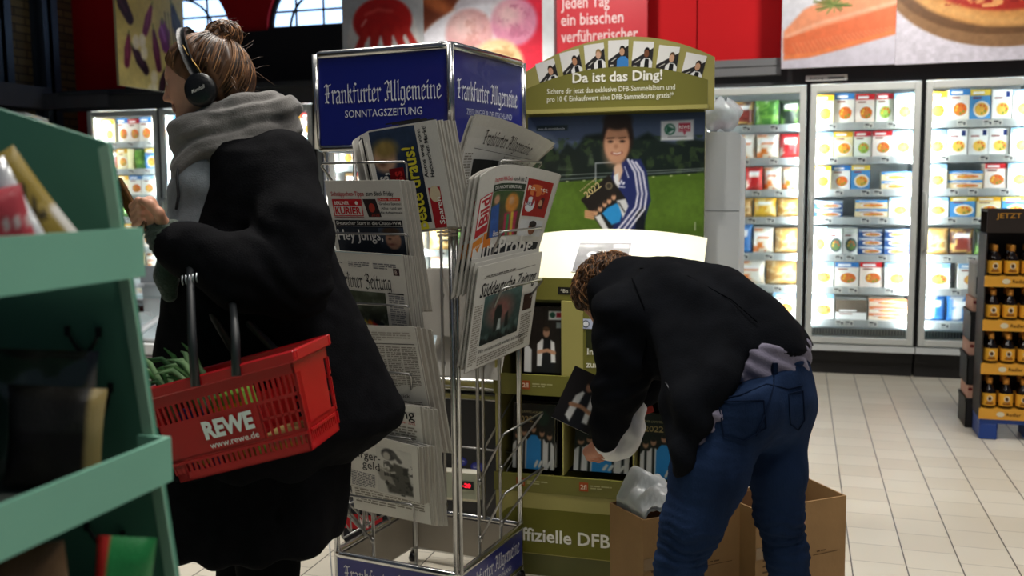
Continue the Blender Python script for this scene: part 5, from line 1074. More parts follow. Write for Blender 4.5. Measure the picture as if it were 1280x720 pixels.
# ================================================================== GREEN FOREGROUND DISPLAY
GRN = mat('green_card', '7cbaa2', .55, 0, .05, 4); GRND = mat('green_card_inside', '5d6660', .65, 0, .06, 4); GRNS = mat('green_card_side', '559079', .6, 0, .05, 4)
gd = thing('display_stand', 'sea green cardboard shelf display in the left foreground', 'display', (-1.2, .7, 0))
class GB(MB):
    def build(s, *a, **k): s.V = [(v[0] + 1.2, v[1] - .7, v[2]) for v in s.V]; return MB.build(s, *a, **k)
GY0, GY1 = .35, 1.10
def fr(z): return -.894 + (1.46 - z) * .123
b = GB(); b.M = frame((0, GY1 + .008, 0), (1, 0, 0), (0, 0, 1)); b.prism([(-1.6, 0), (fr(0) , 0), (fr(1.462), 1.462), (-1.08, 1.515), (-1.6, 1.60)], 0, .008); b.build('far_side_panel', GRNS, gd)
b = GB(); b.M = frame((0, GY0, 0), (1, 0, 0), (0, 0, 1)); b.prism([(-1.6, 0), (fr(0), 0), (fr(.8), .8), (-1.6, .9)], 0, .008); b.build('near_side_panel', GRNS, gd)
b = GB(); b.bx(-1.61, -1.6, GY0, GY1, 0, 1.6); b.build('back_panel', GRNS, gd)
b = GB(); b.M = frame((0, GY1 - .0005, 0), (1, 0, 0), (0, 0, 1)); b.prism([(fr(1.46) - .016, 1.455), (fr(.0) - .016, 0), (fr(0) + .001, 0), (fr(1.46) + .001, 1.462)], 0, .002); b.build('edge_strip', mat('green_card_edge', '9cc8ae', .5, 0, .04), gd)
for z0, z1, xo in ((1.283, 1.349, -.843), (1.003, 1.064, -.815), (.70, .765, -.785)):
    b = GB(); b.bx(xo - .006, xo, GY0 - .05, GY1 - .004, z0, z1); b.bx(xo - .05, xo - .006, GY1 - .010, GY1 - .004, z0, z1); b.build('tray_lip', GRN, gd)
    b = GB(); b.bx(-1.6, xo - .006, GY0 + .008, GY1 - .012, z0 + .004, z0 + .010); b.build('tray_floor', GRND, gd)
def hook(u, v, w, h, turn=0):
    p = on_y(u, v, GY1 - .004); b = GB(); b.tube([(p.x + (-w + 2 * w * i / 8) , GY1 - .006, p.z - h * (1 - ((i - 4) / 4) ** 2) + turn * (i - 4) / 4 * h) for i in range(9)], [.0022 + .0012 * (1 - abs(i - 4) / 4) for i in range(9)], 6)
    for s in (-1, 1): b.bx(p.x + s * w - .003, p.x + s * w + .003, GY1 - .009, GY1 - .004, p.z + s * turn * h - .006, p.z + s * turn * h + .008)
    b.build('tab_slot', BLACKP, gd)
for q in ((105, 415, .026, .028), (127, 502, .018, .02, 1), (132, 664, .03, .022, -.2)): hook(*q)
# goods on it
def bigbag(name, label, u, v, d, w, h, th, fn, rz, ry=0, mt=None, floor_z=1.293, cat='bag'):
    b = MB(); n = 16; nz = vnoise(n + 1, n + 1, 4, hash(label) % 97 if False else len(label))
    for s in (-1, 1):
        V, C = [], []
        for j in range(n + 1):
            for i in range(n + 1):
                a, c = i / n * 2 - 1, j / n * 2 - 1; t = th / 2 * math.sqrt(max(0, 1 - abs(a) ** 3)) * math.sqrt(max(0, 1 - abs(c) ** 3)) * (.7 + .6 * nz[j, i])
                V.append((a * w / 2 * (1 - .06 * (1 - c * c)), s * t, (c + 1) / 2 * h)); C.append(lin(fn((a + 1) / 2, (c + 1) / 2)))
        F = [(j * (n + 1) + i, j * (n + 1) + i + 1, (j + 1) * (n + 1) + i + 1, (j + 1) * (n + 1) + i) for j in range(n) for i in range(n)]
        b.add(V, F if s < 0 else [f[::-1] for f in F], 0, C, True)
    o = b.build(name, mt or print_mat('shiny_pouch')); p = at_d(u, v, d); p.z = floor_z + .001; o.location = p; o.rotation_euler = (0, ry, rz); tag(o, label, cat); return o
def brown(a, c): return '1c1812' if (.15 < a < .85 and .42 < c < .70 and (int(a * 17) + int(c * 23)) % 3) else 'd5d0ca' if .74 < c < .82 and a < .7 else 'e9e4dc' if a > .9 and c < .5 else 'b03028' if .3 < c < .4 and .3 < a < .6 else 'a8903e'
ob = bigbag('snack_bag', 'yellow brown snack bag with black lettering on the top tray', 78, 292, 1.24, .092, .165, .035, brown, R(30), R(-33))
bigbag('snack_bag', 'pink red snack pouch at the frame edge on the top tray', 4, 302, 1.14, .10, .105, .03, lambda a, c: 'f0e6e2' if .5 < c < .64 and (int(a * 13) % 2) else '6f9a50' if (a - .5) ** 2 + (c - .8) ** 2 < .012 else 'd2505a', R(30), R(-14))
CLEARP = glass_mat('clear_film', (.8, .82, .8), .16, .08)
o = bigbag('clear_bag', 'shiny silver white film bag between the snack bags on top tray', 54, 275, 1.165, .048, .15, .03, lambda a, c: 'ffffff', R(30), R(-24), mat('highlight_film', 'eef0f2', .18, .35, .05, 8, bump=.3, bscale=20))  # bright silver-white surface stands in for a lamp reflection on clear film
def dark(a, c): return 'b9a46a' if a > .86 else 'c0392b' if (.76 < a < .86 and c < .12) else '1a1210' if c < .62 else '2c2a26'
o = bigbag('snack_bag', 'dark fruit bag with pale cardboard edge on second tray', 66, 612, 1.25, .12, .135, .04, dark, R(28), R(6), None, 1.013)
o = bigbag('clear_bag', 'clear crinkled film bag with dark contents on second tray', 50, 600, 1.27, .14, .18, .05, lambda a, c: 'ffffff', R(26), R(4), glass_mat('clear_film_dull', (.62, .66, .62), .1, .15), 1.013)
bigbag('snack_bag', 'bright green snack bag on the lowest visible tray', 126, 768, 1.2, .07, .26, .04, lambda a, c: 'c0302a' if a < .2 and c > .5 else '2a8a4a', R(28), R(8), None, .712)
bigbag('snack_bag', 'brown and olive bread bag at bottom left tray', 40, 790, 1.14, .14, .27, .05, lambda a, c: '8fa03a' if (a - .5) ** 2 + (c - .5) ** 2 < .05 else '6b5236', R(28), R(-6), None, .712)
# ================================================================== SOFT-BODY MODELLING (blended rounded volumes -> one closed skin)
class Field:
    def __init__(s, lo, hi, h):
        s.lo = np.array(lo, np.float64); s.h = h; s.n = np.ceil((np.array(hi) - s.lo) / h).astype(int) + 1
        s.ax = [(s.lo[i] + h * np.arange(s.n[i])).astype(np.float32) for i in range(3)]
        s.D = np.full(s.n, 0.3, np.float32)
    def _sub(s, lo, hi):
        a = np.clip(np.floor((np.array(lo) - s.lo) / s.h).astype(int), 0, s.n); b = np.clip(np.ceil((np.array(hi) - s.lo) / s.h).astype(int) + 1, 0, s.n)
        sl = tuple(slice(int(a[i]), int(b[i])) for i in range(3))
        return sl, s.ax[0][sl[0]][:, None, None], s.ax[1][sl[1]][None, :, None], s.ax[2][sl[2]][None, None, :]
    def _put(s, sl, d, k, cut=False):
        A = s.D[sl]
        if A.size == 0: return
        if cut:
            B = -d
            s.D[sl] = np.maximum(A, B) if k <= 0 else -(np.minimum(-A, -B) - np.maximum(k - np.abs(A - B), 0) ** 2 / (4 * k))
        else:
            s.D[sl] = np.minimum(A, d) if k <= 0 else np.minimum(A, d) - np.maximum(k - np.abs(A - d), 0) ** 2 / (4 * k)
    def cone(s, a, b, ra, rb, k=.02, cut=False, flat=None):
        """capsule from a to b with radii ra, rb; flat=(axis, factor) thickens/thins it along a direction."""
        a = np.array(a, np.float64); b = np.array(b, np.float64); m = max(ra, rb) * (max(1, 1 / flat[1]) if flat else 1) + k + 2 * s.h
        sl, X, Y, Z = s._sub(np.minimum(a, b) - m, np.maximum(a, b) + m)
        ab = b - a; L2 = float(ab @ ab) + 1e-12
        px, py, pz = X - a[0], Y - a[1], Z - a[2]
        t = np.clip((px * ab[0] + py * ab[1] + pz * ab[2]) / L2, 0, 1)
        qx, qy, qz = px - t * ab[0], py - t * ab[1], pz - t * ab[2]; d2 = qx * qx + qy * qy + qz * qz
        if flat:
            n = np.array(flat[0], np.float64); n /= np.linalg.norm(n); dn = qx * n[0] + qy * n[1] + qz * n[2]; d2 = d2 + dn * dn * (flat[1] ** 2 - 1)
        s._put(sl, np.sqrt(d2) - (ra + (rb - ra) * t), k, cut); return s
    def chain(s, P, r, k=.02, **kw):
        for i in range(len(P) - 1): s.cone(P[i], P[i + 1], r[i], r[i + 1], k, **kw)
        return s
    def ell(s, c, r, k=.02, M=None, cut=False):
        """ellipsoid; M = 3x3 with the axes as columns."""
        c = np.array(c, np.float64); r = np.array(r, np.float64); m = float(r.max()) + k + 2 * s.h
        sl, X, Y, Z = s._sub(c - m, c + m); x, y, z = X - c[0], Y - c[1], Z - c[2]
        if M is not None:
            M = np.array(M); x, y, z = x * M[0, 0] + y * M[1, 0] + z * M[2, 0], x * M[0, 1] + y * M[1, 1] + z * M[2, 1], x * M[0, 2] + y * M[1, 2] + z * M[2, 2]
        k0 = np.sqrt((x / r[0]) ** 2 + (y / r[1]) ** 2 + (z / r[2]) ** 2); k1 = np.sqrt((x / r[0] ** 2) ** 2 + (y / r[1] ** 2) ** 2 + (z / r[2] ** 2) ** 2) + 1e-9
        s._put(sl, (k0 * (k0 - 1) / k1).astype(np.float32), k, cut); return s
    def loft(s, rows, ax, k=.02, n=2.0, cut=False):
        """stack of ellipses: rows of (z, cx, cy, ra, rb) where ra runs along the unit 2-vector ax and rb across it."""
        rows = sorted(rows); z = np.array([q[0] for q in rows]); m = max(max(q[3], q[4]) for q in rows) + k + .02
        cx = [q[1] for q in rows]; cy = [q[2] for q in rows]
        sl, X, Y, Z = s._sub((min(cx) - m, min(cy) - m, z[0] - k - .03), (max(cx) + m, max(cy) + m, z[-1] + k + .03))
        f = lambda j: np.interp(Z[0, 0], z, [q[j] for q in rows])[None, None, :].astype(np.float32)
        dx, dy = X - f(1), Y - f(2); u = np.abs(dx * ax[0] + dy * ax[1]); v = np.abs(-dx * ax[1] + dy * ax[0]); ra, rb = f(3), f(4)
        q = ((u / ra) ** n + (v / rb) ** n + 1e-9) ** (1 / n); g = np.sqrt((u / ra ** 2) ** 2 + (v / rb ** 2) ** 2) + 1e-4
        d = np.where(q > .35, q * (q - 1) / np.maximum(g, 1e-3), -np.minimum(ra, rb) * .65)
        d = np.maximum(d, np.maximum(z[0] - Z, Z - z[-1])); s._put(sl, d.astype(np.float32), k, cut); return s
    def fn(s, f, lo, hi, k=.0, cut=False):
        sl, X, Y, Z = s._sub(lo, hi); s._put(sl, f(X, Y, Z).astype(np.float32), k, cut); return s
    def mesh(s):
        D = s.D; S = D < 0; n = s.n
        c = [(i, j, k) for i in (0, 1) for j in (0, 1) for k in (0, 1)]
        cnt = np.zeros(n - 1, np.int8)
        for (i, j, k) in c: cnt += S[i:n[0] - 1 + i, j:n[1] - 1 + j, k:n[2] - 1 + k]
        act = np.argwhere((cnt > 0) & (cnt < 8)); idx = np.full(n - 1, -1, np.int64); idx[tuple(act.T)] = np.arange(len(act))
        val = np.stack([D[act[:, 0] + i, act[:, 1] + j, act[:, 2] + k] for (i, j, k) in c], 1).astype(np.float64)
        P = np.zeros((len(act), 3)); W = np.zeros(len(act))
        for a in range(8):
            for b in range(a + 1, 8):
                if sum(abs(c[a][q] - c[b][q]) for q in range(3)) != 1: continue
                x = (val[:, a] < 0) != (val[:, b] < 0); t = np.where(x, val[:, a] / np.where(x, val[:, a] - val[:, b], 1), 0)
                pa, pb = np.array(c[a]), np.array(c[b]); P += np.where(x[:, None], pa + t[:, None] * (pb - pa), 0); W += x
        V = s.lo + s.h * (act + P / W[:, None]); F = []
        for ax in range(3):
            u, w = (ax + 1) % 3, (ax + 2) % 3
            lo = [slice(0, -1) if q == ax else slice(1, -1) for q in range(3)]; hi = [slice(1, None) if q == ax else slice(1, -1) for q in range(3)]
            A, B = S[tuple(lo)], S[tuple(hi)]; e = np.argwhere(A != B)
            if len(e) == 0: continue
            fl = A[tuple(e.T)]; e[:, u] += 1; e[:, w] += 1; q = []
            for du, dw in ((-1, -1), (0, -1), (0, 0), (-1, 0)):
                g = e.copy(); g[:, u] += du; g[:, w] += dw; q.append(idx[tuple(g.T)])
            q = np.stack(q, 1); q[~fl] = q[~fl][:, ::-1]; F.append(q)
        return V, np.concatenate(F)
def vnormals(V, F):
    N = np.zeros_like(V); a, b, c, d = (V[F[:, i]] for i in range(4)); fnm = np.cross(c - a, d - b)
    for i in range(4): np.add.at(N, F[:, i], fnm)
    return N / (np.linalg.norm(N, axis=1)[:, None] + 1e-12)
def relax(V, F, it=2, f=.5):
    E = np.concatenate([F[:, [0, 1]], F[:, [1, 2]], F[:, [2, 3]], F[:, [3, 0]]])
    for _ in range(it):
        S = np.zeros_like(V); c = np.zeros(len(V)); np.add.at(S, E[:, 0], V[E[:, 1]]); np.add.at(S, E[:, 1], V[E[:, 0]]); np.add.at(c, E[:, 0], 1); np.add.at(c, E[:, 1], 1)
        V = V + f * (S / c[:, None] - V)
    return V
def nz3(V, freq, seed=0.0): return np.array([mnoise.noise((v[0] * freq[0] + seed, v[1] * freq[1] + seed, v[2] * freq[2] - seed)) for v in V])
def skin(name, VF, mats, base, parent=None, disp=None, col=None, it=2, mi=None):
    """VF: one (V, F) pair or several, joined in ONE mesh. disp(V, N) -> offset along the normal; col(V) -> colours."""
    VF = [VF] if isinstance(VF, tuple) else VF; VV, FF, CC, o = [], [], [], 0
    for V, F in VF:
        V = relax(V, F, it)
        if disp is not None: N = vnormals(V, F); V = V + N * disp(V, N)[:, None]
        VV.append(V); FF.append(F + o); o += len(V)
    V = np.concatenate(VV); F = np.concatenate(FF)
    me = bpy.data.meshes.new(name); me.from_pydata((V - np.array(base)).tolist(), [], F.tolist())
    for q in (mats if isinstance(mats, list) else [mats]): me.materials.append(q)
    me.polygons.foreach_set('use_smooth', np.ones(len(F), bool))
    if mi is not None: me.polygons.foreach_set('material_index', mi(V[F].mean(1)).astype(np.int32))
    at = me.color_attributes.new('ink', 'FLOAT_COLOR', 'POINT'); c = np.ones((len(V), 4), np.float32); c[:, :3] = col(V) if col else .5; at.data.foreach_set('color', c.ravel())
    me.update(); ob = bpy.data.objects.new(name, me); COL.objects.link(ob)
    if parent: ob.parent = parent
    else: ob.location = base
    return ob
def xform(VF, M):
    V, F = VF; A = np.array(M.to_3x3()); t = np.array(M.translation); return V @ A.T + t, F
def cloth_mat(name, col, rough=.85, weave=220, bump=.25, var=.12, sheen=.1, scale=14, bscale=None, spec=.2):
    return mat(name, col, rough, 0, var, scale, bump, bscale or weave, sheen=sheen, spec=spec)
SKINM = print_mat('skin', .5, .4)
_b = SKINM.node_tree.nodes['Principled BSDF']; _b.inputs['Subsurface Weight'].default_value = .12; _b.inputs['Subsurface Radius'].default_value = (.012, .005, .003); _b.inputs['Subsurface Scale'].default_value = .6
CR = Vector((math.cos(YAW), math.sin(YAW), 0)); CFW = Vector((-math.sin(YAW), math.cos(YAW), 0))    # level 'sideways' and 'away' directions of the aisle
def J(u, v, d): return np.array(at_d(u, v, d))
def head_mesh(female=True, h=.0035):
    """Head in its own axes: x forward, y to its left, z up, origin at the middle of the skull."""
    f = Field((-.13, -.1, -.19), (.14, .1, .13), h)
    f.ell((-.008, 0, .020), (.098, .076, .081), .01)                       # cranium
    f.ell((.03, 0, -.03), (.06, .062, .075), .03)                            # face mass
    f.cone((.045, 0, -.085), (.066, 0, -.1), .036, .022, .03)                # jaw to chin
    for s in (-1, 1):
        f.cone((-.005, s * .052, -.065), (.055, s * .02, -.098), .018, .016, .025)  # jaw line
        f.ell((.058, s * .038, -.035), (.022, .02, .02), .025)               # cheekbone
        f.cone((.083, s * .012, .01), (.073, s * .042, .012), .011, .009, .012)  # brow ridge
        f.ell((.089, s * .03, -.008), (.014, .014, .011), .01, cut=True)     # eye socket
        f.ell((.0745, s * .031, -.009), (.0125, .0125, .0125), .002)           # eyeball under lids
        f.cone((.084, s * .019, -.004), (.079, s * .044, -.007), .0038, .003, .004)  # upper lid
        f.ell((-.012, s * .077, -.02), (.018, .008, .03), .008); f.ell((-.01, s * .084, -.02), (.01, .005, .018), .003, cut=True)   # ear
    f.cone((.088, 0, .004), (.106, 0, -.04), .007, .0095, .012)              # nose bridge
    f.ell((.104, 0, -.044), (.012, .011, .009), .008)
    for s in (-1, 1): f.ell((.094, s * .011, -.047), (.010, .007, .008), .005)
    f.cone((.09, 0, -.055), (.091, 0, -.065), .006, .005, .01)
    f.cone((.088, -.016, -.071), (.088, .016, -.071), .005, .005, .004); f.ell((.0905, 0, -.0695), (.0065, .014, .0045), .003)   # upper lip
    f.ell((.0895, 0, -.0795), (.0065, .014, .0055), .004)                     # lower lip
    f.cone((.1, -.016, -.0748), (.1, .016, -.0748), .0017, .0017, .002, cut=True)
    f.ell((.080, 0, -.092), (.008, .012, .004), .006, cut=True)
    f.ell((.074, 0, -.105), (.017, .02, .015), .012)                         # chin
    f.cone((-.025, 0, -.05), (-.045, 0, -.17), .056 if female else .062, .052 if female else .06, .03)   # neck
    return f.mesh()
def face_ink(V, base=(.80, .60, .50), lip=(.62, .33, .30), brow=(.28, .19, .13)):
    """natural colouring of skin, lips, brows and eyes in head axes."""
    C = np.tile(np.array(lin(base)), (len(V), 1)); x, y, z = V.T
    def mixc(m, c): C[:] = C * (1 - m[:, None]) + np.array(lin(c)) * m[:, None]
    mixc(.35 * np.exp(-(((x - .06) / .03) ** 2 + ((np.abs(y) - .04) / .02) ** 2 + ((z + .045) / .02) ** 2)), (.78, .45, .40))
    mixc(np.clip(1.4 * np.exp(-((y / .017) ** 4 + ((z + .0745) / .0085) ** 4)) * (x > .078), 0, 1), lip)
    mixc(np.clip(1.2 * np.exp(-(((np.abs(y) - .028) / .018) ** 4 + ((z - .0145 + .2 * np.abs(np.abs(y) - .028)) / .004) ** 2)) * (x > .06), 0, .8), brow)
    mixc(np.clip(1.5 * np.exp(-(((np.abs(y) - .031) / .012) ** 4 + ((z + .0095) / .0045) ** 4)) * (x > .07), 0, 1), (.85, .83, .80))
    mixc(np.clip(1.6 * np.exp(-(((np.abs(y) - .031) / .0052) ** 4 + ((z + .0095) / .005) ** 4)) * (x > .07), 0, 1), (.16, .13, .1))
    mixc(np.clip(1.2 * np.exp(-(((np.abs(y) - .031) / .014) ** 4 + ((z + .0045) / .0014) ** 2)) * (x > .07), 0, .85), (.15, .1, .08))
    return C
def hand_field(f, wrist, knuck, side, curl_pts, thumb, r=.0088):
    """palm from wrist to the knuckle line; curl_pts = four lists of finger joints; thumb = its joints."""
    w = np.array(wrist); kn = [np.array(q) for q in knuck]
    for q in kn: f.cone(w, q, .020, .0125, .018)
    f.cone(kn[0], kn[-1], .0115, .0105, .012)
    for k, P in enumerate(curl_pts): sc = (1, 1.03, .98, .86)[k]; f.chain([kn[k]] + [np.array(q) for q in P], [r * 1.15 * sc] + [r * sc * (1 - .09 * j) for j in range(len(P))], .004)
    f.chain([np.array(q) for q in thumb], [.015, .0115, .0105, .0085][:len(thumb)], .008)
def strand(b, P, r0, r1, col, n=5):
    k = len(P); b.tube(P, [r0 + (r1 - r0) * i / (k - 1) for i in range(k)], n, col=col)
HAIRM = print_mat('hair', .42, .45)
# ================================================================== WOMAN WITH HEADPHONES AND BASKET
WD = 2.45
wb = J(322, 690, WD); WBASE = (wb[0], wb[1], 0.0)
a_, p_ = R(3), R(9)
fwh = -CR * math.cos(a_) + CFW * math.sin(a_); hz = Vector((0, 0, 1)); hl = hz.cross(fwh)
hf = fwh * math.cos(p_) - hz * math.sin(p_); hu = hf.cross(hl)
HM = Matrix((hf, hl, hu)).transposed().to_4x4(); HM = HM @ Matrix.Diagonal((.94, .94, .94, 1)); HM.translation = Vector(J(252, 95, WD)); HI = HM.inverted()
ax2 = (CR.x, CR.y)
def rowspx(rows, d=WD):
    out = []
    for v, ul, ur, rb in rows:
        p = J((ul + ur) / 2, v, d); out.append((p[2], p[0], p[1], (ur - ul) / 2 * d / FPX, rb))
    return out
def drop(p, z): q = np.array(p).copy(); q[2] = z; return q
# --- the body: head, neck, trunk, arms, hand and legs
hv, hF = head_mesh(True)
ink_head = face_ink(hv)
f = Field((WBASE[0] - .45, WBASE[1] - .5, 0.0), (WBASE[0] + .45, WBASE[1] + .5, 1.72), .014)
f.loft(rowspx([(205, 275, 340, .12), (260, 250, 350, .12), (360, 245, 352, .12), (420, 235, 360, .14), (480, 240, 355, .14)]), ax2, .03)
nk = np.array(HM @ Vector((-.04, 0, -.13))); f.cone(nk, J(300, 215, WD), .052, .07, .03)
LEGS = [[J(322, 450, 2.38), J(334, 640, 2.37), J(338, 800, 2.40)], [J(308, 450, 2.54), J(310, 640, 2.54), J(305, 800, 2.55)]]
for L in LEGS: L.append(drop(L[2] + np.array(-CR) * .0, .05)); f.chain(L, [.085, .058, .042, .038], .03)
ARM = [J(345, 212, 2.33), J(366, 350, 2.21), J(205, 291, 2.2)]; f.chain(ARM, [.05, .042, .026], .02)
RARM = [J(318, 212, 2.6), J(345, 350, 2.68), J(245, 395, 2.58)]; f.chain(RARM, [.05, .042, .028], .02)
core = f.mesh()
g = Field(np.minimum(J(150, 230, 2.3), J(215, 310, 2.05)) - .03, np.maximum(J(150, 230, 2.3), J(215, 310, 2.05)) + .03, .0022)
kn = [J(187, 253 + 8.2 * k, 2.185) for k in range(4)]
hand_field(g, J(206, 292, 2.2), kn, 1, [[J(173 + k, 251 + 8.4 * k, 2.165), J(165.5 + k, 258 + 8 * k, 2.185), J(172, 264 + 7.5 * k, 2.215)] for k in range(4)],
           [J(205, 281, 2.18), J(198, 266, 2.15), J(188, 256, 2.145), J(179, 251, 2.155)], .0085)
HANDW = g.mesh()
headw = xform((hv, hF), HM)
person = skin('person', [headw, core, HANDW], SKINM, WBASE, it=1, col=lambda V: np.concatenate([ink_head, np.tile(np.array(lin((.80, .58, .47))), (len(V) - len(ink_head), 1))]))
tag(person, 'woman in black coat with grey scarf and hair bun, walking left holding phone', 'person')
# --- hair
hf_ = Field((-.19, -.13, -.16), (.14, .13, .22), .0038)
bun = HI @ Vector(J(279, 45, WD + .01))
hf_.ell((-.012, 0, .022), (.106, .086, .087), .0); hf_.ell((-.060, 0, -.014), (.082, .08, .085), .03); hf_.cone((-.055, 0, -.05), (-.07, 0, -.115), .062, .04, .03)
hf_.ell((.125, 0, -.052), (.108, .2, .104), .012, cut=True); hf_.ell((.03, 0, -.115), (.075, .2, .062), .015, cut=True)
hf_.cone((-.04, 0, .085), tuple(bun), .026, .026, .012); hf_.ell(tuple(bun), (.048, .042, .040), .006)
hv2 = hf_.mesh()
from mathutils.bvhtree import BVHTree
HB = BVHTree.FromPolygons(hv2[0].tolist(), hv2[1].tolist())
def on_hair(p, off): q = HB.find_nearest(p); return q[0] + q[1] * off if q[0] is not None else p
def hair_disp(V, N):
    L = (np.array(HI.to_3x3()) @ V.T).T + np.array(HI.translation); q = L - np.array(bun); ang = np.arctan2(q[:, 1], q[:, 0]) * 14 + nz3(L, (25, 25, 25)) * 3
    return .0022 * np.sin(ang) + .0035 * nz3(L, (30, 30, 30), 4)
HC = [(.20, .125, .07), (.33, .21, .12), (.46, .31, .19), (.60, .43, .28)]
def hair_col(V):
    n = nz3(V, (70, 70, 25)); n2 = nz3(V, (14, 14, 14), 9); t = np.clip(.5 + n * .6 + n2 * .3, 0, 1)[:, None]
    return np.array(lin(HC[0])) * (1 - t) + np.array(lin(HC[2])) * t
hair = skin('hair', xform(hv2, HM), HAIRM, WBASE, person, hair_disp, hair_col, 2)
b = MB(); rs = random.Random(11); cen = Vector((-.027, 0, .006)); rad = Vector((.111, .090, .097))
def onskull(d, k=1.0): d = d.normalized(); r = 1 / math.sqrt((d.x / rad.x) ** 2 + (d.y / rad.y) ** 2 + (d.z / rad.z) ** 2); return cen + d * r * k
bd_ = (bun - cen).normalized()
for i in range(560):
    s = rs.choice((-1, 1)); t = rs.random()
    if i < 260: d0 = Vector((.75 - 1.05 * t + rs.uniform(-.05, .05), s * (.25 + .75 * min(1, t * 1.3)) * rs.uniform(.5, 1), .62 - .9 * t + .25 * (1 - t)))
    elif i < 400: d0 = Vector((-.45 - .6 * t, s * rs.uniform(.1, .95), -.75 + .5 * t))
    else: d0 = Vector((.9, s * rs.uniform(.02, 1.0), rs.uniform(.2, .75)))
    P = []
    for j in range(9):
        q = j / 8; d = d0.normalized().slerp(bd_, q * .93, ) if d0.normalized().dot(bd_) > -.99 else d0; P.append(on_hair(onskull(d, 1.03), .0005 + .004 * rs.random() * math.sin(PI * q)))
    c = rs.choice(HC); kk = rs.uniform(.6, 1.35); strand(b, [HM @ p for p in P], rs.uniform(.0008, .0018), .0009, tuple(min(1, x * kk) for x in c), 4)
for i in range(110):                                    # twisted bun
    th0 = rs.uniform(0, 6.28); ph = rs.uniform(-1.2, 1.2); P = []
    for j in range(10):
        th = th0 + j * .32; k = 1.04 + .12 * rs.random(); ph2 = ph + .25 * math.sin(th * 2 + i)
        P.append(bun + Vector((.047 * math.cos(th) * math.cos(ph2), .042 * math.sin(ph2), .038 * math.sin(th) * math.cos(ph2))) * k)
    kk = rs.uniform(.7, 1.3); strand(b, [HM @ p for p in P], .0022, .0014, tuple(min(1, x * kk) for x in rs.choice(HC)), 4)
for i in range(46):                                    # loose wisps
    d0 = Vector((rs.uniform(-1, .1), rs.choice((-1, 1)) * rs.uniform(.2, 1), rs.uniform(-.7, .9))).normalized(); p = onskull(d0, 1.02) if i > 14 else bun + Vector((rs.uniform(-.03, .03), .02, .03)); P = [p]
    dv = (d0 + Vector((rs.uniform(-.8, .2), rs.uniform(-.4, .4), rs.uniform(-.8, .5)))).normalized()
    for j in range(5): P.append(P[-1] + dv * .011 + Vector((rs.uniform(-.004, .002), rs.uniform(-.003, .003), rs.uniform(-.005, .003))))
    strand(b, [HM @ q for q in P], .0006, .0003, (.36, .25, .16), 3)
b.V = [(v[0] - WBASE[0], v[1] - WBASE[1], v[2]) for v in b.V]; b.build('hair_strands', HAIRM, hair)
# --- coat with its sleeves
COAT = cloth_mat('black_wool_coat', '0d0d10', .95, 260, .25, .25, 0, 30, spec=.07); TROU = cloth_mat('black_trousers', '08090a', .95, 200, .15, .2, 0, 25, spec=.05)
f = Field((WBASE[0] - .55, WBASE[1] - .6, .55), (WBASE[0] + .6, WBASE[1] + .55, 1.66), .0095)
f.loft(rowspx([(166, 268, 345, .10), (176, 260, 366, .15), (190, 266, 380, .185), (215, 268, 391, .20), (250, 264, 400, .205), (300, 240, 411, .21), (335, 214, 424, .21), (400, 203, 451, .20), (450, 199, 475, .195), (490, 197, 493, .20), (515, 196, 503, .205), (532, 196, 500, .205), (548, 196, 476, .20), (566, 198, 446, .195), (576, 200, 436, .19)]), ax2, .03, 2.1)
f.chain([J(350, 205, 2.36), J(366, 288, 2.25), J(362, 350, 2.21), J(300, 340, 2.175), J(240, 314, 2.185), J(222, 307, 2.195)], [.088, .089, .088, .082, .062, .056], .035)
f.chain([J(318, 205, 2.6), J(345, 300, 2.66), J(340, 355, 2.68), J(250, 400, 2.58)], [.085, .088, .085, .06], .035)
def coat_disp(V, N):
    z = V[:, 2]; q = (V @ np.array(CR)) ; a = np.arctan2((V - np.array(wb)) @ np.array(CFW), q - float(np.array(wb) @ np.array(CR)))
    fold = np.sin(a * 7 + nz3(V, (3, 3, 2)) * 4) * .010 * np.clip((1.3 - z) / .6, 0, 1)
    sl = np.exp(-((V - J(360, 345, 2.2)) ** 2).sum(1) / .03); wr = np.sin((z * 70 + q * 55) + nz3(V, (9, 9, 9)) * 5) * .005 * sl
    return fold + wr + .006 * nz3(V, (7, 7, 9), 3) + .0025 * nz3(V, (25, 25, 25), 7)
coat = skin('coat', f.mesh(), COAT, WBASE, person, coat_disp)
b = MB()
P = [J(312, 186, 2.30), J(330, 196, 2.285), J(346, 222, 2.27), J(352, 262, 2.225)]; b.tube([(q[0] - WBASE[0], q[1] - WBASE[1], q[2]) for q in P], .0022, 5); b.build('shoulder_seam', mat('seam_black', '08090a', .95, spec=.02), coat)
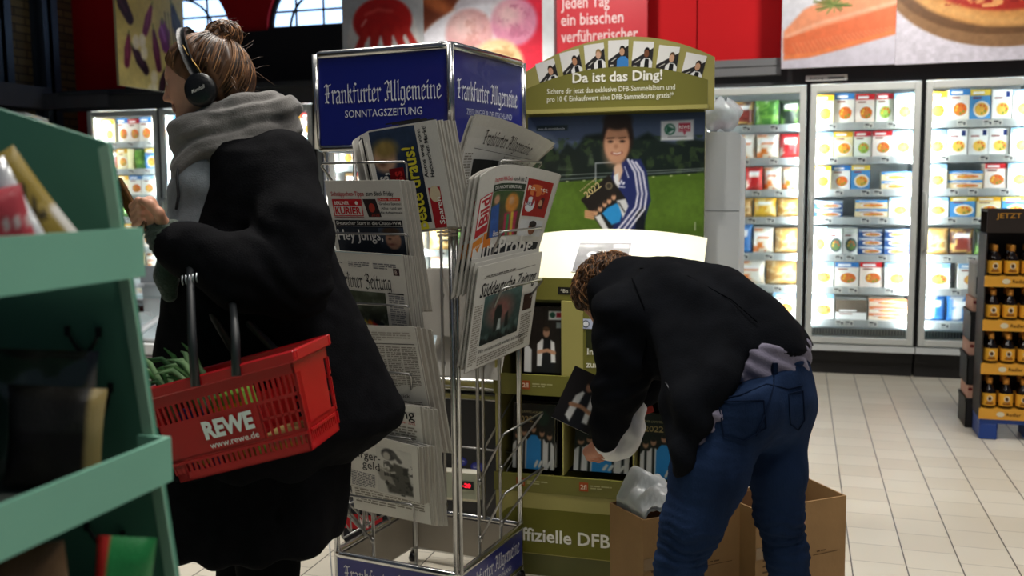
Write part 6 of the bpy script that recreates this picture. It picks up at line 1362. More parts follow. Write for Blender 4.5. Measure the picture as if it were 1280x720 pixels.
# long black skirt below the coat
f = Field((WBASE[0] - .42, WBASE[1] - .4, .25), (WBASE[0] + .42, WBASE[1] + .4, 1.0), .0095)
f.loft(rowspx([(505, 206, 440, .17), (545, 198, 438, .17), (600, 192, 434, .18), (640, 191, 430, .19), (660, 194, 428, .19), (672, 200, 424, .19), (678, 214, 400, .17)]), ax2, .02, 2.2)
sk_ = skin('skirt', f.mesh(), COAT, WBASE, person, lambda V, N: .008 * np.sin(np.arctan2((V - np.array(wb)) @ np.array(CFW), (V - np.array(wb)) @ np.array(CR)) * 9 + nz3(V, (4, 4, 3)) * 3) + .005 * nz3(V, (10, 10, 8), 2))
for k, L in enumerate(LEGS):
    f = Field(np.minimum.reduce(L) - .13, np.maximum.reduce(L) + .13, .008); f.chain([L[0], L[1], L[2], drop(L[2], .09)], [.098, .088, .066, .062], .03)
    skin('trouser_leg', f.mesh(), TROU, WBASE, person, lambda V, N: .004 * nz3(V, (14, 14, 22), 5))
    f = Field(L[3] - .3, L[3] + np.array((.3, .3, .2)), .007); a0 = drop(L[3], .045); fw3 = np.array(fwh); f.cone(a0 - fw3 * .05, a0 + fw3 * .15, .042, .034, .02); f.cone(a0, drop(a0, .13), .045, .048, .02)
    f.fn(lambda X, Y, Z: Z - .004 + 0 * X + 0 * Y, L[3] - .3, L[3] + np.array((.3, .3, .02)), .004, True)
    skin('boot', f.mesh(), mat('black_leather', '0e0d0c', .4, 0, .2, 20, bump=.1), WBASE, person)
# grey hooded top in front and dark green knit cuff
HOOD = cloth_mat('grey_jersey', '747b80', .9, 300, .2, .14, .15, 40)
f = Field((WBASE[0] - .5, WBASE[1] - .4, 1.05), (WBASE[0] + .2, WBASE[1] + .35, 1.62), .0085)
f.loft(rowspx([(178, 236, 330, .11), (205, 224, 330, .14), (235, 217, 330, .15), (265, 211, 330, .15), (300, 205, 330, .14), (345, 205, 330, .13)], 2.46), ax2, .02)
hood = skin('hooded_top', f.mesh(), HOOD, WBASE, person, lambda V, N: .006 * nz3(V, (8, 8, 16), 1) + .003 * np.sin(V[:, 2] * 60 + nz3(V, (6, 6, 6)) * 5))
b = MB(); P = [J(224, 205, 2.34), J(221, 222, 2.32), J(223, 245, 2.325), J(220, 262, 2.32)]; b.tube([(q[0] - WBASE[0], q[1] - WBASE[1], q[2]) for q in P], .0035, 6); b.build('drawstring', mat('dark_cord', '1a1c1e', .7), hood)
KNIT = mat('green_knit', '2d3b30', .9, 0, .2, 60, bump=.5, bscale=160, sheen=.2)
f = Field(np.minimum(J(180, 260, 2.1), J(245, 340, 2.32)) - .05, np.maximum(J(180, 260, 2.32), J(245, 340, 2.1)) + .05, .006)
f.chain([J(232, 311, 2.19), J(212, 300, 2.198), J(202, 291, 2.2)], [.05, .046, .038], .01); skin('knit_cuff', f.mesh(), KNIT, WBASE, person, lambda V, N: .002 * np.sin(((V - J(202, 291, 2.2)) @ np.array((0, 0, 1))) * 500) + .003 * nz3(V, (30, 30, 30)))
f = Field(np.minimum(J(185, 320, 2.1), J(235, 400, 2.4)) - .06, np.maximum(J(185, 320, 2.4), J(235, 400, 2.1)) + .06, .007)
f.chain([J(213, 318, 2.26), J(208, 345, 2.27), J(212, 368, 2.28)], [.03, .026, .02], .02); skin('knit_hem', f.mesh(), KNIT, WBASE, person)
# scarf: three wound turns
SCARF = cloth_mat('grey_scarf', '6d6a67', .95, 240, .35, .16, .3, 26)
f = Field(np.array(J(288, 170, WD)) - .24, np.array(J(288, 170, WD)) + .24, .0065)
def turn(uc, vc, a, dep, r, tilt, flat=1.0):
    c = J(uc, vc, WD + .01); P = []
    for i in range(25):
        t = 2 * PI * i / 24; P.append(c + np.array(CR) * (a * math.cos(t)) + np.array(CFW) * (dep * math.sin(t)) + np.array((0, 0, tilt * math.cos(t) + .012 * math.sin(2 * t + uc))))
    f.chain(P, [r * (1 + .14 * math.sin(i * 1.7 + vc)) for i in range(25)], .016)
turn(294, 150, .094, .085, .030, .026); turn(297, 168, .112, .110, .040, .012); turn(294, 196, .108, .110, .042, .034); turn(300, 158, .112, .095, .034, .050); turn(290, 178, .104, .105, .036, -.012)
f.chain([J(232, 190, 2.4), J(234, 208, 2.38)], [.036, .030], .04)
def scarf_disp(V, N):
    q = V - J(288, 170, WD); x = q @ np.array(CR); s = q[:, 2] - .42 * x; w = nz3(V, (5, 5, 5), 2)
    return .0075 * np.sin(s * 95 + w * 7) + .0032 * np.sin(s * 210 + w * 12 + 1) + .009 * nz3(V, (7, 7, 7), 5)
skin('scarf', f.mesh(), SCARF, WBASE, person, scarf_disp, it=1)
# --- headphones
hp = thing('headphones', 'black over-ear headphones worn by the woman with the bun', 'headphones', HM @ Vector((0, 0, 0)))
def HW(p): q = HM @ Vector(p); return tuple(q - HM.translation)
for s in (-1, 1):
    b = MB(); c = Vector((-.026, s * .101, -.052)); Mx = Matrix.Rotation(R(-90 * s), 4, 'X'); Mx.translation = c
    b.lathe([(.028, -.022), (.039, -.018), (.041, -.006), (.0415, .006), (.039, .013), (.033, .017), (.012, .018)], n=26)
    b.warp(lambda x, y, z: HW(tuple(Mx @ Vector((x, y * 1.08, z))))); cup = b.build('ear_cup', mat('headphone_black', '0d0e10', .38, 0, .25, 60, bump=.15, bscale=120), hp)
b = MB(); N_ = 26
def bandp(t): return Vector((-.026 + .046 * math.sin(t) ** .8, .101 * math.cos(t), -.02 + .145 * math.sin(t)))
for thk, wd in ((.0, .013), (.009, .011)):
    V = []
    for i in range(N_ + 1): t = PI * (.0 + i / N_); p = bandp(t); o = Vector((0, math.cos(t), math.sin(t))) * thk; V += [HW(p + o + Vector((-wd, 0, 0))), HW(p + o + Vector((wd, 0, 0)))]
    b.add(V, [(2 * i, 2 * i + 1, 2 * i + 3, 2 * i + 2) for i in range(N_)], sm=True)
k = 2 * (N_ + 1); b.F += [(2 * i, 2 * i + 2, k + 2 * i + 2, k + 2 * i) for i in range(N_)] + [(2 * i + 1, k + 2 * i + 1, k + 2 * i + 3, 2 * i + 3) for i in range(N_)]; b.MI += [0] * (2 * N_); b.S += [True] * (2 * N_)
b.build('headband', mat('headband_vinyl', '141414', .45, 0, .3, 50, bump=.3, bscale=150), hp)
for s in (1, -1):
    b = MB(); b.tube([HW((-.043, s * .104, -.05)), HW((-.034, s * .108, .0)), HW((-.008, s * .098, .045)), HW((.002, s * .088, .07))], .0022, 6); b.build('band_wire', mat('brass_wire', '9a7d4a', .3, 1), hp)
b = MB(); xx_, yy_ = -(HM.to_3x3() @ Vector((1, 0, 0))), HM.to_3x3() @ Vector((0, 0, 1))
b.M = frame(HW((-.026, .1202, -.056)), xx_ + yy_ * .25, yy_); b.text('Marshall', 0, 0, .0085, 'd8d6d0', w=.034, al='c', slant=.35, z=.0004, bold=.006); b.build('lettering', PRINT, cup)
# --- phone
ph = thing('mobile_phone', 'dark amber mobile phone held in the womans raised hand', 'phone', J(162, 258, 2.2))
ya = Vector(J(148, 234, 2.24)) - Vector(J(177, 287, 2.19)); ya.normalize(); na = (-CFW * .62 - CR * .62 + Vector((0, 0, -.1))); na = (na - ya * na.dot(ya)).normalized(); xa_ = ya.cross(na)
PM = Matrix((xa_, ya, na)).transposed().to_4x4(); PM.translation = Vector(J(163, 259, 2.2)) - Vector(ph.location)
b = MB(); b.M = PM; b.box((0, 0, 0), (.046, .15, .009), bev=.003); b.build('case', mat('amber_case', '5a3c18', .12, 0, .3, 18, coat=.5), ph)
b = MB(); b.M = PM; b.box((0, 0, -.0049), (.042, .142, .0008)); b.build('screen', mat('dark_screen', '07080a', .08, 0, .2, 5, coat=.6), ph)
b = MB(); b.M = PM; b.box((.009, .055, .005), (.011, .022, .002), bev=.0008); b.build('camera_bump', BLACKP, ph)

# ================================================================== SHOPPING BASKET
BRED = mat('basket_red', 'b3141b', .32, 0, .05, 8, coat=.15)
ex = (CR * math.cos(R(9)) - CFW * math.sin(R(9))); ey = CFW * math.cos(R(9)) + CR * math.sin(R(9)); tl = R(15.2)
exx = ex * math.cos(tl) + Vector((0, 0, 1)) * math.sin(tl); ezz = exx.cross(ey)
bc = Vector(J(269, 463, 2.02)); BM = Matrix((exx, ey, ezz)).transposed().to_4x4() @ Matrix.Diagonal((.962, .962, .962, 1)); BM.translation = bc
bk = thing('shopping_basket', 'red plastic shopping basket with white lettering hanging on the womans arm', 'basket'); bk.matrix_world = BM
BL_, BWd, BH = .358, .208, .225
def taper(x, y, z): k = 1 - .13 * max(0, -z) / BH; return (x * (1 - .10 * max(0, -z) / BH) - .004 * max(0, -z) / BH, BWd / 2 + (y - BWd / 2) * k, z)
b = MB(); L2 = BL_ / 2
for (y0, y1) in ((-.012, .004), (BWd - .004, BWd + .012)): b.bx(-L2 - .012, L2 + .012, y0, y1, -.026, 0, bev=.003)
for (x0, x1) in ((-L2 - .012, -L2 + .004), (L2 - .004, L2 + .012)): b.bx(x0, x1, .004, BWd - .004, -.026, 0, bev=.003)
def wall_long(y):
    b.bx(-L2, L2, y, y + .004, -.05, -.026); b.bx(-L2 + .0, L2, y, y + .004, -.098, -.09)
    n = 26
    for i in range(n + 1): x = -L2 + BL_ * i / n; b.bx(x - .003, x + .003, y, y + .004, -.09, -.05)
    b.bx(-L2 + .03, L2 - .105, y, y + .004, -.175, -.098); b.bx(-L2, -L2 + .03, y, y + .004, -.225, -.098)
    for i in range(7): x = L2 - .105 + .105 * i / 6; b.bx(x - .003, x + .003, y, y + .004, -.175, -.098)
    for z in (-.135,): b.bx(L2 - .105, L2, y, y + .004, z, z + .006)
    b.bx(-L2, L2, y, y + .004, -.182, -.172)
    for i in range(n + 1): x = -L2 + BL_ * i / n; b.bx(x - .004, x + .004, y, y + .004, -.208, -.18)
    b.bx(-L2, L2, y, y + .004, -.225, -.206); b.bx(-L2, L2, y - .004, y, -.186, -.180)
    b.bx(L2 - .006, L2, y, y + .004, -.225, -.026)
wall_long(0); wall_long(BWd - .004)
for x in (-L2, L2 - .004):
    b.bx(x, x + .004, 0, BWd, -.05, -.026); b.bx(x, x + .004, .03, BWd - .03, -.17, -.05); b.bx(x, x + .004, 0, .006, -.225, -.05); b.bx(x, x + .004, BWd - .006, BWd, -.225, -.05)
    for i in range(4): b.bx(x, x + .004, .006 + i * .006, .009 + i * .006, -.17, -.05)
    for i in range(17): y = BWd * i / 16; b.bx(x, x + .004, max(0, y - .004), min(BWd, y + .004), -.208, -.17)
    b.bx(x, x + .004, 0, BWd, -.176, -.166); b.bx(x, x + .004, 0, BWd, -.225, -.206); b.bx(x + (.004 if x > 0 else -.004), x + (.008 if x > 0 else 0), .02, BWd - .02, -.186, -.18)
b.bx(-L2, L2, 0, BWd, -.225, -.221); b.warp(taper); b.build('basket_body', BRED, bk)
b = MB(); b.M = frame((0, -.0046, 0), (1, 0, 0), (0, 0, 1)); x0 = -L2 + BL_ * .30; b.text('REWE', x0, -.142, .037, 'f0eeec', w=.128, bold=.045); b.text('www.rewe.de', x0 + .004, -.166, .0145, 'eceae8', w=.128, bold=.006); b.M = None
b.warp(taper); b.build('lettering', PRINT, bk)
BI = BM.inverted()
def bl(u, v, d): return tuple(BI @ Vector(J(u, v, d)))
for k, (u, v, topu, topv) in enumerate(((241, 468, 240, 352), (296, 452, 291, 392))):
    p0 = bl(u, v, 2.015); b = MB(); far = (p0[0] + .0, BWd + .006, -.01)
    if k == 0: P = [(p0[0], -.016, -.022), bl(240, 420, 2.02), bl(238, 352, 2.085), bl(238, 336, 2.125), bl(239, 334, 2.2), bl(240, 350, 2.29), far]
    else: P = [(p0[0], -.016, -.022), bl(294, 415, 2.02), bl(292, 392, 2.075), bl(290, 374, 2.14), bl(288, 366, 2.2), bl(288, 380, 2.29), far]
    b.tube(P, [.011, .010, .009, .009, .009, .009, .010], 8); hn = b.build('carry_handle', mat('handle_black', '1b1e21', .5, 0, .1, 20), bk)
    if k == 0:
        for j in range(5):
            r = MB(); q0, q1 = Vector(bl(228 + j * 4.4, 345 - j * .8, 2.082)), Vector(bl(229 + j * 4.4, 356 - j * .8, 2.082)); r.tube([q0, (q0 + q1) / 2 + Vector((0, -.004, 0)), q1], .0018, 5); r.build('grip_rib', mat('rib_highlight', 'aab0b4', .3, .8), hn)  # light metallic colour paints in the highlights of the black ribbed grip
# shopping in the basket
b = MB(); rs = random.Random(3)
for i in range(30):
    x, y = -L2 + .02 + rs.random() * .09, .03 + rs.random() * .12; dx, dy = -.5 + rs.uniform(-.3, .45), rs.uniform(-.3, .3); l = rs.uniform(.09, .15)
    P = [(x, y, -.09), (x + dx * l * .2, y + dy * l * .3, -.09 + l * .55), (x + dx * l * .6, y + dy * l * .7, -.09 + l * .95), (x + dx * l * 1.2, y + dy * l, -.09 + l * rs.uniform(.9, 1.15))]
    b.tube(P, [.007, .0075, .006, .0015], 5, col=rs.choice(('3f6b3a', '587f4a', '2f5230', '86a878')))
for i in range(4): x = -L2 + .05 + i * .022; b.tube([(x + .05, .06 + i * .02, -.20), (x, .07 + i * .02, -.08)], [.012, .011], 8, col='cfd8b0')
o = b.build('leek', PRINT); o.matrix_world = BM; tag(o, 'bunch of green leek leaves sticking out of the red basket', 'leek')
def pack(x, y, w, d, h, base, c1, label, rz=0):
    b = MB(); b.bx(0, w, 0, d, 0, h, col=base, bev=.004); b.M = frame((0, -.0006, 0), (1, 0, 0), (0, 0, 1)); b.rect(.004, h * .55, w - .008, h * .3, c1, .0003); b.ell(w / 2, h * .3, w * .3, h * .2, 'e8d060', .0004)
    o = b.build('food_pack', PRINT); o.matrix_world = BM @ Matrix.Translation((x, y, -.22)) @ Matrix.Rotation(rz, 4, 'Z'); tag(o, label, 'food pack')
pack(-.14, .03, .07, .06, .15, '3a3f7a', 'e8e4f0', 'dark blue food pack behind the left slots of the red basket'); pack(-.055, .035, .08, .07, .16, '6f9a3c', 'f0d848', 'green and yellow food pack in the middle of the red basket')
pack(.045, .04, .09, .08, .05, 'd8b878', 'f0e8d0', 'beige food pack at the right end of the red basket'); pack(-.13, .105, .08, .08, .12, 'e8e8ec', '8a9ac0', 'white food pack at the far side of the red basket')
# ================================================================== BENDING MAN
MB0 = J(945, 560, 2.47); MBASE = (MB0[0], MB0[1], 0.0)
CRn, CFn, ZN = np.array(CR), np.array(CFW), np.array((0, 0, 1.))
mfw = -CRn * .75 + CFn * .66; mlf = -CRn * .66 - CFn * .75
LH, RH = J(918, 500, 2.40), J(970, 500, 2.54)
LK, RK_ = J(855, 668, 2.37), J(978, 650, 2.52)
LA, RA_ = J(836, 880, 2.43), J(996, 860, 2.56); LA = drop(LA, .09); RA_ = drop(RA_, .09)
CH = J(815, 395, 2.74)                       # chest
LS, RS = J(782, 394, 2.62), J(842, 378, 2.92)
LE, LW = J(773, 484, 2.64), J(758, 551, 2.73)
RE, RW = J(815, 470, 2.99), J(792, 502, 2.975)
NK = J(784, 374, 2.82); HC_ = J(762, 370, 2.90)
# head pose: face turned down towards the tray
mh = (-CRn * .55 + CFn * .35 - ZN * .75); mh /= np.linalg.norm(mh); ml = mlf - mh * (mlf @ mh); ml /= np.linalg.norm(ml); mu = np.cross(mh, ml)
HM2 = Matrix((Vector(mh), Vector(ml), Vector(mu))).transposed().to_4x4() @ Matrix.Diagonal((.94, .94, .94, 1)); HM2.translation = Vector(HC_)
hv3, hF3 = head_mesh(False)
f = Field(np.minimum.reduce([LH, RH, LK, RK_, LA, RA_, CH, LS, RS, LW, RW, NK]) - .2, np.maximum.reduce([LH, RH, LK, RK_, LA, RA_, CH, LS, RS, LW, RW, NK]) + .2, .014)
PV = (LH + RH) / 2 + ZN * .03
f.chain([PV - ZN * .03, (PV * .55 + CH * .45), CH], [.085, .10, .12], .05); f.chain([LS, CH, RS], [.06, .08, .06], .04); f.chain([CH, NK, HC_], [.08, .058, .05], .03)
for a, k, n in ((LH, LK, LA), (RH, RK_, RA_)): f.chain([a - ZN * .06, k, n, drop(n, .05)], [.07, .05, .036, .035], .03); f.chain([drop(n, .04), drop(n, .03) + mfw * .13], [.035, .028], .02)
f.chain([LS, LE, LW], [.05, .04, .028], .02); f.chain([RS, RE, RW], [.05, .04, .028], .02)
core = f.mesh()
# left hand closing on the carrier bag, right hand on the album
def grip_hand(w, kdir, cdir, sdir, side):
    """w wrist; kdir towards the knuckles; cdir the way the fingers curl; sdir across the knuckles, index first."""
    w = np.array(w); kdir, cdir, sdir = (np.array(q) / np.linalg.norm(q) for q in (kdir, cdir, sdir)); P0 = w + kdir * .082
    kn = [P0 + sdir * (.027 - .018 * k) - kdir * (.004 * abs(k - 1)) for k in range(4)]
    L = (.040, .044, .041, .033); fg = []
    for k in range(4): a = kn[k]; p1 = a + (kdir * .75 + cdir * .55) * L[k]; p2 = p1 + (cdir * .95 - kdir * .1) * L[k] * .68; p3 = p2 + (cdir * .35 - kdir * .9) * L[k] * .5; fg.append([p1, p2, p3])
    th = [w + kdir * .022 + sdir * .018, w + kdir * .05 + sdir * .042 + cdir * .012, w + kdir * .074 + sdir * .043 + cdir * .03, w + kdir * .092 + sdir * .034 + cdir * .04]
    lo = np.minimum(w, P0) - .1; hi = np.maximum(w, P0) + .1; g = Field(lo, hi, .0026); hand_field(g, w, kn, side, fg, th, .0092); return g.mesh()
h1 = grip_hand(LW, J(737, 567, 2.80) - LW, CRn * .75 + CFn * .45 - ZN * .35, -CRn * .3 - ZN * .2 + CFn * .6, 1)
h2 = grip_hand(RW, J(755, 506, 2.965) - RW, CFn * .3 - ZN * .7 - CRn * .4, CRn * .4 - CFn * .5 + ZN * .3, -1)
ink2 = face_ink(hv3, (.78, .56, .45), (.6, .34, .3), (.3, .2, .13))
man = skin('person', [xform((hv3, hF3), HM2), core, h1, h2], SKINM, MBASE, it=1, col=lambda V: np.concatenate([ink2, np.tile(np.array(lin((.74, .50, .40))), (len(V) - len(ink2), 1))]))
tag(man, 'curly haired man in dark jacket and blue jeans bending towards the football display', 'person')
# jeans: one garment, denim with seams and pockets
DENIM = mat('denim', '1b2a45', .9, 0, .35, 9, bump=.25, bscale=300, sheen=0, spec=.06, stretch=(1, 1, .35)); SEAMT = mat('denim_seam', '121c30', .95, 0, .15, 30, spec=.03); THREAD = mat('orange_thread', '5b5a5c', .8)
f = Field(np.minimum.reduce([LH, RH, LK, RK_, LA, RA_]) - .2, np.maximum.reduce([LH, RH, LK, RK_, LA, RA_]) + .2, .0085)
f.ell(J(950, 492, 2.47), (.115, .14, .115), .04, np.stack([mfw, mlf, ZN], 1))
f.chain([J(950, 425, 2.49), J(952, 500, 2.47)], [.118, .122], .03)
f.ell(J(926, 512, 2.37), (.095, .095, .105), .05); f.ell(J(975, 500, 2.50), (.085, .085, .1), .05)
f.chain([J(905, 530, 2.40), J(886, 590, 2.37), J(865, 655, 2.365), J(849, 705, 2.38), J(844, 770, 2.41), drop(LA, .08)], [.103, .094, .072, .056, .056, .05], .03)
f.chain([J(972, 530, 2.52), J(972, 590, 2.50), J(973, 640, 2.50), J(983, 690, 2.52), J(990, 740, 2.54), drop(RA_, .08)], [.085, .071, .060, .052, .055, .05], .03)
WP, WN = J(955, 457, 2.44), ZN * .955 - CRn * .26 - CFn * .1
def half(P, n, sgn=1): return lambda X, Y, Z: -sgn * ((X - P[0]) * n[0] + (Y - P[1]) * n[1] + (Z - P[2]) * n[2])
f.fn(half(WP, WN), f.lo, f.lo + f.h * f.n, .004, True)
def jean_disp(V, N):
    kn = np.exp(-(((V - J(850, 680, 2.37)) ** 2).sum(1)) / .012) + np.exp(-(((V - J(978, 665, 2.5)) ** 2).sum(1)) / .012) + .6 * np.exp(-(((V - J(895, 545, 2.38)) ** 2).sum(1)) / .012)
    return kn * .0045 * np.sin(V[:, 2] * 260 + nz3(V, (14, 14, 14)) * 6) + .004 * nz3(V, (9, 9, 14), 1) + .0015 * nz3(V, (40, 40, 40), 4)
jv = f.mesh(); jeans = skin('jeans', jv, DENIM, MBASE, man, jean_disp)
from mathutils.bvhtree import BVHTree
BV = BVHTree.FromPolygons(jv[0].tolist(), jv[1].tolist())
def on_jeans(u, v, off=.004):
    d = Vector(sight(u, v)); h = BV.ray_cast(CAMP, d.normalized()); p = h[0] if h[0] else CAMP + d * 2.4; return p - d.normalized() * off - Vector(MBASE)
def stitch(name, pts, r, m, par, off=.003, n=5):
    P = []
    for (a, c) in zip(pts, pts[1:]):
        for i in range(n): t = i / n; P.append(on_jeans(a[0] + (c[0] - a[0]) * t, a[1] + (c[1] - a[1]) * t, off))
    P.append(on_jeans(*pts[-1], off)); b = MB(); b.tube(P, r, 5); return b.build(name, m, par)
stitch('yoke_seam', [(893, 500), (925, 494), (958, 480), (985, 486), (1003, 482)], .0022, SEAMT, jeans)
stitch('centre_seam', [(968, 452), (967, 482), (958, 515), (945, 545)], .0026, SEAMT, jeans)
def pocket(P):
    q = [on_jeans(u, v, .0045) for u, v in P]; b = MB(); c = sum((Vector(p) for p in q), Vector()) / len(q)
    n = 6; pts = []
    for a, e in zip(P, P[1:] + P[:1]):
        for i in range(n): t = i / n; pts.append(on_jeans(a[0] + (e[0] - a[0]) * t, a[1] + (e[1] - a[1]) * t, .004))
    b.tube(pts, .0018, 4, closed=True); return b.build('back_pocket', SEAMT, jeans)
pocket([(898, 502), (955, 500), (958, 535), (930, 552), (905, 545)]); pocket([(986, 492), (1004, 488), (1006, 525), (998, 538), (988, 530)])
stitch('waistband', [(903, 478), (920, 474), (940, 469), (962, 463), (985, 457), (1002, 453)], .0095, DENIM, jeans, .002)
b = MB(); p = on_jeans(968, 466, .012); b.box(tuple(p), (.012, .012, .05), rz=R(30)); b.build('belt_loop', SEAMT, jeans)
for a in (LA, RA_):
    f = Field(a - .32, a + .32, .007); q = drop(a, .05); f.cone(q - mfw * .04, q + mfw * .17, .044, .036, .02); f.cone(q, drop(a, .12), .046, .048, .02); f.fn(lambda X, Y, Z: Z - .004 + 0 * X + 0 * Y, a - .3, a * np.array((1, 1, 0)) + .3 * np.array((1, 1, .05)), .004, True)
    skin('shoe', f.mesh(), mat('dark_shoe', '1a1715', .5, 0, .2, 15), MBASE, man)
# greyish violet shirt showing at the back and under the front flap
SHIRT = cloth_mat('grey_violet_shirt', '7b7688', .9, 260, .25, .12, .15, 20)
f = Field(np.minimum.reduce([J(840, 620, 2.2), J(1015, 400, 2.8), J(1015, 600, 2.2), J(850, 420, 2.8)]) - .1, np.maximum.reduce([J(840, 620, 2.2), J(1015, 400, 2.8), J(1015, 600, 2.2), J(850, 420, 2.8)]) + .1, .008)
f.chain([J(880, 418, 2.60), J(915, 430, 2.545), J(945, 445, 2.495), J(952, 490, 2.475)], [.128, .128, .1275, .105], .04)
f.chain([J(914, 462, 2.37), J(893, 515, 2.325), J(862, 585, 2.318)], [.03, .026, .012], .03)
f.fn(half(J(985, 435, 2.48) + ZN * .028, ZN), f.lo, f.lo + f.h * f.n, .004, True)
skin('shirt', f.mesh(), SHIRT, MBASE, man, lambda V, N: .0045 * np.sin(((V - J(950, 450, 2.48)) @ (CRn * .5 + CFn * .4 + ZN * .9)) * 150 + nz3(V, (9, 9, 9)) * 4) + .002 * nz3(V, (20, 20, 20)))
# dark zip jacket
JACK = cloth_mat('dark_softshell', '0a0c11', .9, 240, .2, .2, 0, 22, spec=.08)
lo = np.minimum.reduce([J(720, 620, 2.3), J(1030, 300, 3.1), J(1030, 620, 2.3), J(720, 300, 3.1)]) - .1; hi = np.maximum.reduce([J(720, 620, 2.3), J(1030, 300, 3.1), J(1030, 620, 2.3), J(720, 300, 3.1)]) + .1
f = Field(lo, hi, .0085)
f.chain([J(785, 372, 2.80), J(815, 392, 2.75), J(852, 402, 2.68), J(892, 418, 2.60), J(922, 432, 2.545), J(950, 452, 2.50)], [.105, .148, .166, .164, .152, .141], .05)
f.chain([LS + ZN * .0, J(815, 392, 2.74), RS], [.09, .10, .085], .05)
f.chain([J(782, 400, 2.64), J(781, 440, 2.63), J(773, 486, 2.645), J(764, 524, 2.69), J(759, 546, 2.725)], [.085, .080, .066, .052, .040], .035)
f.chain([RS, RE, J(797, 500, 2.977)], [.08, .062, .045], .03)
for C in ([(846, 425, 2.50), (842, 500, 2.41), (848, 588, 2.33)], [(872, 428, 2.46), (862, 505, 2.34), (850, 590, 2.305)], [(898, 430, 2.44), (882, 490, 2.33), (858, 572, 2.30)], [(920, 434, 2.43), (903, 470, 2.35), (880, 525, 2.305)]):
    f.chain([J(*q) for q in C], [.05, .032, .015], .045)                                                     # front edge hanging down
f.chain([J(935, 425, 2.52), J(985, 432, 2.50), J(1004, 438, 2.50)], [.09, .045, .022], .03)
f.chain([J(780, 362, 2.82), J(768, 372, 2.79)], [.085, .08], .03)                                           # collar
PA, nA = J(985, 435, 2.48), ZN + CRn * .03; PB, nB = J(938, 440, 2.42), CRn * .89 - ZN * .45 - CFn * .25
f.fn(lambda X, Y, Z: np.maximum(-half(PA, nA)(X, Y, Z), half(PB, nB)(X, Y, Z)), f.lo, f.lo + f.h * f.n, .012, True)
def jack_disp(V, N):
    ar = np.exp(-((V - J(770, 470, 2.64)) ** 2).sum(1) / .02); ax = V @ (CRn * .5 - ZN)
    return .006 * np.sin(((V - J(850, 400, 2.7)) @ (CRn * 1.0 + ZN * .8)) * 38 + nz3(V, (4, 4, 4)) * 5) + ar * .005 * np.sin(ax * 90 + nz3(V, (8, 8, 8)) * 4) + .006 * nz3(V, (8, 8, 8), 3) + .002 * nz3(V, (26, 26, 26), 1)
jk_ = f.mesh(); jacket = skin('jacket', jk_, JACK, MBASE, man, jack_disp)
BV2 = BVHTree.FromPolygons(jk_[0].tolist(), jk_[1].tolist())
def on_jack(u, v, off=.003): d = Vector(sight(u, v)).normalized(); h = BV2.ray_cast(CAMP, d); p = h[0] if h[0] else CAMP + d * 2.6; return p - d * off - Vector(MBASE)
def jseam(name, pts, r, m): b = MB(); b.tube([on_jack(a[0] + (c[0] - a[0]) * i / 5, a[1] + (c[1] - a[1]) * i / 5) for a, c in zip(pts, pts[1:]) for i in range(5)], r, 4); b.build(name, m, jacket)
DSEAM = mat('jacket_seam', '06070a', .95, spec=.02)
jseam('arm_seam', [(790, 348), (805, 385), (808, 430), (800, 470)], .002, DSEAM); jseam('back_seam', [(800, 335), (860, 345), (915, 375), (955, 410)], .0016, DSEAM)
jseam('pocket_zip', [(832, 478), (842, 495), (846, 512)], .0028, mat('zip_dull', '3a3c40', .4, .6))
f = Field(LW - .12, LW + .12, .005); q = (LW - LE) / np.linalg.norm(LW - LE); f.cone(LW - q * .02, LW + q * .012, .034, .033, .005); skin('shirt_cuff', f.mesh(), mat('white_cuff', 'd9dade', .8, 0, .05), MBASE, man)
# curly hair
HI2 = HM2.inverted(); f = Field((-.15, -.13, -.13), (.14, .13, .16), .0042)
f.ell((-.012, 0, .028), (.114, .096, .098), 0); f.ell((-.062, 0, -.01), (.066, .076, .082), .03); f.ell((.118, 0, -.05), (.085, .2, .088), .012, cut=True); f.ell((.02, 0, -.12), (.07, .2, .06), .015, cut=True)
mh2 = xform(f.mesh(), HM2); MC = [(.27, .17, .09), (.40, .26, .15), (.52, .35, .21), (.66, .47, .30)]
hair2 = skin('hair', mh2, HAIRM, MBASE, man, lambda V, N: .010 * nz3(V, (34, 34, 34), 1) + .006 * nz3(V, (70, 70, 70), 6), lambda V: np.array(lin((.25, .155, .085))) * (1 + .6 * nz3(V, (40, 40, 40), 2)[:, None]))
b = MB(); rs = random.Random(21)
def mskull(d): d = d.normalized(); r = 1 / math.sqrt((d.x / .118) ** 2 + (d.y / .099) ** 2 + (d.z / .104) ** 2); return Vector((-.012, 0, .024)) + d * r
HB2 = BVHTree.FromPolygons(mh2[0].tolist(), mh2[1].tolist()); crown = Vector((-.07, 0, .1)).normalized()
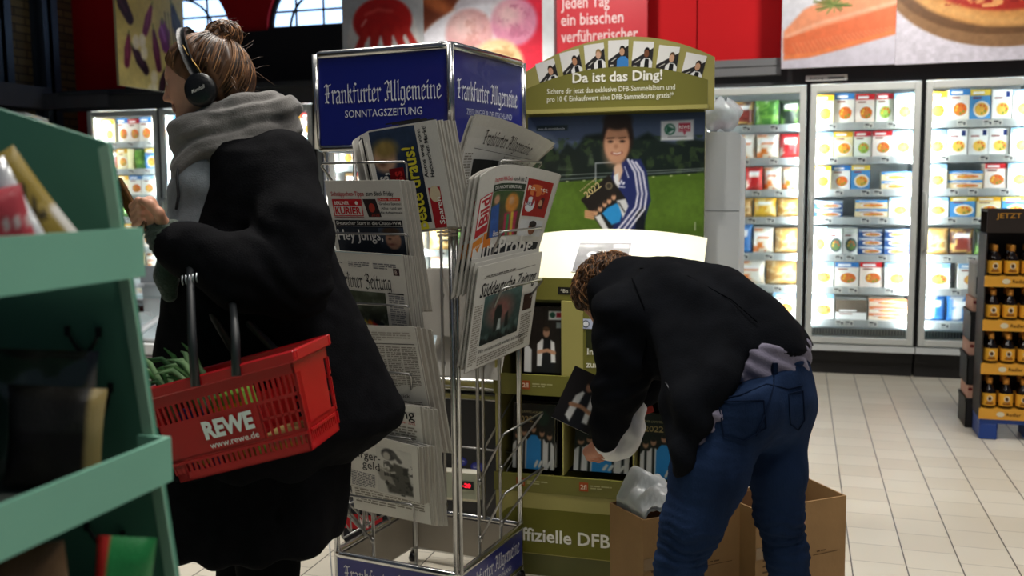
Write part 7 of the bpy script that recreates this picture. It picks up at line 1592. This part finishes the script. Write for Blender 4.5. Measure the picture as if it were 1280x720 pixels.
for i in range(1050):
    d0 = Vector((rs.gauss(-.25, .7), rs.gauss(0, .75), rs.gauss(.35, .7))).normalized()
    if d0.x > .6 and d0.z < .4 or d0.z < -.8: continue
    fl = d0 - crown; fl = fl - d0 * fl.dot(d0); fl = fl.normalized() if fl.length > .05 else d0.orthogonal().normalized()
    nv = Vector((mnoise.noise(d0 * 3.0 + Vector((5, 0, 0))), mnoise.noise(d0 * 3.0), mnoise.noise(d0 * 3.0 + Vector((0, 7, 0))))) * 2.2
    tg = fl + nv; tg = (tg - d0 * tg.dot(d0)).normalized(); bt = d0.cross(tg); P = []; r = rs.uniform(.002, .0055); ph_ = rs.uniform(0, 6.28); ln = rs.uniform(.03, .06); rate = rs.uniform(2.5, 5.5)
    for j in range(9):
        t = j / 8; q = HB2.find_nearest(HM2 @ mskull(d0 + tg * (ln * t / .1))); w = HM2.to_3x3() @ bt; up_ = .002 + .011 * math.sin(PI * t) * rs.uniform(.6, 1)
        P.append(q[0] + q[1] * up_ + w * (r * math.sin(ph_ + rate * t)))
    c = rs.choice(MC); k = rs.uniform(.55, 1.2); strand(b, P, rs.uniform(.0011, .0022), .0007, tuple(min(1, x * k) for x in c), 4)
b.V = [(v[0] - MBASE[0], v[1] - MBASE[1], v[2]) for v in b.V]; b.build('hair_curls', HAIRM, hair2)
# what he holds
WBAG = mat('white_carrier_bag', 'e8e9e9', .35, 0, .04, 10, bump=.3, bscale=16, trans=.1)
f = Field(np.minimum(J(730, 590, 2.9), J(815, 470, 2.7)) - .08, np.maximum(J(730, 590, 2.7), J(815, 470, 2.95)) + .08, .006)
f.ell(J(778, 545, 2.82), (.058, .04, .062), .02); f.ell(J(766, 562, 2.81), (.052, .04, .034), .03); f.cone(J(793, 510, 2.86), J(790, 490, 2.87), .035, .016, .02); f.ell(J(792, 535, 2.85), (.035, .035, .05), .02)
bg = skin('carrier_bag', f.mesh(), WBAG, tuple(J(775, 545, 2.84)), None, lambda V, N: .006 * nz3(V, (16, 16, 16)) + .003 * nz3(V, (40, 40, 40), 3)); tag(bg, 'white translucent carrier bag held by the bending man', 'bag')
b = MB(); w, h = .125, .175; b.bx(-w / 2, w / 2, -.008, 0, -h / 2, h / 2, col='d0ccc4'); b.M = frame((-w / 2, -.0086, -h / 2), (1, 0, 0), (0, 0, 1)); P = Pic(50, 70, '1d1815'); P.vgrad('241d19', '120e0c'); P.poly([(.3, 1.4), (.34, .66), (.45, .5), (.66, .5), (.78, .66), (.84, 1.4)], '18181a', .02); P.poly([(.28, 1.2), (.32, .66), (.44, .5), (.5, .52), (.44, 1.3)], 'd8d8d6', .02); P.poly([(.68, .52), (.8, .64), (.86, 1.2), (.72, 1.2)], 'd8d8d6', .02); P.line([(.3, .9), (.55, .86), (.8, .92)], .1, 'a87a5c', .02); P.ell(.56, .34, .09, .13, 'a87a60', soft=.02); P.ell(.56, .25, .09, .06, '2a1c14', soft=.02); b.pic(P, 0, 0, w, h, .0006)
o = b.build('sticker_album', GLOSSY_PRINT); o.matrix_world = Matrix.Translation(Vector(J(727, 500, 2.97))) @ Matrix.Rotation(R(6), 4, 'Z') @ Matrix.Rotation(R(24), 4, 'Y') @ Matrix.Rotation(R(-20), 4, 'X'); tag(o, 'dark album with footballer tilted in front of the tray, gripped behind the mans sleeve', 'album')
b = MB(); w, h = .075, .12; b.bx(-w / 2, w / 2, -.004, 0, -h / 2, h / 2, col='b8443c'); b.M = frame((-w / 2, -.0046, -h / 2), (1, 0, 0), (0, 0, 1)); b.rect(.006, .02, .06, .06, 'd8cfc6', .0004); b.ell(.045, .085, .014, .01, 'c02028', .0008); b.rect(.01, .03, .05, .008, '3a2a26', .0008)
o = b.build('leaflet', PRINT); o.matrix_world = Matrix.Translation(Vector(J(796, 497, 3.02))) @ Matrix.Rotation(R(-24), 4, 'Y') @ Matrix.Rotation(R(-14), 4, 'X'); tag(o, 'small red and white leaflet between the mans sleeve and jacket', 'leaflet')
